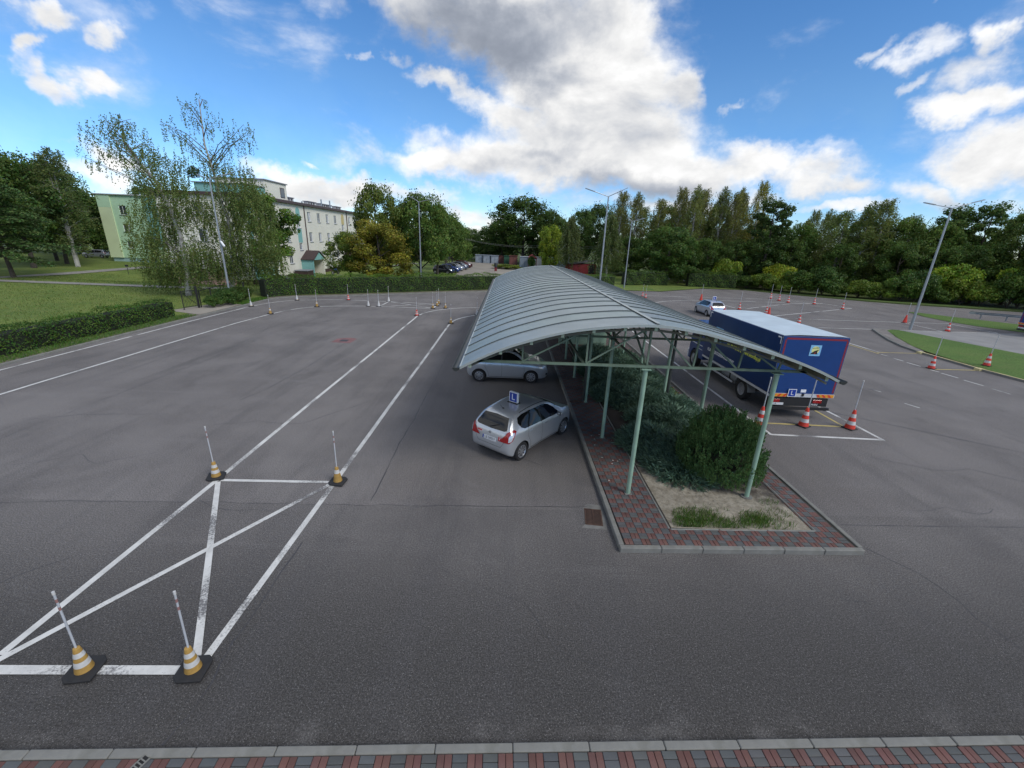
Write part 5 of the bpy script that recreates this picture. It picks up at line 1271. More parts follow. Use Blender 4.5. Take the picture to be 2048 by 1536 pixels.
        for xa, ya, dual in ((1.10, 2.1, 1), (1.08, 7.3, 0)):
            ty = MB().lathe([(.28, -.12), (.44, -.135), (.465, -.11), (.47, -.08), (.47, .08), (.465, .11), (.44, .135), (.28, .12)], 36).mesh('tyre', M['rubber'], smooth=True)
            o = obj('wheel', ty, tr, (s_*xa, ya, .47), (0, s_*pi/2, 0))
            pr = [(.28, .12), (.265, .11), (.255, .0 if dual else .10), (.15, -.03 if dual else .13), (.12, .02 if dual else .15), (.0005, .02 if dual else .155)]
            MB().lathe(pr, 30).build('rim', M['rim'], o, smooth=True)
            for k in range(8):
                a = 2*pi*k/8; MB().cone((.19*cos(a), .19*sin(a), -.02 if dual else .115), .014, .014, .02, 8).build('wheel_nut', M['alu'], o)
    ch = MB(); ch.box(-.45, -.33, 0.1, 7.9, .62, .88); ch.box(.33, .45, 0.1, 7.9, .62, .88); ch.box(-.33, .33, .3, .42, .66, .84); ch.box(-1.0, 1.0, 2.0, 2.2, .40, .54); ch.box(-1.0, 1.0, 7.2, 7.4, .40, .54); ch.box(-1.24, 1.24, .04, 6.1, .89, .999)
    ch.build('chassis', M['darkmetal'], tr)
    MB().box(-.9, -.5, 3.2, 4.6, .42, .86).build('fuel_tank', M['alu'], tr, bevel=.04, seg=2)
    MB().box(.55, 1.1, 3.2, 4.0, .45, .86).build('battery_box', M['black'], tr)
    MB().box(-1.15, 1.15, -.12, -.02, .40, .50).build('underrun_bar', M['black'], tr)
    bb = MB().box(-1.2, 1.1, .0, .06, .52, .86).build('tail_panel', M['black'], tr)
    for x0 in (-1.18, .50): MB().box(x0, x0 + .36, -.02, -.001, .66, .80).build('tail_light', M['red_lens'], tr, bevel=.01)
    pt = MB().box(-1.17, -.66, -.025, -.015, .56, .655).build('licence_plate', M['plate_white'], tr)
    place(obj('lettering', text_mesh('LB', .09, 'lettering', M['black'], .0006), pt), basis((1, 0, 0), (0, 0, 1), (-1.0, -.027, .607)))
    place(obj('maker_lettering', text_mesh('MAN', .12, 'maker_lettering', M['signwhite'], .001), tr), basis((1, 0, 0), (0, 0, 1), (.60, -.006, .592)))
    # cab: profile extruded across
    prof = [(6.28, .62), (6.28, 2.45), (6.42, 2.56), (7.55, 2.58), (7.82, 2.38), (8.02, 1.62), (8.10, 1.05), (8.10, .36), (7.86, .33), (7.83, .60), (7.66, .88), (7.48, 1.0), (7.12, 1.0), (6.92, .88), (6.80, .60)]
    cb_ = MB(); n = len(prof); W = 1.18
    cb_.add([(-W, y, z) for y, z in prof] + [(W, y, z) for y, z in prof], [tuple(range(n)), tuple(range(2*n-1, n-1, -1))] + [(i, (i+1) % n, n+(i+1) % n, n+i) for i in range(n)])
    cab = cb_.build('cab', M['trucknavy2'], tr, bevel=.03, seg=2)
    for s_ in (-1, 1):
        x = s_*1.184
        MB().add([(x, 6.72, 1.62), (x, 7.86, 1.62), (x, 7.70, 2.30), (x, 6.72, 2.30)], [(0,1,2,3)]).build('side_window', M['glass'], cab)
        MB().box(min(x, x+s_*.004), max(x, x+s_*.004), 6.50, 8.0, 1.30, 1.345).build('white_stripe', M['signwhite'], cab)
        MB().box(min(x, x+s_*.004), max(x, x+s_*.004), 6.45, 7.2, 1.10, 1.13).build('white_stripe', M['signwhite'], cab)
        MB().cbox((s_*1.36, 7.95, 2.0), (.16, .10, .44)).build('mirror', M['black'], cab, bevel=.03, seg=2)
        MB().beam((s_*1.17, 7.8, 2.2), (s_*1.36, 7.95, 2.2), .03).build('mirror_arm', M['black'], cab)
    MB().add([(-1.08, 8.03, 1.68), (1.08, 8.03, 1.68), (1.02, 7.855, 2.33), (-1.02, 7.855, 2.33)], [(0,1,2,3)]).build('windscreen', M['glass'], cab)
    MB().box(-1.2, 1.2, 8.08, 8.22, .34, .82).build('bumper', M['signwhite'], cab, bevel=.03)
    MB().box(-1.0, 1.0, 8.105, 8.115, .95, 1.45).build('grille', M['black'], cab)
    return tr
make_truck((TX, TYY, 0), 0, 'dark blue box truck with pale roof and yellow lettering standing right of the carport')
make_truck((45.75, 36.0, 0), RD(-90), 'blue truck cut by the right photo edge, only its rear corner in view', full=False)

# ================================================================== VEGETATION
def quads_mesh(name, V, material):
    """V: (N,4,3) array of quads"""
    V = np.ascontiguousarray(V, dtype=np.float32); N = V.shape[0]
    me = bpy.data.meshes.new(name)
    me.vertices.add(N * 4); me.vertices.foreach_set('co', V.reshape(-1))
    me.loops.add(N * 4); me.loops.foreach_set('vertex_index', np.arange(N * 4, dtype=np.int32))
    me.polygons.add(N); me.polygons.foreach_set('loop_start', np.arange(0, N * 4, 4, dtype=np.int32))
    me.materials.append(material); me.update(calc_edges=True); return me
def unit(a): return a / np.maximum(np.linalg.norm(a, axis=1, keepdims=True), 1e-9)
def leaves(C, L, W, bias=None, flat=0.6):
    """leaf-shaped quads at C, half length L, half width W, normals biased along bias"""
    N = len(C); n = rng.normal(size=(N, 3)) * flat
    if bias is not None: n = n + bias
    n = unit(n); t = unit(np.cross(n, rng.normal(size=(N, 3)))); b = np.cross(n, t)
    s = rng.uniform(0.65, 1.25, (N, 1)); L_ = L * s; W_ = W * s
    fold = n * (W_ * 0.35)
    return np.stack([C - t * L_, C + b * W_ + fold, C + t * L_, C - b * W_ + fold], axis=1)
def ball(n):
    d = unit(rng.normal(size=(n, 3))); return d
def crown_clumps(K, r, z0, z1, shape):
    out = []
    for i in range(K):
        t = (i + 0.5) / K; a = i * 2.399963 + rnd.uniform(-.5, .5)
        u = rnd.random() ** 0.8
        z = z0 + (z1 - z0) * (t * 0.97 + 0.015)
        q = (z - z0) / (z1 - z0)
        if shape == 'round': pr = math.sqrt(max(0, 1 - (2 * q - 0.85) ** 2 / 1.35))
        elif shape == 'cone': pr = (1 - q) ** 0.5 * (1.0 if q > 0.12 else 0.75)
        elif shape == 'column': pr = 0.9 * math.sqrt(max(0, 1 - (2*q - 0.8)**4 / 2.1))
        else: pr = 1.0
        rad = r * pr * rnd.choice((0.45, 0.75, 0.9, 1.0)) * rnd.uniform(0.82, 1.08)
        out.append((rad * cos(a), rad * sin(a), z))
    return out
def limbs_mesh(name, clumps, h, trunk_r, z0, m, lean=(0, 0), nl=14, top=0.9):
    mb = MB(); tp = (lean[0], lean[1], h * top)
    k = 6; pts = [(lean[0] * (i/k)**1.5 + (rnd.uniform(-.08, .08) if i else 0), lean[1] * (i/k)**1.5 + (rnd.uniform(-.08, .08) if i else 0), h * top * i / k) for i in range(k + 1)]
    pts[0] = (0, 0, -0.15)
    mb.tube(pts, [trunk_r * 1.25] + [trunk_r * (1 - 0.85 * i / k) for i in range(1, k + 1)], 9)
    for c in sorted(clumps, key=lambda c: rnd.random())[:nl]:
        zz = max(z0 * 0.8, c[2] - rnd.uniform(0.25, 0.45) * math.hypot(c[0], c[1]) - 0.8); q = zz / (h * top)
        if q > 0.93: continue
        b = (lean[0] * q**1.5, lean[1] * q**1.5, zz); mid = ((b[0] + c[0]) * .5, (b[1] + c[1]) * .5, (b[2] + c[2]) * .5 + 0.2)
        rr = trunk_r * (1 - 0.8 * q) * 0.5
        mb.tube([b, mid, c], [rr, rr * .6, rr * .2], 6)
    return mb.mesh(name, m, smooth=True)
def proto_broad(K, NL, h=10.0, r=4.0, z0=1.6, shape='round', leafL=0.17, m='lf', rc=(0.16, 0.30), trunk_r=0.2, bark='bark', skirt=1.0):
    cl = crown_clumps(K, r * 0.86, z0 + 0.6, h - 0.9, shape)
    NL = int(NL * 1.9); leafL *= .74
    per = NL // K; Cs, Bs = [], []
    for c in cl:
        R = r * rnd.uniform(*rc); n = int(per * rnd.uniform(0.6, 1.4)); d = ball(n)
        rad = R * (rng.uniform(0.25, 1.0, (n, 1)) ** 0.45)
        p = d * rad; p[:, 2] *= 0.72
        Cs.append(p + np.array(c)); Bs.append(d * 0.7 + np.array([0, 0, 0.45]))
    # sparse loose twigs leaving the crown
    n = NL // 12; cidx = rng.integers(0, len(cl), n); cc = np.array(cl)[cidx]
    d = ball(n); d[:, 2] = np.abs(d[:, 2]) * 0.8; Cs.append(cc + d * r * rng.uniform(0.2, 0.42, (n, 1))); Bs.append(d)
    C = np.concatenate(Cs); B = np.concatenate(Bs)
    me = quads_mesh('crown', leaves(C, leafL, leafL * 0.62, B), M[m])
    return me, limbs_mesh('trunk', cl, h, trunk_r, z0, M[bark])
def strands(tops, lens, step, L, W, sway=0.05, drift=None):
    C = []
    for (p, ln) in zip(tops, lens):
        k = max(3, int(ln / step)); t = np.linspace(0, 1, k)[:, None]
        a = rng.normal(size=(1, 3)) * 0.12 * ln; a[0, 2] = 0
        if drift is not None: a[0, :2] += np.array(drift) * ln * 0.25
        q = np.array(p)[None] + np.array([[0, 0, -ln]]) * t + a * t ** 1.5 + rng.normal(size=(k, 3)) * sway
        C.append(q)
    C = np.concatenate(C); B = rng.normal(size=C.shape); B[:, 2] = 0
    return leaves(C, L, W, B * 0.8, 0.4)
def proto_birch(h=14.0, r=2.5, n_br=46, per=7, leafL=0.13, upright=True, z0=2.0, weep=1.3, stems=1, m='lf_birch'):
    mb = MB(); tops, lens = [], []; extra = []
    for s in range(stems):
        lx, ly = (rnd.uniform(-1, 1) * 0.9, rnd.uniform(-.6, .6)) if stems > 1 else (rnd.uniform(-.4, .4), 0)
        hh = h * (1 if s == 0 else rnd.uniform(.82, .95)); k = 7
        ax = [(lx * (i/k)**1.3, ly * (i/k)**1.3, hh * i / k) for i in range(k + 1)]
        mb.tube([(0, 0, -.1)] + ax[1:], [0.17 * (1 - 0.93 * i / k) for i in range(k + 1)], 8)
        for i in range(n_br // stems):
            q = (i + rnd.random()) / (n_br // stems); z = z0 + (hh - z0 - .3) * q
            prof = (math.sin(pi * min(1, 0.12 + 0.88 * q)) ** 0.6 * 0.9 + 0.1) if upright else (1 - q * 0.75)
            L_ = r * prof * rnd.uniform(0.55, 1.1); a = i * 2.4 + rnd.uniform(-.4, .4)
            b = Vector((lx * (z/hh)**1.3, ly * (z/hh)**1.3, z)); up = 0.85 if upright else 0.35
            e = b + Vector((cos(a) * L_, sin(a) * L_, L_ * up * rnd.uniform(.6, 1.2))); mid = b.lerp(e, .5) + Vector((0, 0, .12 * L_))
            e.z -= 0.25 * L_
            mb.tube([b, mid, e], [.028, .016, .006], 4, caps=False)
            for j in range(per):
                t = 0.25 + 0.78 * (j + rnd.random()) / per
                p = b.lerp(mid, t * 2) if t < .5 else mid.lerp(e, min(1, (t - .5) * 2))
                tops.append(tuple(p + Vector((rnd.uniform(-.2, .2), rnd.uniform(-.2, .2), rnd.uniform(-.05, .15))))); lens.append(weep * rnd.uniform(.35, 1.0))
    V = strands(tops, lens, 0.085, leafL, leafL * .55, 0.08)
    return quads_mesh('crown', V, M[m]), mb.mesh('trunk', M['birchbark'], smooth=True)
print('protos')
PR = {}
PR['broadA'] = (*proto_broad(46, 9000), 10.0, 4.0)
PR['broadB'] = (*proto_broad(60, 9000, shape='round', leafL=0.16, rc=(.14, .24)), 10.0, 4.0)
PR['broadC'] = (*proto_broad(34, 7000, z0=0.4, leafL=0.19, rc=(.2, .32)), 10.0, 4.0)
PR['cone'] = (*proto_broad(60, 9000, h=12, r=3.2, z0=0.6, shape='cone', leafL=0.15, rc=(.14, .24)), 12.0, 3.2)
PR['column'] = (*proto_broad(44, 6500, h=12, r=2.8, z0=0.8, shape='column', leafL=0.16, rc=(.18, .3)), 12.0, 2.8)
PR['birchA'] = (*proto_birch(n_br=70, per=13, leafL=.095), 14.0, 2.2)
PR['birchB'] = (*proto_birch(stems=2, n_br=74, r=2.2, per=13, leafL=.095), 14.0, 2.2)
PR['willow'] = (*proto_birch(h=10, r=3.6, n_br=70, per=12, upright=False, z0=2.2, weep=2.6, leafL=0.11), 10.0, 3.8)
PR['bush'] = (*proto_broad(16, 2600, h=3, r=1.8, z0=0.05, leafL=0.13, rc=(.28, .42), trunk_r=.05), 3.0, 1.8)
def tree(kind, x, y, h, r, color, label, name='tree', z=None, group=None, bark=None):
    cr, tk, ph, prr = PR[kind]; z = terr(x, y) if z is None else z
    root = empty(name, (x, y, z), rnd.uniform(0, 6.28), label, 'bush' if name == 'bush' else 'tree', group)
    c = obj('crown', cr, root); t_ = obj('trunk', tk, root)
    s = (r / prr, r / prr, h / ph); c.scale = s; t_.scale = s
    v = rnd.uniform(.9, 1.1); c.color = (color[0]*v, color[1]*v, color[2]*v, 1)
    return root
DK = (0.72, 0.76, 0.66); MD = (1.1, 1.08, 0.9); LT = (1.5, 1.35, 1.0); OL = (1.35, 1.1, 0.9); YG = (2.5, 2.0, 0.9); OR = (3.0, 1.55, 0.7); BL = (.75, .85, .85)
T = [
 ('broadA', -66.8, 62.0, 15.4, 5.5, DK, 'tall dark tree at the far left edge of the photo, rearmost over the lawn tree'),
 ('broadB', -70.0, 70.0, 15.6, 5.0, DK, 'dark tree second from the left edge behind the lone lawn tree'),
 ('birchB', -64.5, 66.0, 16.2, 4.0, (.8, .85, .8), 'wispy topped tree rising over the dark trees at far left'),
 ('broadA', -76.5, 75.0, 15.4, 4.8, BL, 'dark tree third from the left edge, left of the mint gable'),
 ('birchA', -80.0, 80.0, 15.6, 3.4, (.8, .85, .8), 'thin topped tree just left of the mint gable wall'),
 ('broadC', -86.0, 90.0, 13.6, 6.0, DK, 'dark tree touching the left edge of the mint gable'),
 ('broadC', -90.0, 97.0, 12.6, 6.5, DK, 'low dark tree in the shade beyond the silver car at left'),
 ('broadC', -82.0, 62.0, 13.0, 7.0, DK, 'broad dark tree deep at the left edge behind the lone tree'),
 ('broadB', -80.8, 102.0, 15.5, 4.4, MD, 'tree top peeping above the mint flats roof'),
 ('broadA', -18.4, 62.0, 13.3, 3.4, OL, 'conical olive tree behind the hedge, right of the cream flats'),
 ('broadC', -16.9, 57.5, 8.3, 4.3, (2.1, 1.2, .62), 'low autumn tree turning orange and yellow in front of the conical tree'),
 ('broadA', -21.2, 58.5, 6.8, 3.0, (1.35, 1.15, .8), 'low bushy tree at the left foot of the autumn tree near the porch'),
 ('broadB', -15.6, 67.0, 11.2, 3.4, OL, 'green tree filling in between the olive tree and the big round tree'),
 ('broadA', -13.0, 65.0, 12.6, 4.5, MD, 'big round green tree right of the autumn tree'),
 ('broadB', -12.2, 75.0, 12.0, 3.8, MD, 'second round tree of the row shading the parked cars'),
 ('broadA', -12.2, 86.0, 11.2, 3.7, MD, 'third round tree of the row shading the parked cars'),
 ('broadB', -12.5, 97.0, 10.8, 3.6, MD, 'fourth round tree of the row over the yard road'),
 ('broadC', -12.8, 108.0, 10.2, 3.8, MD, 'fifth smaller tree of the row near the grey garages'),
 ('broadC', -13.5, 124.0, 9.5, 4.0, DK, 'small far tree at the end of the yard road'),
 ('broadC', -6.0, 130.0, 10.0, 4.5, DK, 'far low tree behind the grey garages'),
 ('broadA', 3.6, 119.0, 17.6, 9.0, DK, 'huge dark oak behind the row of garages'),
 ('broadB', -2.0, 124.0, 12.0, 5.0, DK, 'dark lower tree at the left foot of the huge oak'),
 ('broadB', 10.2, 114.0, 14.5, 4.2, DK, 'dark tree just right of the huge oak'),
 ('broadC', 9.2, 98.0, 9.9, 3.1, YG, 'bright yellow green young tree between the dark oak and the willow'),
 ('willow', 12.6, 92.0, 11.3, 3.7, (.85, .85, .85), 'grey green willow left of the tall middle lamp post'),
 ('broadB', 16.7, 104.0, 14.2, 4.2, DK, 'dark tree behind the left willow'),
 ('broadA', 21.4, 109.0, 15.8, 4.4, DK, 'dark crown right behind the tall middle lamp head'),
 ('willow', 18.9, 84.0, 11.2, 4.1, (.85, .9, .85), 'broad weeping willow behind the lamp post on the far verge'),
 ('birchA', 23.7, 98.0, 17.0, 3.0, OL, 'slim birch top over the willow, left one of two'),
 ('birchB', 26.6, 96.0, 16.8, 2.8, OL, 'slim birch top over the willow, right one of two'),
 ('birchA', 29.4, 90.0, 15.0, 2.6, (1.3, 1.1, .9), 'thin birch in the gap left of the birch group'),
 ('broadA', 26.6, 73.5, 9.7, 5.3, (.78, .85, .75), 'dark spreading maple overhanging the gap in the right hedge'),
 ('birchA', 31.1, 84.0, 16.5, 2.6, OL, 'birch at the left end of the tall birch group'),
 ('birchB', 33.2, 81.5, 16.8, 2.5, (1.2, 1.1, .9), 'second birch of the tall group with pale leaning stems'),
 ('birchA', 35.8, 84.0, 16.4, 2.7, OL, 'third birch in the middle of the tall birch group'),
 ('birchB', 37.6, 81.0, 16.6, 2.7, (1.1, 1.05, .9), 'fourth birch of the tall group above the end of the hedge'),
 ('birchA', 39.6, 80.0, 15.6, 2.6, OL, 'fifth birch of the tall group, slightly lower than its neighbours'),
 ('birchB', 42.0, 83.0, 16.9, 2.8, OL, 'sixth birch at the right end of the tall group'),
 ('birchA', 43.8, 80.5, 17.6, 2.3, (1.9, 1.45, .9), 'yellowing birch standing highest of the whole right wood'),
 ('column', 43.4, 74.5, 15.0, 4.1, (.5, .55, .55), 'very dark oak standing proud of the birch group'),
 ('broadC', 50.5, 79.0, 11.2, 4.2, (.95, 1.0, .8), 'rounded green tree right of the very dark oak'),
 ('birchA', 56.5, 84.0, 13.6, 2.2, (1.2, 1.15, 1.1), 'pale airy birch behind the wood, left one of two'),
 ('birchB', 59.0, 83.5, 13.9, 2.1, (1.2, 1.15, 1.1), 'pale airy birch behind the wood, right one of two'),
 ('birchA', 54.6, 73.0, 12.8, 3.1, (1.05, 1.1, .85), 'leaning birch in the middle of the right wood, left one'),
 ('birchB', 57.0, 71.5, 14.2, 3.1, (1.05, 1.1, .85), 'leaning birch in the middle of the right wood, centre one'),
 ('birchA', 59.2, 71.0, 14.5, 3.0, (1.15, 1.1, .85), 'leaning birch in the middle of the right wood, right one'),
 ('broadA', 62.2, 70.0, 12.3, 4.0, MD, 'leafy tree just left of the right lamp head'),
 ('broadB', 65.0, 67.0, 11.6, 3.8, MD, 'leafy tree directly behind the right lamp pole'),
 ('column', 67.6, 68.0, 14.3, 3.6, (.8, .85, .8), 'ragged dark topped tree behind the right lamp arms, left one'),
 ('column', 70.5, 66.0, 14.7, 3.5, (.8, .85, .8), 'ragged dark topped tree behind the right lamp arms, right one'),
 ('broadB', 70.5, 60.5, 13.4, 4.0, (1.0, .95, .8), 'olive green tree right of the lamp near the photo edge'),
 ('broadA', 72.5, 56.0, 13.9, 4.6, (.8, .8, .7), 'dark tree at the right edge of the photo above the guard rail'),
 ('broadC', 76.0, 50.0, 12.5, 5.0, (.9, .95, .8), 'large tree just past the right photo edge'),
]
for k, x, y, h, r, c, lb in T: tree(k, x, y, h, r, c, lb)
for i, (x, y, h) in enumerate([(25.2, 103, 15.0), (29.0, 97, 14.0), (31.6, 91, 14.6), (34.4, 90, 15.2), (37.2, 89, 15.4), (40.4, 88, 15.2), (44.5, 88, 15.0), (47.8, 86, 12.6), (50.5, 90, 12.4), (53.2, 80, 11.8), (56.2, 78, 12.4), (60.4, 77, 12.6), (63.6, 76, 12.0), (67.5, 75, 12.6), (71.5, 72, 12.8), (74.5, 66, 12.8), (19.0, 112, 13.6), (13.0, 116, 12.8), (78.0, 60, 12.5)]):
    tree(('birchB', 'birchA', 'broadB')[i % 3], x, y, h, (2.9, 2.9, 3.6)[i % 3], (1.05, 1.05, .85), 'pale green tree standing behind the front row of the right wood', group='second row of the right wood')
# darker trees deeper in the woods that close the gaps
for i, (x, y, h) in enumerate([(16, 122, 11), (27, 112, 12), (34, 100, 12), (41, 96, 12), (47, 92, 11), (53, 92, 10.5), (60, 90, 10), (66, 84, 10), (72, 80, 10), (78, 72, 10), (84, 64, 10), (92, 62, 11), (88, 54, 11), (96, 50, 11), (100, 42, 11), (80, 58, 11), (46, 80, 10), (36, 90, 9), (24, 90, 8), (51, 84, 9), (64, 77, 9), (9, 126, 12), (30, 76.5, 7.5), (34.5, 76.5, 8), (39, 75.5, 8), (48, 75, 8.5), (53.5, 70.5, 8), (59.5, 66.5, 8.5), (63.5, 63.5, 8), (66.5, 61, 8.5), (70, 57, 8.5)]):
    tree('broadC', x, y, h, 5.0 if y > 80 else 3.3, (.8, .85, .7), 'dark lower tree filling the wood between the taller crowns at right', group='dark trees inside the wood')
for i, (x, y, h) in enumerate([(-34, 128, 10), (-27, 132, 9.5), (-20, 136, 10), (-13, 138, 9.5), (-7, 142, 9), (0, 140, 10.5), (-100, 92, 12), (-96, 104, 12), (-86, 110, 12), (-104, 78, 13), (-74, 108, 11.5), (-98, 66, 13)]):
    tree('broadC', x, y, h, 5.2, (.75, .8, .7), 'distant tree closing the horizon behind the lawn and the garages', group='distant trees on the horizon')
# shrubs along the far road edge
bl = ['low', 'rounded', 'ragged', 'leafy', 'dense']
edge = [(39.5, 68.9), (41.3, 67.2), (43.4, 65.6), (45.4, 64.2), (47.3, 62.9), (49.2, 61.6), (51.2, 60.4), (53.4, 59.5), (55.6, 58.6), (57.8, 57.9), (60.0, 57.3), (62.3, 56.6), (64.7, 55.9), (67.2, 54.6), (69.5, 53.4), (72.0, 52.0), (74.5, 51.0), (77.5, 49.8), (81, 48.0)]
ORD = ['first', 'second', 'third', 'fourth', 'fifth', 'sixth', 'seventh', 'eighth', 'ninth', 'tenth', 'eleventh', 'twelfth', 'thirteenth', 'fourteenth', 'fifteenth', 'sixteenth', 'seventeenth', 'eighteenth', 'nineteenth']
for i, (x, y) in enumerate(edge):
    c = [(.8, .85, .7), (1.15, 1.1, .7), (.65, .75, .65), (1.35, 1.2, .7), (.9, .95, .7)][(i * 3) % 5]
    h = [2.6, 4.2, 3.2, 5.2, 2.4][(i * 2) % 5]
    if x > 62: h += 1.5
    tree('bush', x + rnd.uniform(-.4, .4), y + 1.8 + rnd.uniform(0, .8), h, 1.9 + 0.1 * h, c, ('yellowish','pale green','dull green','bright green','plain green')[[0,3,2,1,4][i % 5]] + (' tall' if h > 4.5 else ' low' if h < 3 else '') + ' shrub, ' + ORD[i] + ' from the left along the wood edge beyond the road', name='bush', group='shrubs along the wood edge')
for x, y, h, r, c, lb in [(43.5, 70.5, 5.0, 2.6, (2.6, 1.9, .7), 'yellowing shrub beside the right end of the far hedge'), (36.0, 73.0, 5.6, 2.6, (2.0, 1.7, .8), 'light green shrub above the far hedge under the birches'),
                        (62.8, 60.5, 6.5, 3.0, (2.2, 1.9, .8), 'light yellow green young tree just right of the right lamp pole'), (68.8, 57.0, 6.8, 3.0, (2.1, 1.9, .8), 'yellow green leafy shrub below the dark topped trees at right'),
                        (-1.2, 103.5, 3.6, 1.3, (.8, .9, .8), 'small dark tree between the white garage door and the long grey shed') if False else (5.2, 101.0, 3.4, 1.0, (.8, .9, .8), 'small dark young tree between the white garage door and the long grey shed'),
                        (-24.5, 37.6, 1.7, 1.3, (.7, .8, .8), 'small dark shrub at the foot of the left lamp post'), (-24.6, 35.8, 1.2, 0.8, (.8, .9, .8), 'low shrub right beside the gateway apron'), (-25.0, 39.9, 1.5, 1.2, (.6, .62, .5), 'brownish ragged shrub under the birches near the kerb')]:
    tree('bush', x, y, h, r, c, lb, name='bush')
# weeds in front of the garages
wb = tree('bush', -0.4, 96.5, 1.3, 3.2, (2.0, 1.5, .9), 'dry reedy thicket on the waste ground in front of the red garages', name='bush')

# lone tree on the lawn: layered drooping crown
def layered():
    mb = MB(); Cs, Bs = [], []; tops = []
    mb.tube([(0, 0, -.2), (-.1, 0, 1.5), (-.45, .1, 4), (-.5, 0, 10.4)], [.26, .2, .16, .03], 10)
    for i in range(58):
        q = i / 58; z = 2.0 + 8.7 * q; a = i * 2.4; L_ = (6.2 if z < 6.5 else 6.2 * (1 - (z - 6.5) / 6.2)) * rnd.uniform(.6, 1.05)
        b = Vector((-.3 - .2 * q, 0, z)); e = b + Vector((cos(a) * L_, sin(a) * L_, rnd.uniform(-.5, .5)))
        mb.tube([b, b.lerp(e, .5) + Vector((0, 0, .35)), e], [.06, .035, .01], 5, caps=False)
        for j in range(5):
            t = .3 + .75 * j / 4.5; c = b.lerp(e, t) + Vector((0, 0, .35 * sin(pi * min(t, 1)))); n = 62; d = ball(n)
            p = d * (0.85 * rng.uniform(.3, 1, (n, 1)) ** .5) * np.array([[1, 1, .38]]); Cs.append(p + np.array(c)); Bs.append(np.tile([[0, 0, 1.2]], (n, 1)) + d * .4)
    return quads_mesh('crown', leaves(np.concatenate(Cs), .15, .09, np.concatenate(Bs), .5), M['lf_dark']), mb.mesh('trunk', M['bark'], smooth=True)
cr, tk = layered()
rt = empty('tree', (-57.2, 50.6, terr(-57.2, 50.6)), 0, 'dark layered tree with a bare leaning trunk on the lawn where the paths meet', 'tree')
c = obj('crown', cr, rt); c.color = (1.25, 1.3, 1.2, 1); obj('trunk', tk, rt)

# the two tall weeping birches at left, blown to one side
def hero(name, label, base, trunk_pts, E, Y, nper, branchy, seed, drift):
    rt = empty(name, (base[0], base[1], terr(*base)), 0, label, 'tree'); ox, oy, oz = base[0], base[1], terr(*base)
    tl = [(x - ox, (y - oy), z - oz) for x, y, z in trunk_pts]
    tb = MB(); n = len(tl); tb.tube(tl, [0.26 * (1 - 0.9 * i / (n - 1)) + .01 for i in range(n)], 9)
    br = MB(); tops, lens = [], []
    def trunk_at(z):
        for a, b in zip(tl, tl[1:]):
            if a[2] <= z <= b[2]: t = (z - a[2]) / (b[2] - a[2] + 1e-9); return Vector(a).lerp(Vector(b), t)
        return Vector(tl[-1] if z > tl[-1][2] else tl[0])
    for (cx_, cz_, rx, rz_, dens) in E:
        cz = cz_ - oz; cxx = cx_ - ox; ry = (rx + rz_) * .5
        k = int(nper * dens)
        for i in range(k):
            d = ball(1)[0] * rnd.uniform(.2, 1) ** .5
            p = Vector((cxx + d[0] * rx, d[1] * ry, cz + d[2] * rz_ + .25))
            ln = rnd.uniform(.6, 2.2) * (1.0 if dens > .5 else .55)
            if p.z - ln < .25: ln = max(.3, p.z - .3)
            if p.z < .6: continue
            tops.append(tuple(p)); lens.append(ln)
        for i in range(branchy):
            d = ball(1)[0]; e = Vector((cxx + d[0] * rx * .8, d[1] * ry * .8, cz + d[2] * rz_ * .6 + .3))
            s = trunk_at(max(1.6, e.z - rnd.uniform(.5, 1.1) * math.hypot(e.x, e.y) * .9)); s = s if s.z < e.z else trunk_at(max(1.5, e.z - 1.5))
            mid = s.lerp(e, .5) + Vector((0, 0, .35)); br.tube([s, mid, e, e + Vector((drift[0] * .5, 0, -.5))], [.05, .03, .014, .005], 5, caps=False)
            for j in range(3): tops.append(tuple(mid.lerp(e, j / 3))); lens.append(rnd.uniform(.5, 1.4))
    V = strands(tops, lens, 0.07, 0.080, 0.045, 0.05, drift)
    c = obj('crown', quads_mesh('crown', V, M['lf_birch']), rt); c.color = (.95, 1.0, .85, 1)
    tb.build('trunk', M['birchbark'], rt, smooth=True); br.build('branches', M['birchtwig'], rt, smooth=True)
    return rt
M['birchtwig'] = mat('grey_twig', (0.13, 0.12, 0.11), 0.85)
E1 = [(-35.5,13.5,1.8,1.2,.22),(-33.3,12.9,2.15,1.6,.5),(-31.4,11.0,2.4,2.0,1.0),(-30.4,8.6,2.6,2.05,1.2),(-32.8,6.8,2.2,2.5,.9),(-31.6,4.3,2.8,2.4,1.3),(-29.6,3.0,2.2,1.9,1.1),(-34.5,4.2,1.3,2.0,.5),(-36.7,11.9,1.1,1.2,.12),(-34.0,14.4,1.7,.75,.14),(-32.9,2.4,1.9,1.3,.7)]
E2 = [(-28.5,16.1,2.0,1.5,.12),(-27.8,14.0,3.0,2.0,.22),(-31.1,14.7,1.1,.95,.07),(-24.9,14.3,1.4,1.5,.14),(-28.9,11.9,2.2,1.65,.32),(-26.4,10.5,2.5,2.1,.9),(-24.8,8.6,2.1,2.6,1.0),(-28.1,7.6,2.6,2.2,1.1),(-25.3,5.8,2.6,2.6,1.3),(-23.9,3.6,1.5,1.6,.8),(-28.2,4.6,2.6,2.4,1.1),(-27.1,2.8,3.0,1.2,1.0)]
hero('birch_tree', 'weeping birch leaning to the left with drooping top, left one of the two tall birches', (-31.0, 41.8), [(-31.0, 41.8, -.2), (-30.6, 41.7, 2.5), (-30.4, 41.5, 5.5), (-30.8, 41.5, 8.0), (-31.6, 41.5, 10.2), (-33.0, 41.5, 12.0), (-34.8, 41.5, 13.6)], E1, 41.5, 240, 4, 1, (-.5, 0))
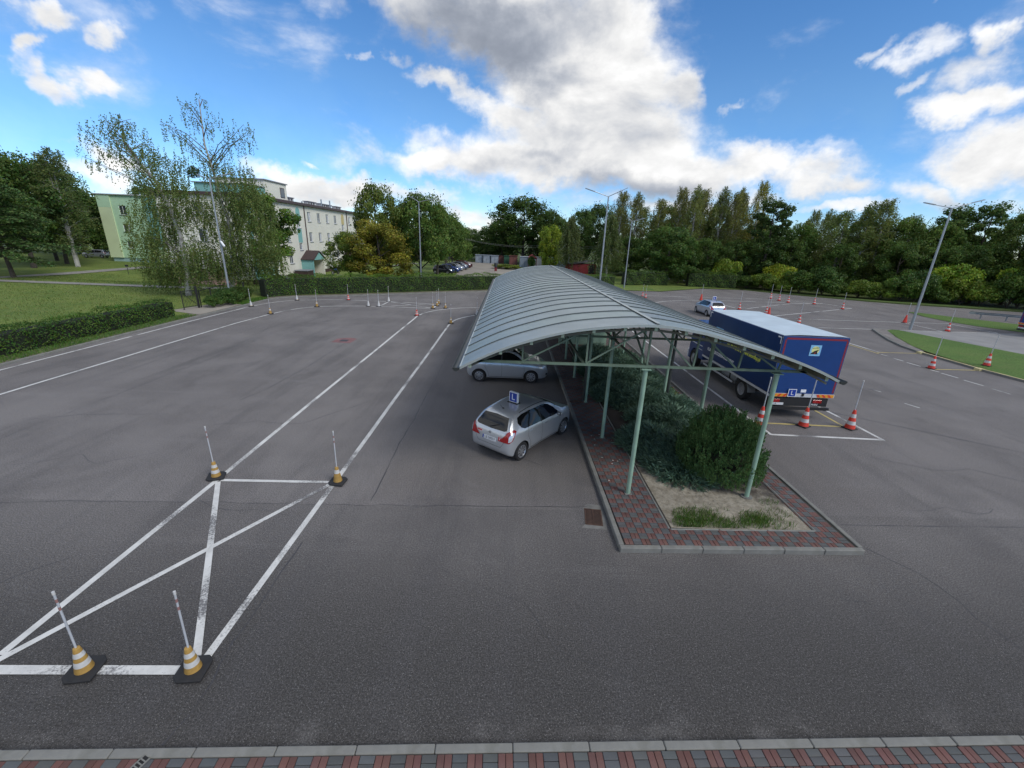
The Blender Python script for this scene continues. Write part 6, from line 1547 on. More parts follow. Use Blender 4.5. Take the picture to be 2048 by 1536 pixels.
hero('birch_tree', 'tallest weeping birch with a sparse airy top beside the left lamp post', (-28.2, 44.2), [(-28.2, 44.2, -.2), (-28.1, 44.2, .8), (-27.3, 44.2, 5.0), (-27.4, 44.2, 7.3), (-27.8, 44.2, 8.7), (-28.0, 44.2, 11.1), (-28.4, 44.2, 13.6), (-28.2, 44.2, 17.2)], E2, 44.2, 235, 4, 2, (.15, 0))
mt = empty('mistletoe', (-29.1, 43.0, 10.6), 0, 'dark round mistletoe ball hanging between the two birches', 'mistletoe')
n = 900; d = ball(n); obj('leaves', quads_mesh('leaves', leaves(d * (.52 * rng.uniform(.2, 1, (n, 1)) ** .4) + np.array([[0, 0, .5]]), .07, .03, d), M['lf_dark']), mt)
# maple before the flats
def ellcrown(E, per, L, m, bias_up=.5):
    Cs, Bs = [], []
    for cx_, cz, rx, rz_, dn in E:
        for k in range(int(12 * dn)):
            d = ball(1)[0] * rnd.uniform(.5, 1.0) ** .5; ctr = np.array([cx_ + d[0]*rx, d[1]*(rx+rz_)*.5, cz + d[2]*rz_]); n = per; e = ball(n)
            p = e * (rng.uniform(.2, 1, (n, 1)) ** .5) * np.array([[.95, .95, .5]]); Cs.append(p + ctr); Bs.append(e * .5 + np.array([[0, 0, bias_up]]))
    return quads_mesh('crown', leaves(np.concatenate(Cs), L, L * .7, np.concatenate(Bs)), M[m])
rt = empty('maple_tree', (-28.6, 54.0, terr(-28.6, 54)), 0, 'leafy maple standing right of the birches in front of the cream flats', 'tree')
c = obj('crown', ellcrown([(0.1,7.9,2.7,2.5,1.6),(-2.2,8.3,1.9,2.0,1),(1.3,6.2,1.6,2.4,1.2),(-.8,9.9,1.7,1.2,.9),(-.4,4.6,2.2,1.6,1)], 150, .15, 'lf'), rt); c.color = (1.15, 1.2, .9, 1)
limb = MB(); limb.tube([(0, 0, -.2), (0, 0, 3), (.2, 0, 8.5)], [.2, .17, .05], 8)
for a in range(7): limb.tube([(0, 0, 2.5 + a * .6), (cos(a * 2) * 1.3, sin(a * 2) * 1.3, 4.2 + a * .6)], [.07, .02], 6)
limb.build('trunk', M['bark'], rt, smooth=True)

# hedges
def hedge(label, pts, w, h, dens=150, z=0.07, color=(1, 1, 1), leafL=.048, gaps=0.0):
    dens = int(dens * 1.7)
    rt = empty('hedge', (pts[0][0], pts[0][1], z), 0, label, 'hedge'); ox, oy = pts[0]
    core = MB(); Cs, Bs = [], []
    for a, b in zip(pts, pts[1:]):
        A = Vector((a[0]-ox, a[1]-oy, 0)); B = Vector((b[0]-ox, b[1]-oy, 0)); d = (B - A); ln = d.length; d.normalize(); nn = Vector((-d.y, d.x, 0))
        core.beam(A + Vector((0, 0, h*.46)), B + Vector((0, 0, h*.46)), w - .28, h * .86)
        N = int(dens * ln * (w + 2 * h))
        s = rng.uniform(0, ln, N); u = rng.uniform(0, w + 2 * h, N)
        wob = 0.09 * np.sin(s * 1.7 + ox) + .07 * np.sin(s * .63 + 1) + .05 * np.sin(s * 4.1)
        side1 = u < h; top = (u >= h) & (u < h + w); side2 = u >= h + w
        off = np.where(side1, -w/2, np.where(side2, w/2, u - h - w/2)); zz = np.where(side1, u, np.where(side2, u - h - w, h))
        puff = .10 * np.sin(s * 2.9 + zz * 3) + rng.normal(size=N) * .055
        off = off + np.where(side1, -1, np.where(side2, 1, 0)) * puff; zz = np.where(top, h + wob + np.abs(rng.normal(size=N)) * .075, zz * (1 + wob / h))
        keep = ~((side1 | side2) & (rng.random(N) < gaps * (1 - zz / h)))
        P = np.array(A)[None] + np.array(d)[None] * s[:, None] + np.array(nn)[None] * off[:, None]; P[:, 2] = np.maximum(zz, .05)
        bias = np.array(nn)[None] * np.where(side1, -1, np.where(side2, 1, 0))[:, None] * .8 + np.array([[0, 0, 1]]) * np.where(top, 1.0, .35)[:, None]
        Cs.append(P[keep]); Bs.append(bias[keep])
    core.build('twigs', M['hedgecore'], rt)  # solid dark core standing in for shade behind the leaves
    c = obj('foliage', quads_mesh('foliage', leaves(np.concatenate(Cs), leafL, leafL * .6, np.concatenate(Bs), .55), M['lf_hedge']), rt); c.color = (*color, 1)
    return rt
hedge('trimmed dark green hedge along the left kerb in front of the lawn', [(-24.75, 6), (-24.75, 14), (-24.8, 20), (-24.9, 26), (-25.0, 31.4)], 1.1, 1.15, 170, color=(.75, .85, .65), gaps=.25)
hedge('long trimmed hedge across the back of the yard from the birches to the carport', [(-24.2, 42.6), (-22.6, 44.9), (-20.6, 46.3), (-17.8, 47.7), (-10.9, 51.8), (-3.3, 56.2), (6.5, 60.2), (15.4, 63.8)], 1.3, 1.82, 130, color=(1.15, 1.2, .9), gaps=.25)
hedge('trimmed hedge beyond the carport to the dark maple', [(18.6, 69.6), (22.0, 71.0), (26.2, 71.8)], 1.4, 2.1, 90, color=(1.0, 1.0, .9), leafL=.065)
hedge('trimmed square ended hedge right of the dark maple', [(29.6, 71.5), (33.0, 71.2), (37.0, 70.3)], 1.5, 2.3, 90, color=(1.0, 1.0, .9), leafL=.065)

# grass blades on the lawn and in the bed
def blades(name, pts, h, w, material, parent=None, color=(1, 1, 1), kind='stuff', label=None):
    P = np.array(pts); N = len(P); a = rng.uniform(0, 2*pi, N); s = rng.uniform(.5, 1.3, (N, 1))
    side = np.stack([np.cos(a), np.sin(a), np.zeros(N)], 1) * w; ln = rng.normal(size=(N, 3)) * h * .35; ln[:, 2] = h
    V = np.stack([P - side * s, P + side * s, P + side * .35 * s + ln * s, P - side * .35 * s + ln * s], 1)
    o = obj(name, quads_mesh(name, V, material), parent); o.color = (*color, 1); return tag(o, kind=kind)
N = 60000; X = -24.0 - rng.random(N) ** 1.2 * 34; Y = rng.uniform(14, 62, N)
keep = (X < -25.6) & ~((np.abs(Y - 47.2) < .8) & (X < -31)) & ~((np.abs(X + 58.4) < .8)) & ~((Y > 31.5) & (X > -27.5))
X, Y = X[keep], Y[keep]; Z = np.array([terr(a, b) for a, b in zip(X, Y)])
blades('grass', np.stack([X, Y, Z], 1), .09, .02, M['lf_grass'])
N = 9000; X = rng.uniform(-24.3, -23.35, N); Y = rng.uniform(12, 32, N); blades('kerb_grass', np.stack([X, Y, np.full(N, .08)], 1), .10, .012, M['lf_grass'], color=(.7, .95, .7))
N = 2500; X = rng.uniform(-24.2, -23.2, N); Y = rng.uniform(37.5, 41.8, N); blades('kerb_grass', np.stack([X, Y, np.full(N, .08)], 1), .12, .02, M['lf_grass'], color=(.6, .9, .5))
pts = []
for cx_, cy_, r_, n_ in [(4.75, 8.75, .42, 900), (4.5, 8.45, .3, 500), (5.2, 8.5, .35, 420), (6.15, 8.55, .28, 420), (6.25, 8.75, .3, 520), (5.6, 8.45, .3, 260), (6.7, 8.5, .3, 160), (7.0, 9.4, .2, 60), (5.35, 8.95, .3, 70), (6.9, 8.9, .3, 90)]:
    for i in range(n_):
        a = rnd.uniform(0, 6.28); q = r_ * rnd.random() ** .6; x = cx_ + q*cos(a)*1.3; y = max(8.33, cy_ + q*sin(a)*.8); pts.append((x, y, .12))
blades('weeds', pts, .10, .006, M['lf_grass'], color=(.62, .8, .6))
# sprawling juniper over the bed
def sprays(name, base, dirs, L, W, nq, material, color, parent=None, jit=.30):
    """each spray: nq narrow quads fanned about its direction"""
    N = len(base); V = []
    for k in range(nq):
        d = unit(dirs + rng.normal(size=(N, 3)) * jit); s = unit(np.cross(d, rng.normal(size=(N, 3)))); l = L * rng.uniform(.55, 1.1, (N, 1)); w = W
        p = base + dirs * (L * .12 * k)
        V.append(np.stack([p, p + d * l * .5 + s * w, p + d * l, p + d * l * .5 - s * w], 1))
    o = obj(name, quads_mesh(name, np.concatenate(V), material), parent); o.color = (*color, 1); return o
jn = [(5.6, 11.6, 1.3, .62), (4.9, 12.6, 1.0, .55), (6.6, 12.8, 1.1, .65), (5.3, 10.9, .9, .42), (6.2, 14.2, 1.2, .6), (5.6, 14.5, .9, .42), (6.7, 15.6, 1.0, .55), (5.6, 16.2, 1.2, .65), (4.8, 17.0, 1.0, .55), (6.3, 17.6, 1.1, .6), (5.2, 18.6, 1.3, .62), (6.5, 19.4, 1.1, .55), (5.0, 20.4, 1.2, .62), (6.2, 21.2, 1.2, .6), (5.0, 22.4, 1.1, .55), (6.4, 23.2, 1.1, .5), (5.3, 24.2, 1.1, .5)]
jlab = ['sprawling juniper mound just behind the rounded conifer bush, middle of the bed', 'low juniper left of the conifer bush, spilling over the edging near the first post', 'juniper mound directly behind the conifer bush by the right edging', 'frontmost low juniper carpet left of the rounded conifer bush',
 'juniper mound by the right kerb edging level with the second posts', 'small juniper right of the patch of bare soil', 'juniper by the right edging just before the golden shrub', 'full juniper mound in mid bed level with the dark downpipes', 'juniper touching the left paving beside the dark left downpipe', 'juniper next to the golden shrub at the right edging',
 'broad juniper mound left of centre behind the left downpipe', 'juniper by the right edging level with the fourth posts', 'broad juniper left of centre level with the fourth posts', 'juniper right of centre between the fourth and fifth posts', 'juniper left of centre near the fifth posts', 'low juniper by the right edging near the fifth posts', 'farthest juniper of the bed just before the green shed']
for i, (cx_, cy_, r_, h_) in enumerate(jn):
    N = int(1100 * r_ * r_); a = rng.uniform(0, 2*pi, N); q = np.sqrt(rng.random(N)); x = cx_ + r_*q*np.cos(a); y = cy_ + r_*q*np.sin(a)
    x = np.clip(x, 3.92, 7.62); z = .12 + h_ * (1 - q**2.2) * rng.uniform(.35, 1.0, N)
    out = np.stack([np.cos(a), np.sin(a), np.full(N, .28) + .3 * (1 - q)], 1) + rng.normal(size=(N, 3)) * .4
    h_ = h_ * .46
    rt = empty('juniper', (cx_, cy_, .12), 0, jlab[i], 'shrub', 'sprawling junipers in the island bed')
    b = np.stack([x - cx_, y - cy_, z - .12], 1)
    sprays('foliage', b, unit(out), .23, .011, 7, M['lf_jun'], (1, 1, 1), rt)
    sb = MB()
    for k in range(7): aa = k * .9 + i; sb.tube([(0, 0, -.05), (cos(aa) * r_ * .4, sin(aa) * r_ * .4, h_ * .45), (cos(aa) * r_ * .8, sin(aa) * r_ * .8, h_ * .35)], [.03, .02, .008], 5)
    sb.build('stems', M['bark'], rt)
# upright rounded conifer at the near end
rt = empty('conifer_bush', (6.22, 10.75, .12), 0, 'dense rounded dark green conifer bush at the near end of the island bed', 'bush')
B, D = [], []
Rb, Hb = 1.04, 1.82
for i in range(620):
    a = i * 2.39996; q = math.sqrt((i + .5) / 620); zt = Hb * (0.30 + 0.70 * math.sqrt(max(0, 1 - q**2.6))) * rnd.choice((.82, .92, 1.0, 1.04, 1.13))
    if q > .80: zt = Hb * rnd.uniform(.26, .64)
    px, py = Rb * q * cos(a), Rb * q * sin(a) * 1.0
    rr = 1.0 if zt > .5 else .82
    px *= rr; py *= rr
    hgt = rnd.uniform(.32, .62); n_ = 46; t = rng.random((n_, 1)); r_ = .062 * (1 - t * .88) + .008; aa = rng.uniform(0, 2*pi, (n_, 1))
    lean = np.array([[px, py, 0]]) * .16
    p = np.concatenate([px + r_ * np.cos(aa), py + r_ * np.sin(aa), zt - hgt + t * hgt], 1) + lean * t
    dr = np.concatenate([np.cos(aa) * .28, np.sin(aa) * .28, np.full((n_, 1), 1.0)], 1) + np.array([[px, py, 0]]) * .25
    p[:, 2] = np.maximum(p[:, 2], .12); B.append(p); D.append(dr)
sprays('foliage', np.concatenate(B), unit(np.concatenate(D)), .070, .0085, 4, M['lf_yew'], (1, 1, 1), rt, .25)
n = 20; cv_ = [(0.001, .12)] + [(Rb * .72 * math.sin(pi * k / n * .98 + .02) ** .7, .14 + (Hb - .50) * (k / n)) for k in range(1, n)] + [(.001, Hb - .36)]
MB().lathe(cv_, 20).build('inner_twigs', M['hedgecore'], rt, smooth=True)  # dark filler body, inner shade of the bush put into its colour
sb = MB()
for k in range(5): sb.tube([(cos(k*1.3)*.06, sin(k*1.3)*.06, -.08), (cos(k*1.3)*.22, sin(k*1.3)*.22, .35)], [.035, .03], 6)
sb.build('stems', M['bark'], rt)
# small gold shrub
rt = empty('shrub', (7.25, 17.6, .12), 0, 'small golden green shrub beside the kerb edging in the island bed', 'shrub')
n = 500; d = ball(n); d[:, 2] = np.abs(d[:, 2]); obj('foliage', quads_mesh('foliage', leaves(d * (.5 * rng.uniform(.3, 1, (n, 1)) ** .5) * np.array([[1, 1, .7]]), .055, .02, d), M['lf_grass']), rt).color = (1.0, .85, .6, 1)

# ================================================================== FLATS
bf = empty('apartment_building', (-34.7, 60, -0.9), 0, 'three storey cream block of flats with teal stair bands, its end wing painted mint green', 'building')
ZB = 0.9   # local z of the yard level
def W2L(x, y, z): return (x + 34.7, y - 60, z + 0.9)
def wall_open(name, mapper, u0, u1, z0, z1, ops, m, depth=0.2):
    """a wall with real window openings and reveals; mapper(u, z, d) -> local point, d inwards"""
    us = sorted(set([u0, u1] + [v for o in ops for v in (o[0], o[1])])); zs = sorted(set([z0, z1] + [v for o in ops for v in (o[2], o[3])]))
    mb = MB()
    for a, b in zip(us, us[1:]):
        for c, d in zip(zs, zs[1:]):
            cu, cz = (a+b)/2, (c+d)/2
            if any(o[0] < cu < o[1] and o[2] < cz < o[3] for o in ops): continue
            mb.add([mapper(a, c, 0), mapper(b, c, 0), mapper(b, d, 0), mapper(a, d, 0)], [(0, 1, 2, 3)])
    for o in ops:
        a, b, c, d = o
        for q in (((a, c), (b, c)), ((b, c), (b, d)), ((b, d), (a, d)), ((a, d), (a, c))):
            mb.add([mapper(*q[0], 0), mapper(*q[1], 0), mapper(*q[1], depth), mapper(*q[0], depth)], [(0, 1, 2, 3)])
    o_ = MB(); o_.v, o_.f, o_.m = mb.v, mb.f, mb.m
    return o_.build(name, m, bf)
def bx(name, a, b, m, parent=bf, **k):
    p, q = W2L(*a), W2L(*b)
    return MB().box(min(p[0], q[0]), max(p[0], q[0]), min(p[1], q[1]), max(p[1], q[1]), min(p[2], q[2]), max(p[2], q[2])).build(name, m, parent, **k)
def window(mapper, a, b, c, d, depth=0.12, sill=True):
    mb = MB(); t = .07
    def bar(u0, u1, z0, z1, dd=0):
        q = [mapper(u0, z0, depth+dd), mapper(u1, z0, depth+dd), mapper(u1, z1, depth+dd), mapper(u0, z1, depth+dd)]
        p = [mapper(u0, z0, depth-.04+dd), mapper(u1, z0, depth-.04+dd), mapper(u1, z1, depth-.04+dd), mapper(u0, z1, depth-.04+dd)]
        mb.add(q + p, [(0,1,2,3),(4,5,6,7),(0,1,5,4),(1,2,6,5),(2,3,7,6),(3,0,4,7)])
    bar(a, b, c, c+t); bar(a, b, d-t, d); bar(a, a+t, c+t, d-t); bar(b-t, b, c+t, d-t); bar((a+b)/2-.04, (a+b)/2+.04, c+t, d-t)
    f = mb.build('window', M['frame'], bf)
    g = MB(); g.add([mapper(a+.02, c+.02, depth+.012), mapper(b-.02, c+.02, depth+.012), mapper(b-.02, d-.02, depth+.012), mapper(a+.02, d-.02, depth+.012)], [(0,1,2,3)]); g.build('pane', M['winglass'], f)
    if rnd.random() < .6:
        cu = MB(); e = (b - a) * rnd.uniform(.2, .45); cu.add([mapper(b-e, c+.1, depth+.008), mapper(b-.08, c+.1, depth+.008), mapper(b-.08, d-.1, depth+.008), mapper(b-e, d-.1, depth+.008)], [(0,1,2,3)]); cu.build('curtain', M['curtain'], f)
    if sill:
        s = MB(); q = [mapper(a-.08, c-.07, -.10), mapper(b+.08, c-.07, -.10), mapper(b+.08, c-.002, -.10), mapper(a-.08, c-.002, -.10), mapper(a-.08, c-.07, .06), mapper(b+.08, c-.07, .06), mapper(b+.08, c-.002, .06), mapper(a-.08, c-.002, .06)]
        s.add(q, [(0,1,2,3),(4,7,6,5),(0,4,5,1),(3,2,6,7),(1,5,6,2),(0,3,7,4)]); s.build('sill', M['sill'], f)
    return f
M['curtain'] = mat('pale_curtain', (0.50, 0.52, 0.55), 0.8)
XF = -34.7
mF = lambda u, z, d: W2L(XF - d, u, z)                      # long facade looking at the yard
cols = [62.4, 66.2, 70.0, 77.9, 81.75, 85.6, 89.45, 97.3, 101.1, 105.0, 108.8]
rows = [(1.38, 2.95), (4.65, 6.20), (7.95, 9.50)]
ops = []
for y in cols:
    for k, (c, d) in enumerate(rows):
        if k == 0 and y == 77.9: continue
        ops.append((y, y + 1.25, c, d))
st = [(73.85, 74.95, 3.35, 4.45), (73.85, 74.95, 6.80, 8.02), (93.3, 94.45, 3.3, 4.5), (93.3, 94.45, 6.65, 7.9)]
ops += st
wall_open('wall', mF, 60.0, 111.5, -0.25, 10.35, ops, M['cream'])
for o in ops: window(mF, *o)
mS = lambda u, z, d: W2L(u, 60.0 + d, z)                    # near end wall
wall_open('wall', mS, -46.2, XF, -0.25, 10.35, [(-41.5, -40.2, *rows[0]), (-41.5, -40.2, *rows[1]), (-41.5, -40.2, *rows[2])], M['cream'])
for r_ in rows: window(mS, -41.5, -40.2, *r_)
bx('wall', (-46.2, 60.01, -.25), (-46.19, 111.5, 10.35), M['cream']); bx('wall', (-46.2, 111.49, -.25), (XF, 111.5, 10.35), M['cream'])
bx('plinth', (-46.05, 60.12, -1.2), (XF - .12, 111.4, -0.251), M['brown'])
# roof slab with brown eaves
bx('roof', (-46.6, 59.6, 10.352), (XF + .45, 111.9, 10.62), M['brown'])
bx('roof_deck', (-46.5, 59.7, 10.621), (XF + .35, 111.8, 10.75), M['brown'])
for y in (76.7, 96.2): MB().tube([W2L(XF + .09, y, -.6), W2L(XF + .09, y, 10.35)], .085, 8).build('downpipe', M['brown'], bf, smooth=True)
# stair bands
def arch_panel(y0, y1, z0, z1, m, arc=True):
    pts = [(y0, z0), (y1, z0), (y1, z1 - (y1-y0)/2)] + [((y0+y1)/2 + (y1-y0)/2*cos(a), z1 - (y1-y0)/2 + (y1-y0)/2*sin(a)) for a in [pi*k/10 for k in range(1, 10)]] + [(y0, z1 - (y1-y0)/2)] if arc else [(y0, z0), (y1, z0), (y1, z1), (y0, z1)]
    mb = MB(); n = len(pts); mb.add([W2L(XF + .004, y, z) for y, z in pts] + [W2L(XF + .03, y, z) for y, z in pts], [tuple(range(n)), tuple(range(2*n-1, n-1, -1))] + [(i, (i+1) % n, n+(i+1) % n, n+i) for i in range(n)]); mb.build('colour_band', m, bf)
arch_panel(73.7, 75.1, 8.04, 10.0, M['teal']); arch_panel(73.7, 75.1, 4.55, 6.72, M['teal'], False)
arch_panel(93.2, 94.6, 7.95, 10.0, M['creamy']); arch_panel(93.2, 94.6, 4.6, 6.5, M['creamy'], False)
bx('colour_band', (XF + .004, 60.0, -.24), (XF + .03, 66.0, 1.2), M['teal']); bx('colour_band', (XF + .004, 60.0, 6.4), (XF + .03, 61.6, 10.3), M['teal']); bx('colour_band', (XF + .004, 60.0, 1.2), (XF + .03, 60.9, 6.4), M['teal'])
# attic boxes
at = bx('attic', (-41.5, 65.4, 10.751), (XF + .02, 71.6, 12.95), M['cream'])
bx('attic_roof', (-41.7, 65.2, 12.951), (XF + .2, 71.8, 13.08), M['sill'], at)
bx('attic_window', (XF + .021, 69.6, 11.0), (XF + .05, 70.9, 12.4), M['brown'], at); bx('pane', (XF + .051, 69.7, 11.1), (XF + .06, 70.8, 12.3), M['winglass'], at)
at = bx('attic', (-41.5, 61.0, 10.751), (XF + .03, 65.39, 11.9), M['teal']); bx('attic_roof', (-41.7, 60.8, 11.901), (XF + .2, 65.19, 12.0), M['sill'], at)
def chimney(y0, y1, x=-38.2, h=1.05):
    ch = bx('chimney', (x - .8, y0, 10.751), (x, y1, 10.75 + h), M['greyblock'])
    bx('cap', (x - .95, y0 - .12, 10.751 + h), (x + .15, y1 + .12, 10.87 + h), M['sill'], ch)
    n = int((y1 - y0) / .9)
    for i in range(n):
        yy = y0 + .25 + i * (y1 - y0 - .3) / n; bx('vent', (x + .001, yy, 10.9 + h - .55), (x + .02, yy + .35, 10.9 + h - .25), M['dark'], ch)
chimney(73.2, 76.4); chimney(77.2, 81.0, h=.95); chimney(86.6, 90.0, h=.9); chimney(92.0, 97.6, h=.9); chimney(100, 103, h=.9)
for y, h in ((91.0, 1.7), (95.2, 1.8), (82.6, .7)): MB().tube([W2L(-37.5, y, 10.7), W2L(-37.5, y, 10.7 + h)], .14, 8).build('flue', M['galv'], bf)
# porches
def porch(dy, wallm, doorm):
    y0 = 73.5 + dy; y1 = 78.4 + dy; yc = (y0 + y1) / 2; xo = XF + 2.25
    pr = MB()
    pts = [(XF + .05, y0, 1.95), (xo, y0, 1.95), (xo, yc, 3.30), (XF + .05, yc, 3.30), (xo, y1, 1.95), (XF + .05, y1, 1.95)]
    pr.add([W2L(*p) for p in pts], [(0, 1, 2, 3), (3, 2, 4, 5)]); pr.add([W2L(p[0], p[1], p[2] - .12) for p in pts], [(3, 2, 1, 0), (5, 4, 2, 3)])
    q = [W2L(*p) for p in pts]; r_ = [W2L(p[0], p[1], p[2] - .12) for p in pts]
    for a, b in ((0, 1), (1, 2), (2, 4), (4, 5)): pr.add([q[a], q[b], r_[b], r_[a]], [(0, 1, 2, 3)])
    rf = pr.build('porch_roof', M['brownroof'], bf)
    g = MB(); g.add([W2L(xo - .15, y0 + .3, 1.83), W2L(xo - .15, y1 - .3, 1.83), W2L(xo - .15, yc, 3.05)], [(0, 1, 2)]); g.build('gable', wallm, rf)
    bx('porch_wall', (XF, 73.75 + dy, -.9), (xo - .25, 73.95 + dy, 1.93), wallm)
    bx('porch_wall', (XF, 77.95 + dy, -.9), (xo - .25, 78.1 + dy, 1.93), M['cream'])
    bx('entrance', (XF + .005, 75.9 + dy, -.9), (XF + .06, 77.93 + dy, 1.75), doorm)
    bx('door', (XF + .006, 74.6 + dy, -.9), (XF + .07, 75.88 + dy, 1.6), M['brown'])
porch(0, M['teal'], M['ochre']); porch(19.4, M['creamy'], M['ochre'])
# mint wing far left
mM = lambda u, z, d: W2L(u, 78.6 + d, z)
wops = [(-67.1, -65.9, 2.35, 3.6), (-67.1, -65.9, 7.85, 9.35), (-67.1, -65.9, 5.1, 6.4), (-60.0, -58.6, 2.35, 3.6), (-60.0, -58.6, 5.1, 6.6), (-60.0, -58.6, 8.2, 9.7), (-54.5, -53.2, 2.35, 3.6), (-54.5, -53.2, 5.1, 6.6), (-54.5, -53.2, 8.2, 9.7)]
wall_open('wall', mM, -68.2, -46.2, .75, 11.0, wops, M['mint'])
for o in wops: window(mM, *o)
bx('wall', (-70.4, 78.45, .75), (-68.21, 78.8, 11.0), M['mintpale']); bx('colour_band', (-70.4, 78.44, 9.0), (-68.21, 78.449, 11.0), M['mint'])
bx('colour_band', (-62.6, 78.56, .8), (-56.0, 78.595, 2.2), M['mintpale']); bx('colour_band', (-62.6, 78.56, 3.7), (-60.4, 78.595, 11.0), M['teal'])
bx('plinth', (-70.2, 78.7, -.5), (-46.21, 90, .749), M['plinth_blue']); bx('wall', (-70.4, 78.81, .75), (-70.3, 90, 11.0), M['mintpale'])
bx('roof', (-70.6, 78.3, 11.001), (-46.25, 90.2, 11.15), M['greyblock'])
bx('satellite_arm', (-71.0, 79.5, 8.9), (-70.41, 79.6, 8.98), M['galv'])
# dark container by the porch and motorbike
bn = empty('bin_store', (-33.4, 71.6, terr(-33.4, 71.6)), 0, 'low brown brick bin enclosure left of the first porch of the flats', 'bin store')
MB().box(-1.0, 1.0, -1.1, 1.1, 0, 1.15).build('walls', M['brown'], bn); MB().box(-1.1, 1.1, -1.2, 1.2, 1.151, 1.25).build('lid', M['sill'], bn)
mo = empty('motorbike', (-31.5, 79.6, terr(-31.5, 79.6)), RD(70), 'dark blue motorbike parked against the flats right of the first porch', 'motorbike')
for xx in (-.68, .68):
    w_ = MB().lathe([(.24, -.05), (.32, -.055), (.33, 0), (.32, .055), (.24, .05)], 24, axis='Y').build('wheel', M['rubber'], mo, loc=(xx, 0, .33), smooth=True)
    MB().lathe([(.24, -.01), (.05, -.02), (.05, .02), (.24, .01)], 16, axis='Y').build('rim', M['rim'], w_)
MB().tube([(-.45, 0, .78), (-.2, 0, .86), (.15, 0, .84), (.4, 0, .7)], [.10, .14, .17, .08], 10).build('tank', M['signblue'], mo, smooth=True)
MB().tube([(-.85, 0, .92), (-.5, 0, .84), (-.15, 0, .82)], [.07, .12, .08], 8).build('seat', M['black'], mo, smooth=True)
fr = MB(); fr.beam((-.68, 0, .33), (.1, 0, .45), .07); fr.beam((.1, 0, .45), (.45, 0, .85), .06); fr.beam((.68, 0, .33), (.42, 0, 1.0), .05); fr.cbox((0, 0, .45), (.45, .3, .35)); fr.build('frame', M['darkmetal'], mo)
MB().tube([(.36, -.36, 1.05), (.42, 0, .98), (.36, .36, 1.05)], .018, 6).build('handlebar', M['black'], mo)
# pink kiosk behind the birches
kk = empty('kiosk', (-38.6, 55.2, terr(-38.6, 55.2)), RD(-12), 'small pink walled kiosk with a pale sloping roof half hidden behind the birches', 'kiosk')
MB().box(-3.2, 3.2, -1.8, 1.8, 0, 2.3).build('walls', M['pinkwall'] if 'pinkwall' in M else mat('pink_render', (.42, .26, .24), .85), kk)
MB().add([(-3.7, -2.3, 2.25), (3.7, -2.3, 2.25), (3.4, 0, 3.1), (-3.4, 0, 3.1), (3.7, 2.3, 2.25), (-3.7, 2.3, 2.25)], [(0, 1, 2, 3), (3, 2, 4, 5), (0, 3, 5), (1, 4, 2)]).build('roof', mat('pale_sheet_roof', (.40, .39, .36), .7), kk)
MB().box(1.2, 2.6, -1.83, -1.801, .8, 1.9).build('window', M['winglass'], kk)

# ================================================================== GARAGES
GM = {'grey': mat('grey_garage_sheet', (.27, .31, .35), .55, var=.15, vscale=1.5), 'rust': mat('rust_red_sheet', (.13, .045, .035), .65, var=.2), 'greeng': mat('green_garage_sheet', (.025, .09, .05), .6, var=.15),
      'whiteg': mat('white_garage_door', (.45, .48, .52), .5, var=.1), 'redroof': mat('red_sheet_roof', (.22, .035, .03), .5, var=.15), 'dkred': mat('deep_red_boards', (.16, .012, .016), .6, var=.1)}
def garage(x, y, w, d, h, rz, m, doorm, roofm, label, gable=False, z=.07):
    g = empty('garage', (x, y, z), rz, label, 'garage', 'tin garages at the end of the yard road')
    MB().box(-w/2, w/2, 0, d, 0, h).build('walls', GM[m], g)
    dr = MB().box(-w/2 + .15, w/2 - .15, -.03, -.001, .08, h - .2).build('door', GM[doorm], g)
    MB().box(-.012, .012, -.04, -.031, .1, h - .22).build('door_gap', M['dark'], dr)
    if gable: MB().add([(-w/2-.15, -.2, h), (w/2+.15, -.2, h), (0, -.2, h+.75), (-w/2-.15, d+.2, h), (w/2+.15, d+.2, h), (0, d+.2, h+.75)], [(0, 1, 2), (3, 5, 4), (0, 2, 5, 3), (1, 4, 5, 2)]).build('roof', GM[roofm], g)
    else: MB().add([(-w/2-.1, -.15, h+.16), (w/2+.1, -.15, h+.10), (w/2+.1, d+.1, h+.02), (-w/2-.1, d+.1, h+.02), (-w/2-.1, -.15, h+.005), (w/2+.1, -.15, h+.005), (w/2+.1, d+.1, h+.004), (-w/2-.1, d+.1, h+.004)], [(0,1,2,3),(0,4,5,1),(1,5,6,2),(2,6,7,3),(3,7,4,0)]).build('roof', GM[roofm], g)
for i, (x, y, w, m, dm, rm, h, gb, lb) in enumerate([
    (-7.9, 116.5, 1.9, 'grey', 'grey', 'grey', 2.0, 0, 'grey tin garage at the left end of the far row'),
    (-5.8, 115.8, 1.9, 'grey', 'grey', 'grey', 2.0, 0, 'second grey tin garage of the far row'),
    (-3.7, 115.4, 1.9, 'grey', 'grey', 'grey', 2.0, 0, 'third grey tin garage of the far row beside the rust red one'),
    (-2.0, 116.2, 1.7, 'rust', 'rust', 'rust', 1.9, 0, 'small rust red garage right of the three grey ones'),
    (-.45, 113.5, 1.6, 'greeng', 'greeng', 'greeng', 2.1, 0, 'dark green tin garage in the garage row'),
    (1.1, 108.0, 2.0, 'rust', 'rust', 'rust', 2.35, 0, 'large rust red garage side in the garage row'),
    (3.2, 104.6, 2.3, 'grey', 'grey', 'whiteg', 2.4, 0, 'grey ribbed garage with a pale flat roof'),
    (5.0, 103.2, 1.9, 'dkred', 'whiteg', 'redroof', 2.3, 1, 'garage with a white door and a red gabled roof')]):
    garage(x + (0.6 if i > 5 else 0), y, w, 4.5, h, 0, m, dm, rm, lb, bool(gb))
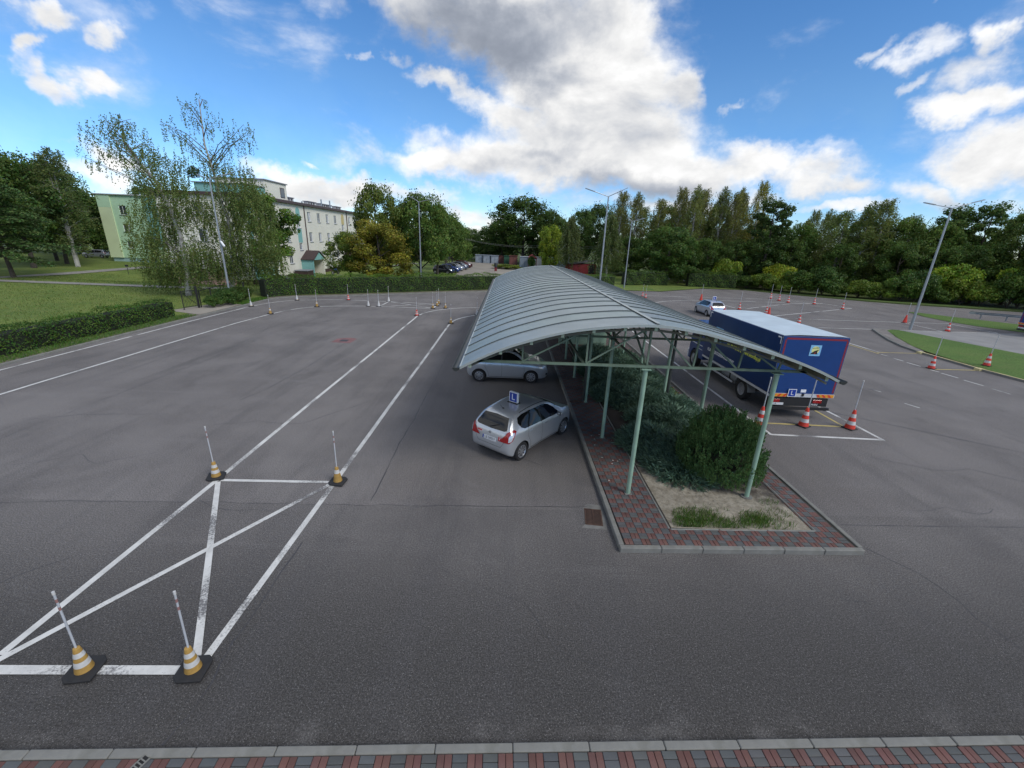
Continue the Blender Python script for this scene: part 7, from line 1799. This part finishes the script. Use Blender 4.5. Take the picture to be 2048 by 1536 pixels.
garage(10.6, 107.5, 8.5, 5, 2.3, 0, 'grey', 'grey', 'grey', 'long grey shed right of the red gabled garage', False)
g = empty('red_shed', (15.4, 90.5, .05), RD(8), 'deep red shed with a dark sloping roof just above the carport ridge', 'shed')
MB().prism([(-2.8, 0), (2.8, 0), (2.8, 3.5), (-2.8, 3.5)], 0, 2.0).build('walls', GM['dkred'], g)
MB().add([(-3.1, -.3, 2.0), (3.2, -.3, 2.75), (3.2, 3.8, 2.75), (-3.1, 3.8, 2.0), (-3.1, -.3, 1.9), (3.2, -.3, 2.6), (3.2, 3.8, 2.6), (-3.1, 3.8, 1.9)], [(0,1,2,3),(7,6,5,4),(0,4,5,1),(1,5,6,2),(2,6,7,3),(3,7,4,0)]).build('roof', M['tar'], g)
MB().box(1.2, 2.5, -.03, -.001, .1, 1.9).build('door', M['dark'], g)
for (x, y, h, lb) in ((9.6, 100.5, 7.0, 'thin utility pole among the garages carrying the cables'), (22.0, 101, 7.0, 'thin utility pole hidden in the willow carrying the cables'), (-14.0, 104, 7.2, 'thin utility pole by the parked cars carrying the cables')):
    p = empty('utility_pole', (x, y, .05), 0, lb, 'pole'); MB().tube([(0, 0, 0), (0, 0, h)], [.10, .07], 8).build('pole', M['bark'], p); MB().beam((-.5, 0, h - .3), (.5, 0, h - .3), .08).build('crossarm', M['bark'], p)
wr = MB()
def sag(a, b, s):
    a, b = Vector(a), Vector(b); return [a.lerp(b, t/12) - Vector((0, 0, s * 4 * (t/12) * (1 - t/12))) for t in range(13)]
for dz in (0, .35): wr.tube(sag((-14, 104, 6.9 + dz*.2), (9.6, 100.5, 5.2 + dz), 1.2), .012, 4); wr.tube(sag((9.6, 100.5, 5.2 + dz), (22, 101, 5.6 + dz), .5), .012, 4)
tag(wr.build('power_cables', mat('cable', (.25, .25, .24), .6)), 'two pale sagging cables crossing in front of the far dark oak', 'cable')
# waste bin on a post
b = empty('waste_bin', (-2.6, 88.6, .10), 0, 'small dark waste bin with a red base at the end of the yard road', 'bin')
MB().lathe([(.32, .75), (.36, 1.5), (.30, 1.62), (.001, 1.66)], 14).build('bin_body', M['darkmetal'], b, smooth=True); MB().box(-.25, .25, -.25, .25, 0, .75).build('foot', GM['dkred'], b)
# guard rail by the far road
gr = empty('guard_rail', (51.3, 46.0, .05), math.atan2(-1.9, 3.2), 'grey steel guard rail on the strip at the far right', 'guard rail')
prf = [(-.03, .42), (.04, .47), (-.03, .53), (-.03, .58), (.04, .63), (-.03, .69)]
mb = MB(); vs = [(x_, p[0], p[1]) for x_ in (0, 14) for p in prf]; mb.add(vs, [(i, i+1, 7+i, 6+i) for i in range(5)]); mb.build('rail', M['galv'], gr)
MB().add([(0, -.03, .42), (-.4, .05, .38), (-.55, .10, .55), (-.4, .05, .72), (0, -.03, .69)], [(0,1,2,3,4)]).build('end_shoe', M['galv'], gr)
pm = MB().box(-.05, .05, .0, .10, -.1, .66).mesh('post', M['galv'])
for i in range(7): obj('post', pm, gr, (.5 + i * 2, .03, 0))
# gate and low fence in the left gateway
gt = empty('gate', (-25.7, 33.9, .09), math.atan2(1.2, .35), 'black metal swing gate standing open between the hedge and the birches', 'gate')
for xx, w_ in ((0, .05), (1.25, .12)): MB().box(xx - w_/2, xx + w_/2, -w_/2, w_/2, 0, 1.75 if xx else 1.5).build('gate_post', M['black'], gt)
MB().beam((0, 0, 1.45), (1.2, 0, 1.45), .04).build('top_rail', M['black'], gt); MB().beam((0, 0, .2), (1.2, 0, .2), .04).build('bottom_rail', M['black'], gt)
MB().beam((0.03, 0, 1.4), (1.18, 0, .25), .03).build('diagonal', M['black'], gt)
bm_ = MB().box(-.008, .008, -.008, .008, .2, 1.43).mesh('bar', M['black'])
for i in range(9): obj('bar', bm_, gt, (.12 + i * .12, 0, 0))
fe = empty('rail_fence', (-25.3, 35.3, .09), math.atan2(6.0, -1.2), 'low black rail fence running from the gate towards the left lamp post', 'fence')
for i in range(4): MB().box(i*2 - .03, i*2 + .03, -.03, .03, 0, 1.4).build('fence_post', M['black'], fe)
for z_ in (1.35, .4): MB().beam((0, 0, z_), (6, 0, z_), .04).build('fence_rail', M['black'], fe)
fp = empty('fence_post', (-25.05, 41.0, .07), 0, 'short black post standing under the right birch beside the hedge end', 'post'); MB().box(-.05, .05, -.05, .05, 0, 1.5).build('shaft', M['black'], fp); MB().box(-.065, .065, -.065, .065, 1.501, 1.53).build('cap', M['black'], fp)
sg = empty('lawn_sign', (-50.4, 58.1, .07), 0, 'small dark sign on a thin post in the lawn between the two paths', 'sign')
MB().tube([(0, 0, 0), (0, 0, 1.0)], .03, 6).build('post', M['darkmetal'], sg); MB().box(-.22, .22, -.02, .0, 1.0, 1.25).build('board', M['darkmetal'], sg)
# bits of litter and dust on the island paving
lt = MB()
for i in range(16):
    x = rnd.uniform(2.95, 3.8); y = rnd.uniform(9.8, 14.5); s = rnd.uniform(.012, .035); lt.add([(x-s, y, IZ+.006), (x, y-s*.6, IZ+.008), (x+s, y, IZ+.006), (x, y+s*.7, IZ+.009)], [(0,1,2,3)])
tag(lt.build('litter', M['litter']), 'scattered pale scraps on the paving left of the bed', 'litter', kind='stuff')
# fallen leaves, twigs and grit over the near yard
N = 5200; X = rng.uniform(-12, 12, N); Y = rng.uniform(3.9, 16, N)
ok = ~((X > 2.6) & (X < 8.25) & (Y > 7.4)); X, Y = X[ok], Y[ok]
s = rng.uniform(.003, .008, (len(X), 1)); P = np.stack([X, Y, np.full(len(X), .004)], 1); a = rng.uniform(0, 6.28, len(X)); t1 = np.stack([np.cos(a), np.sin(a), np.zeros(len(X))], 1) * s; t2 = np.stack([-np.sin(a), np.cos(a), rng.uniform(0, .4, len(X))], 1) * s * .7
tag(obj('grit', quads_mesh('grit', np.stack([P - t1, P + t2 * 1, P + t1, P - t2 + np.array([[0, 0, .004]])], 1), mat('pale_grit', (.30, .29, .27), .9))), kind='stuff')
print('objects', len(bpy.data.objects))
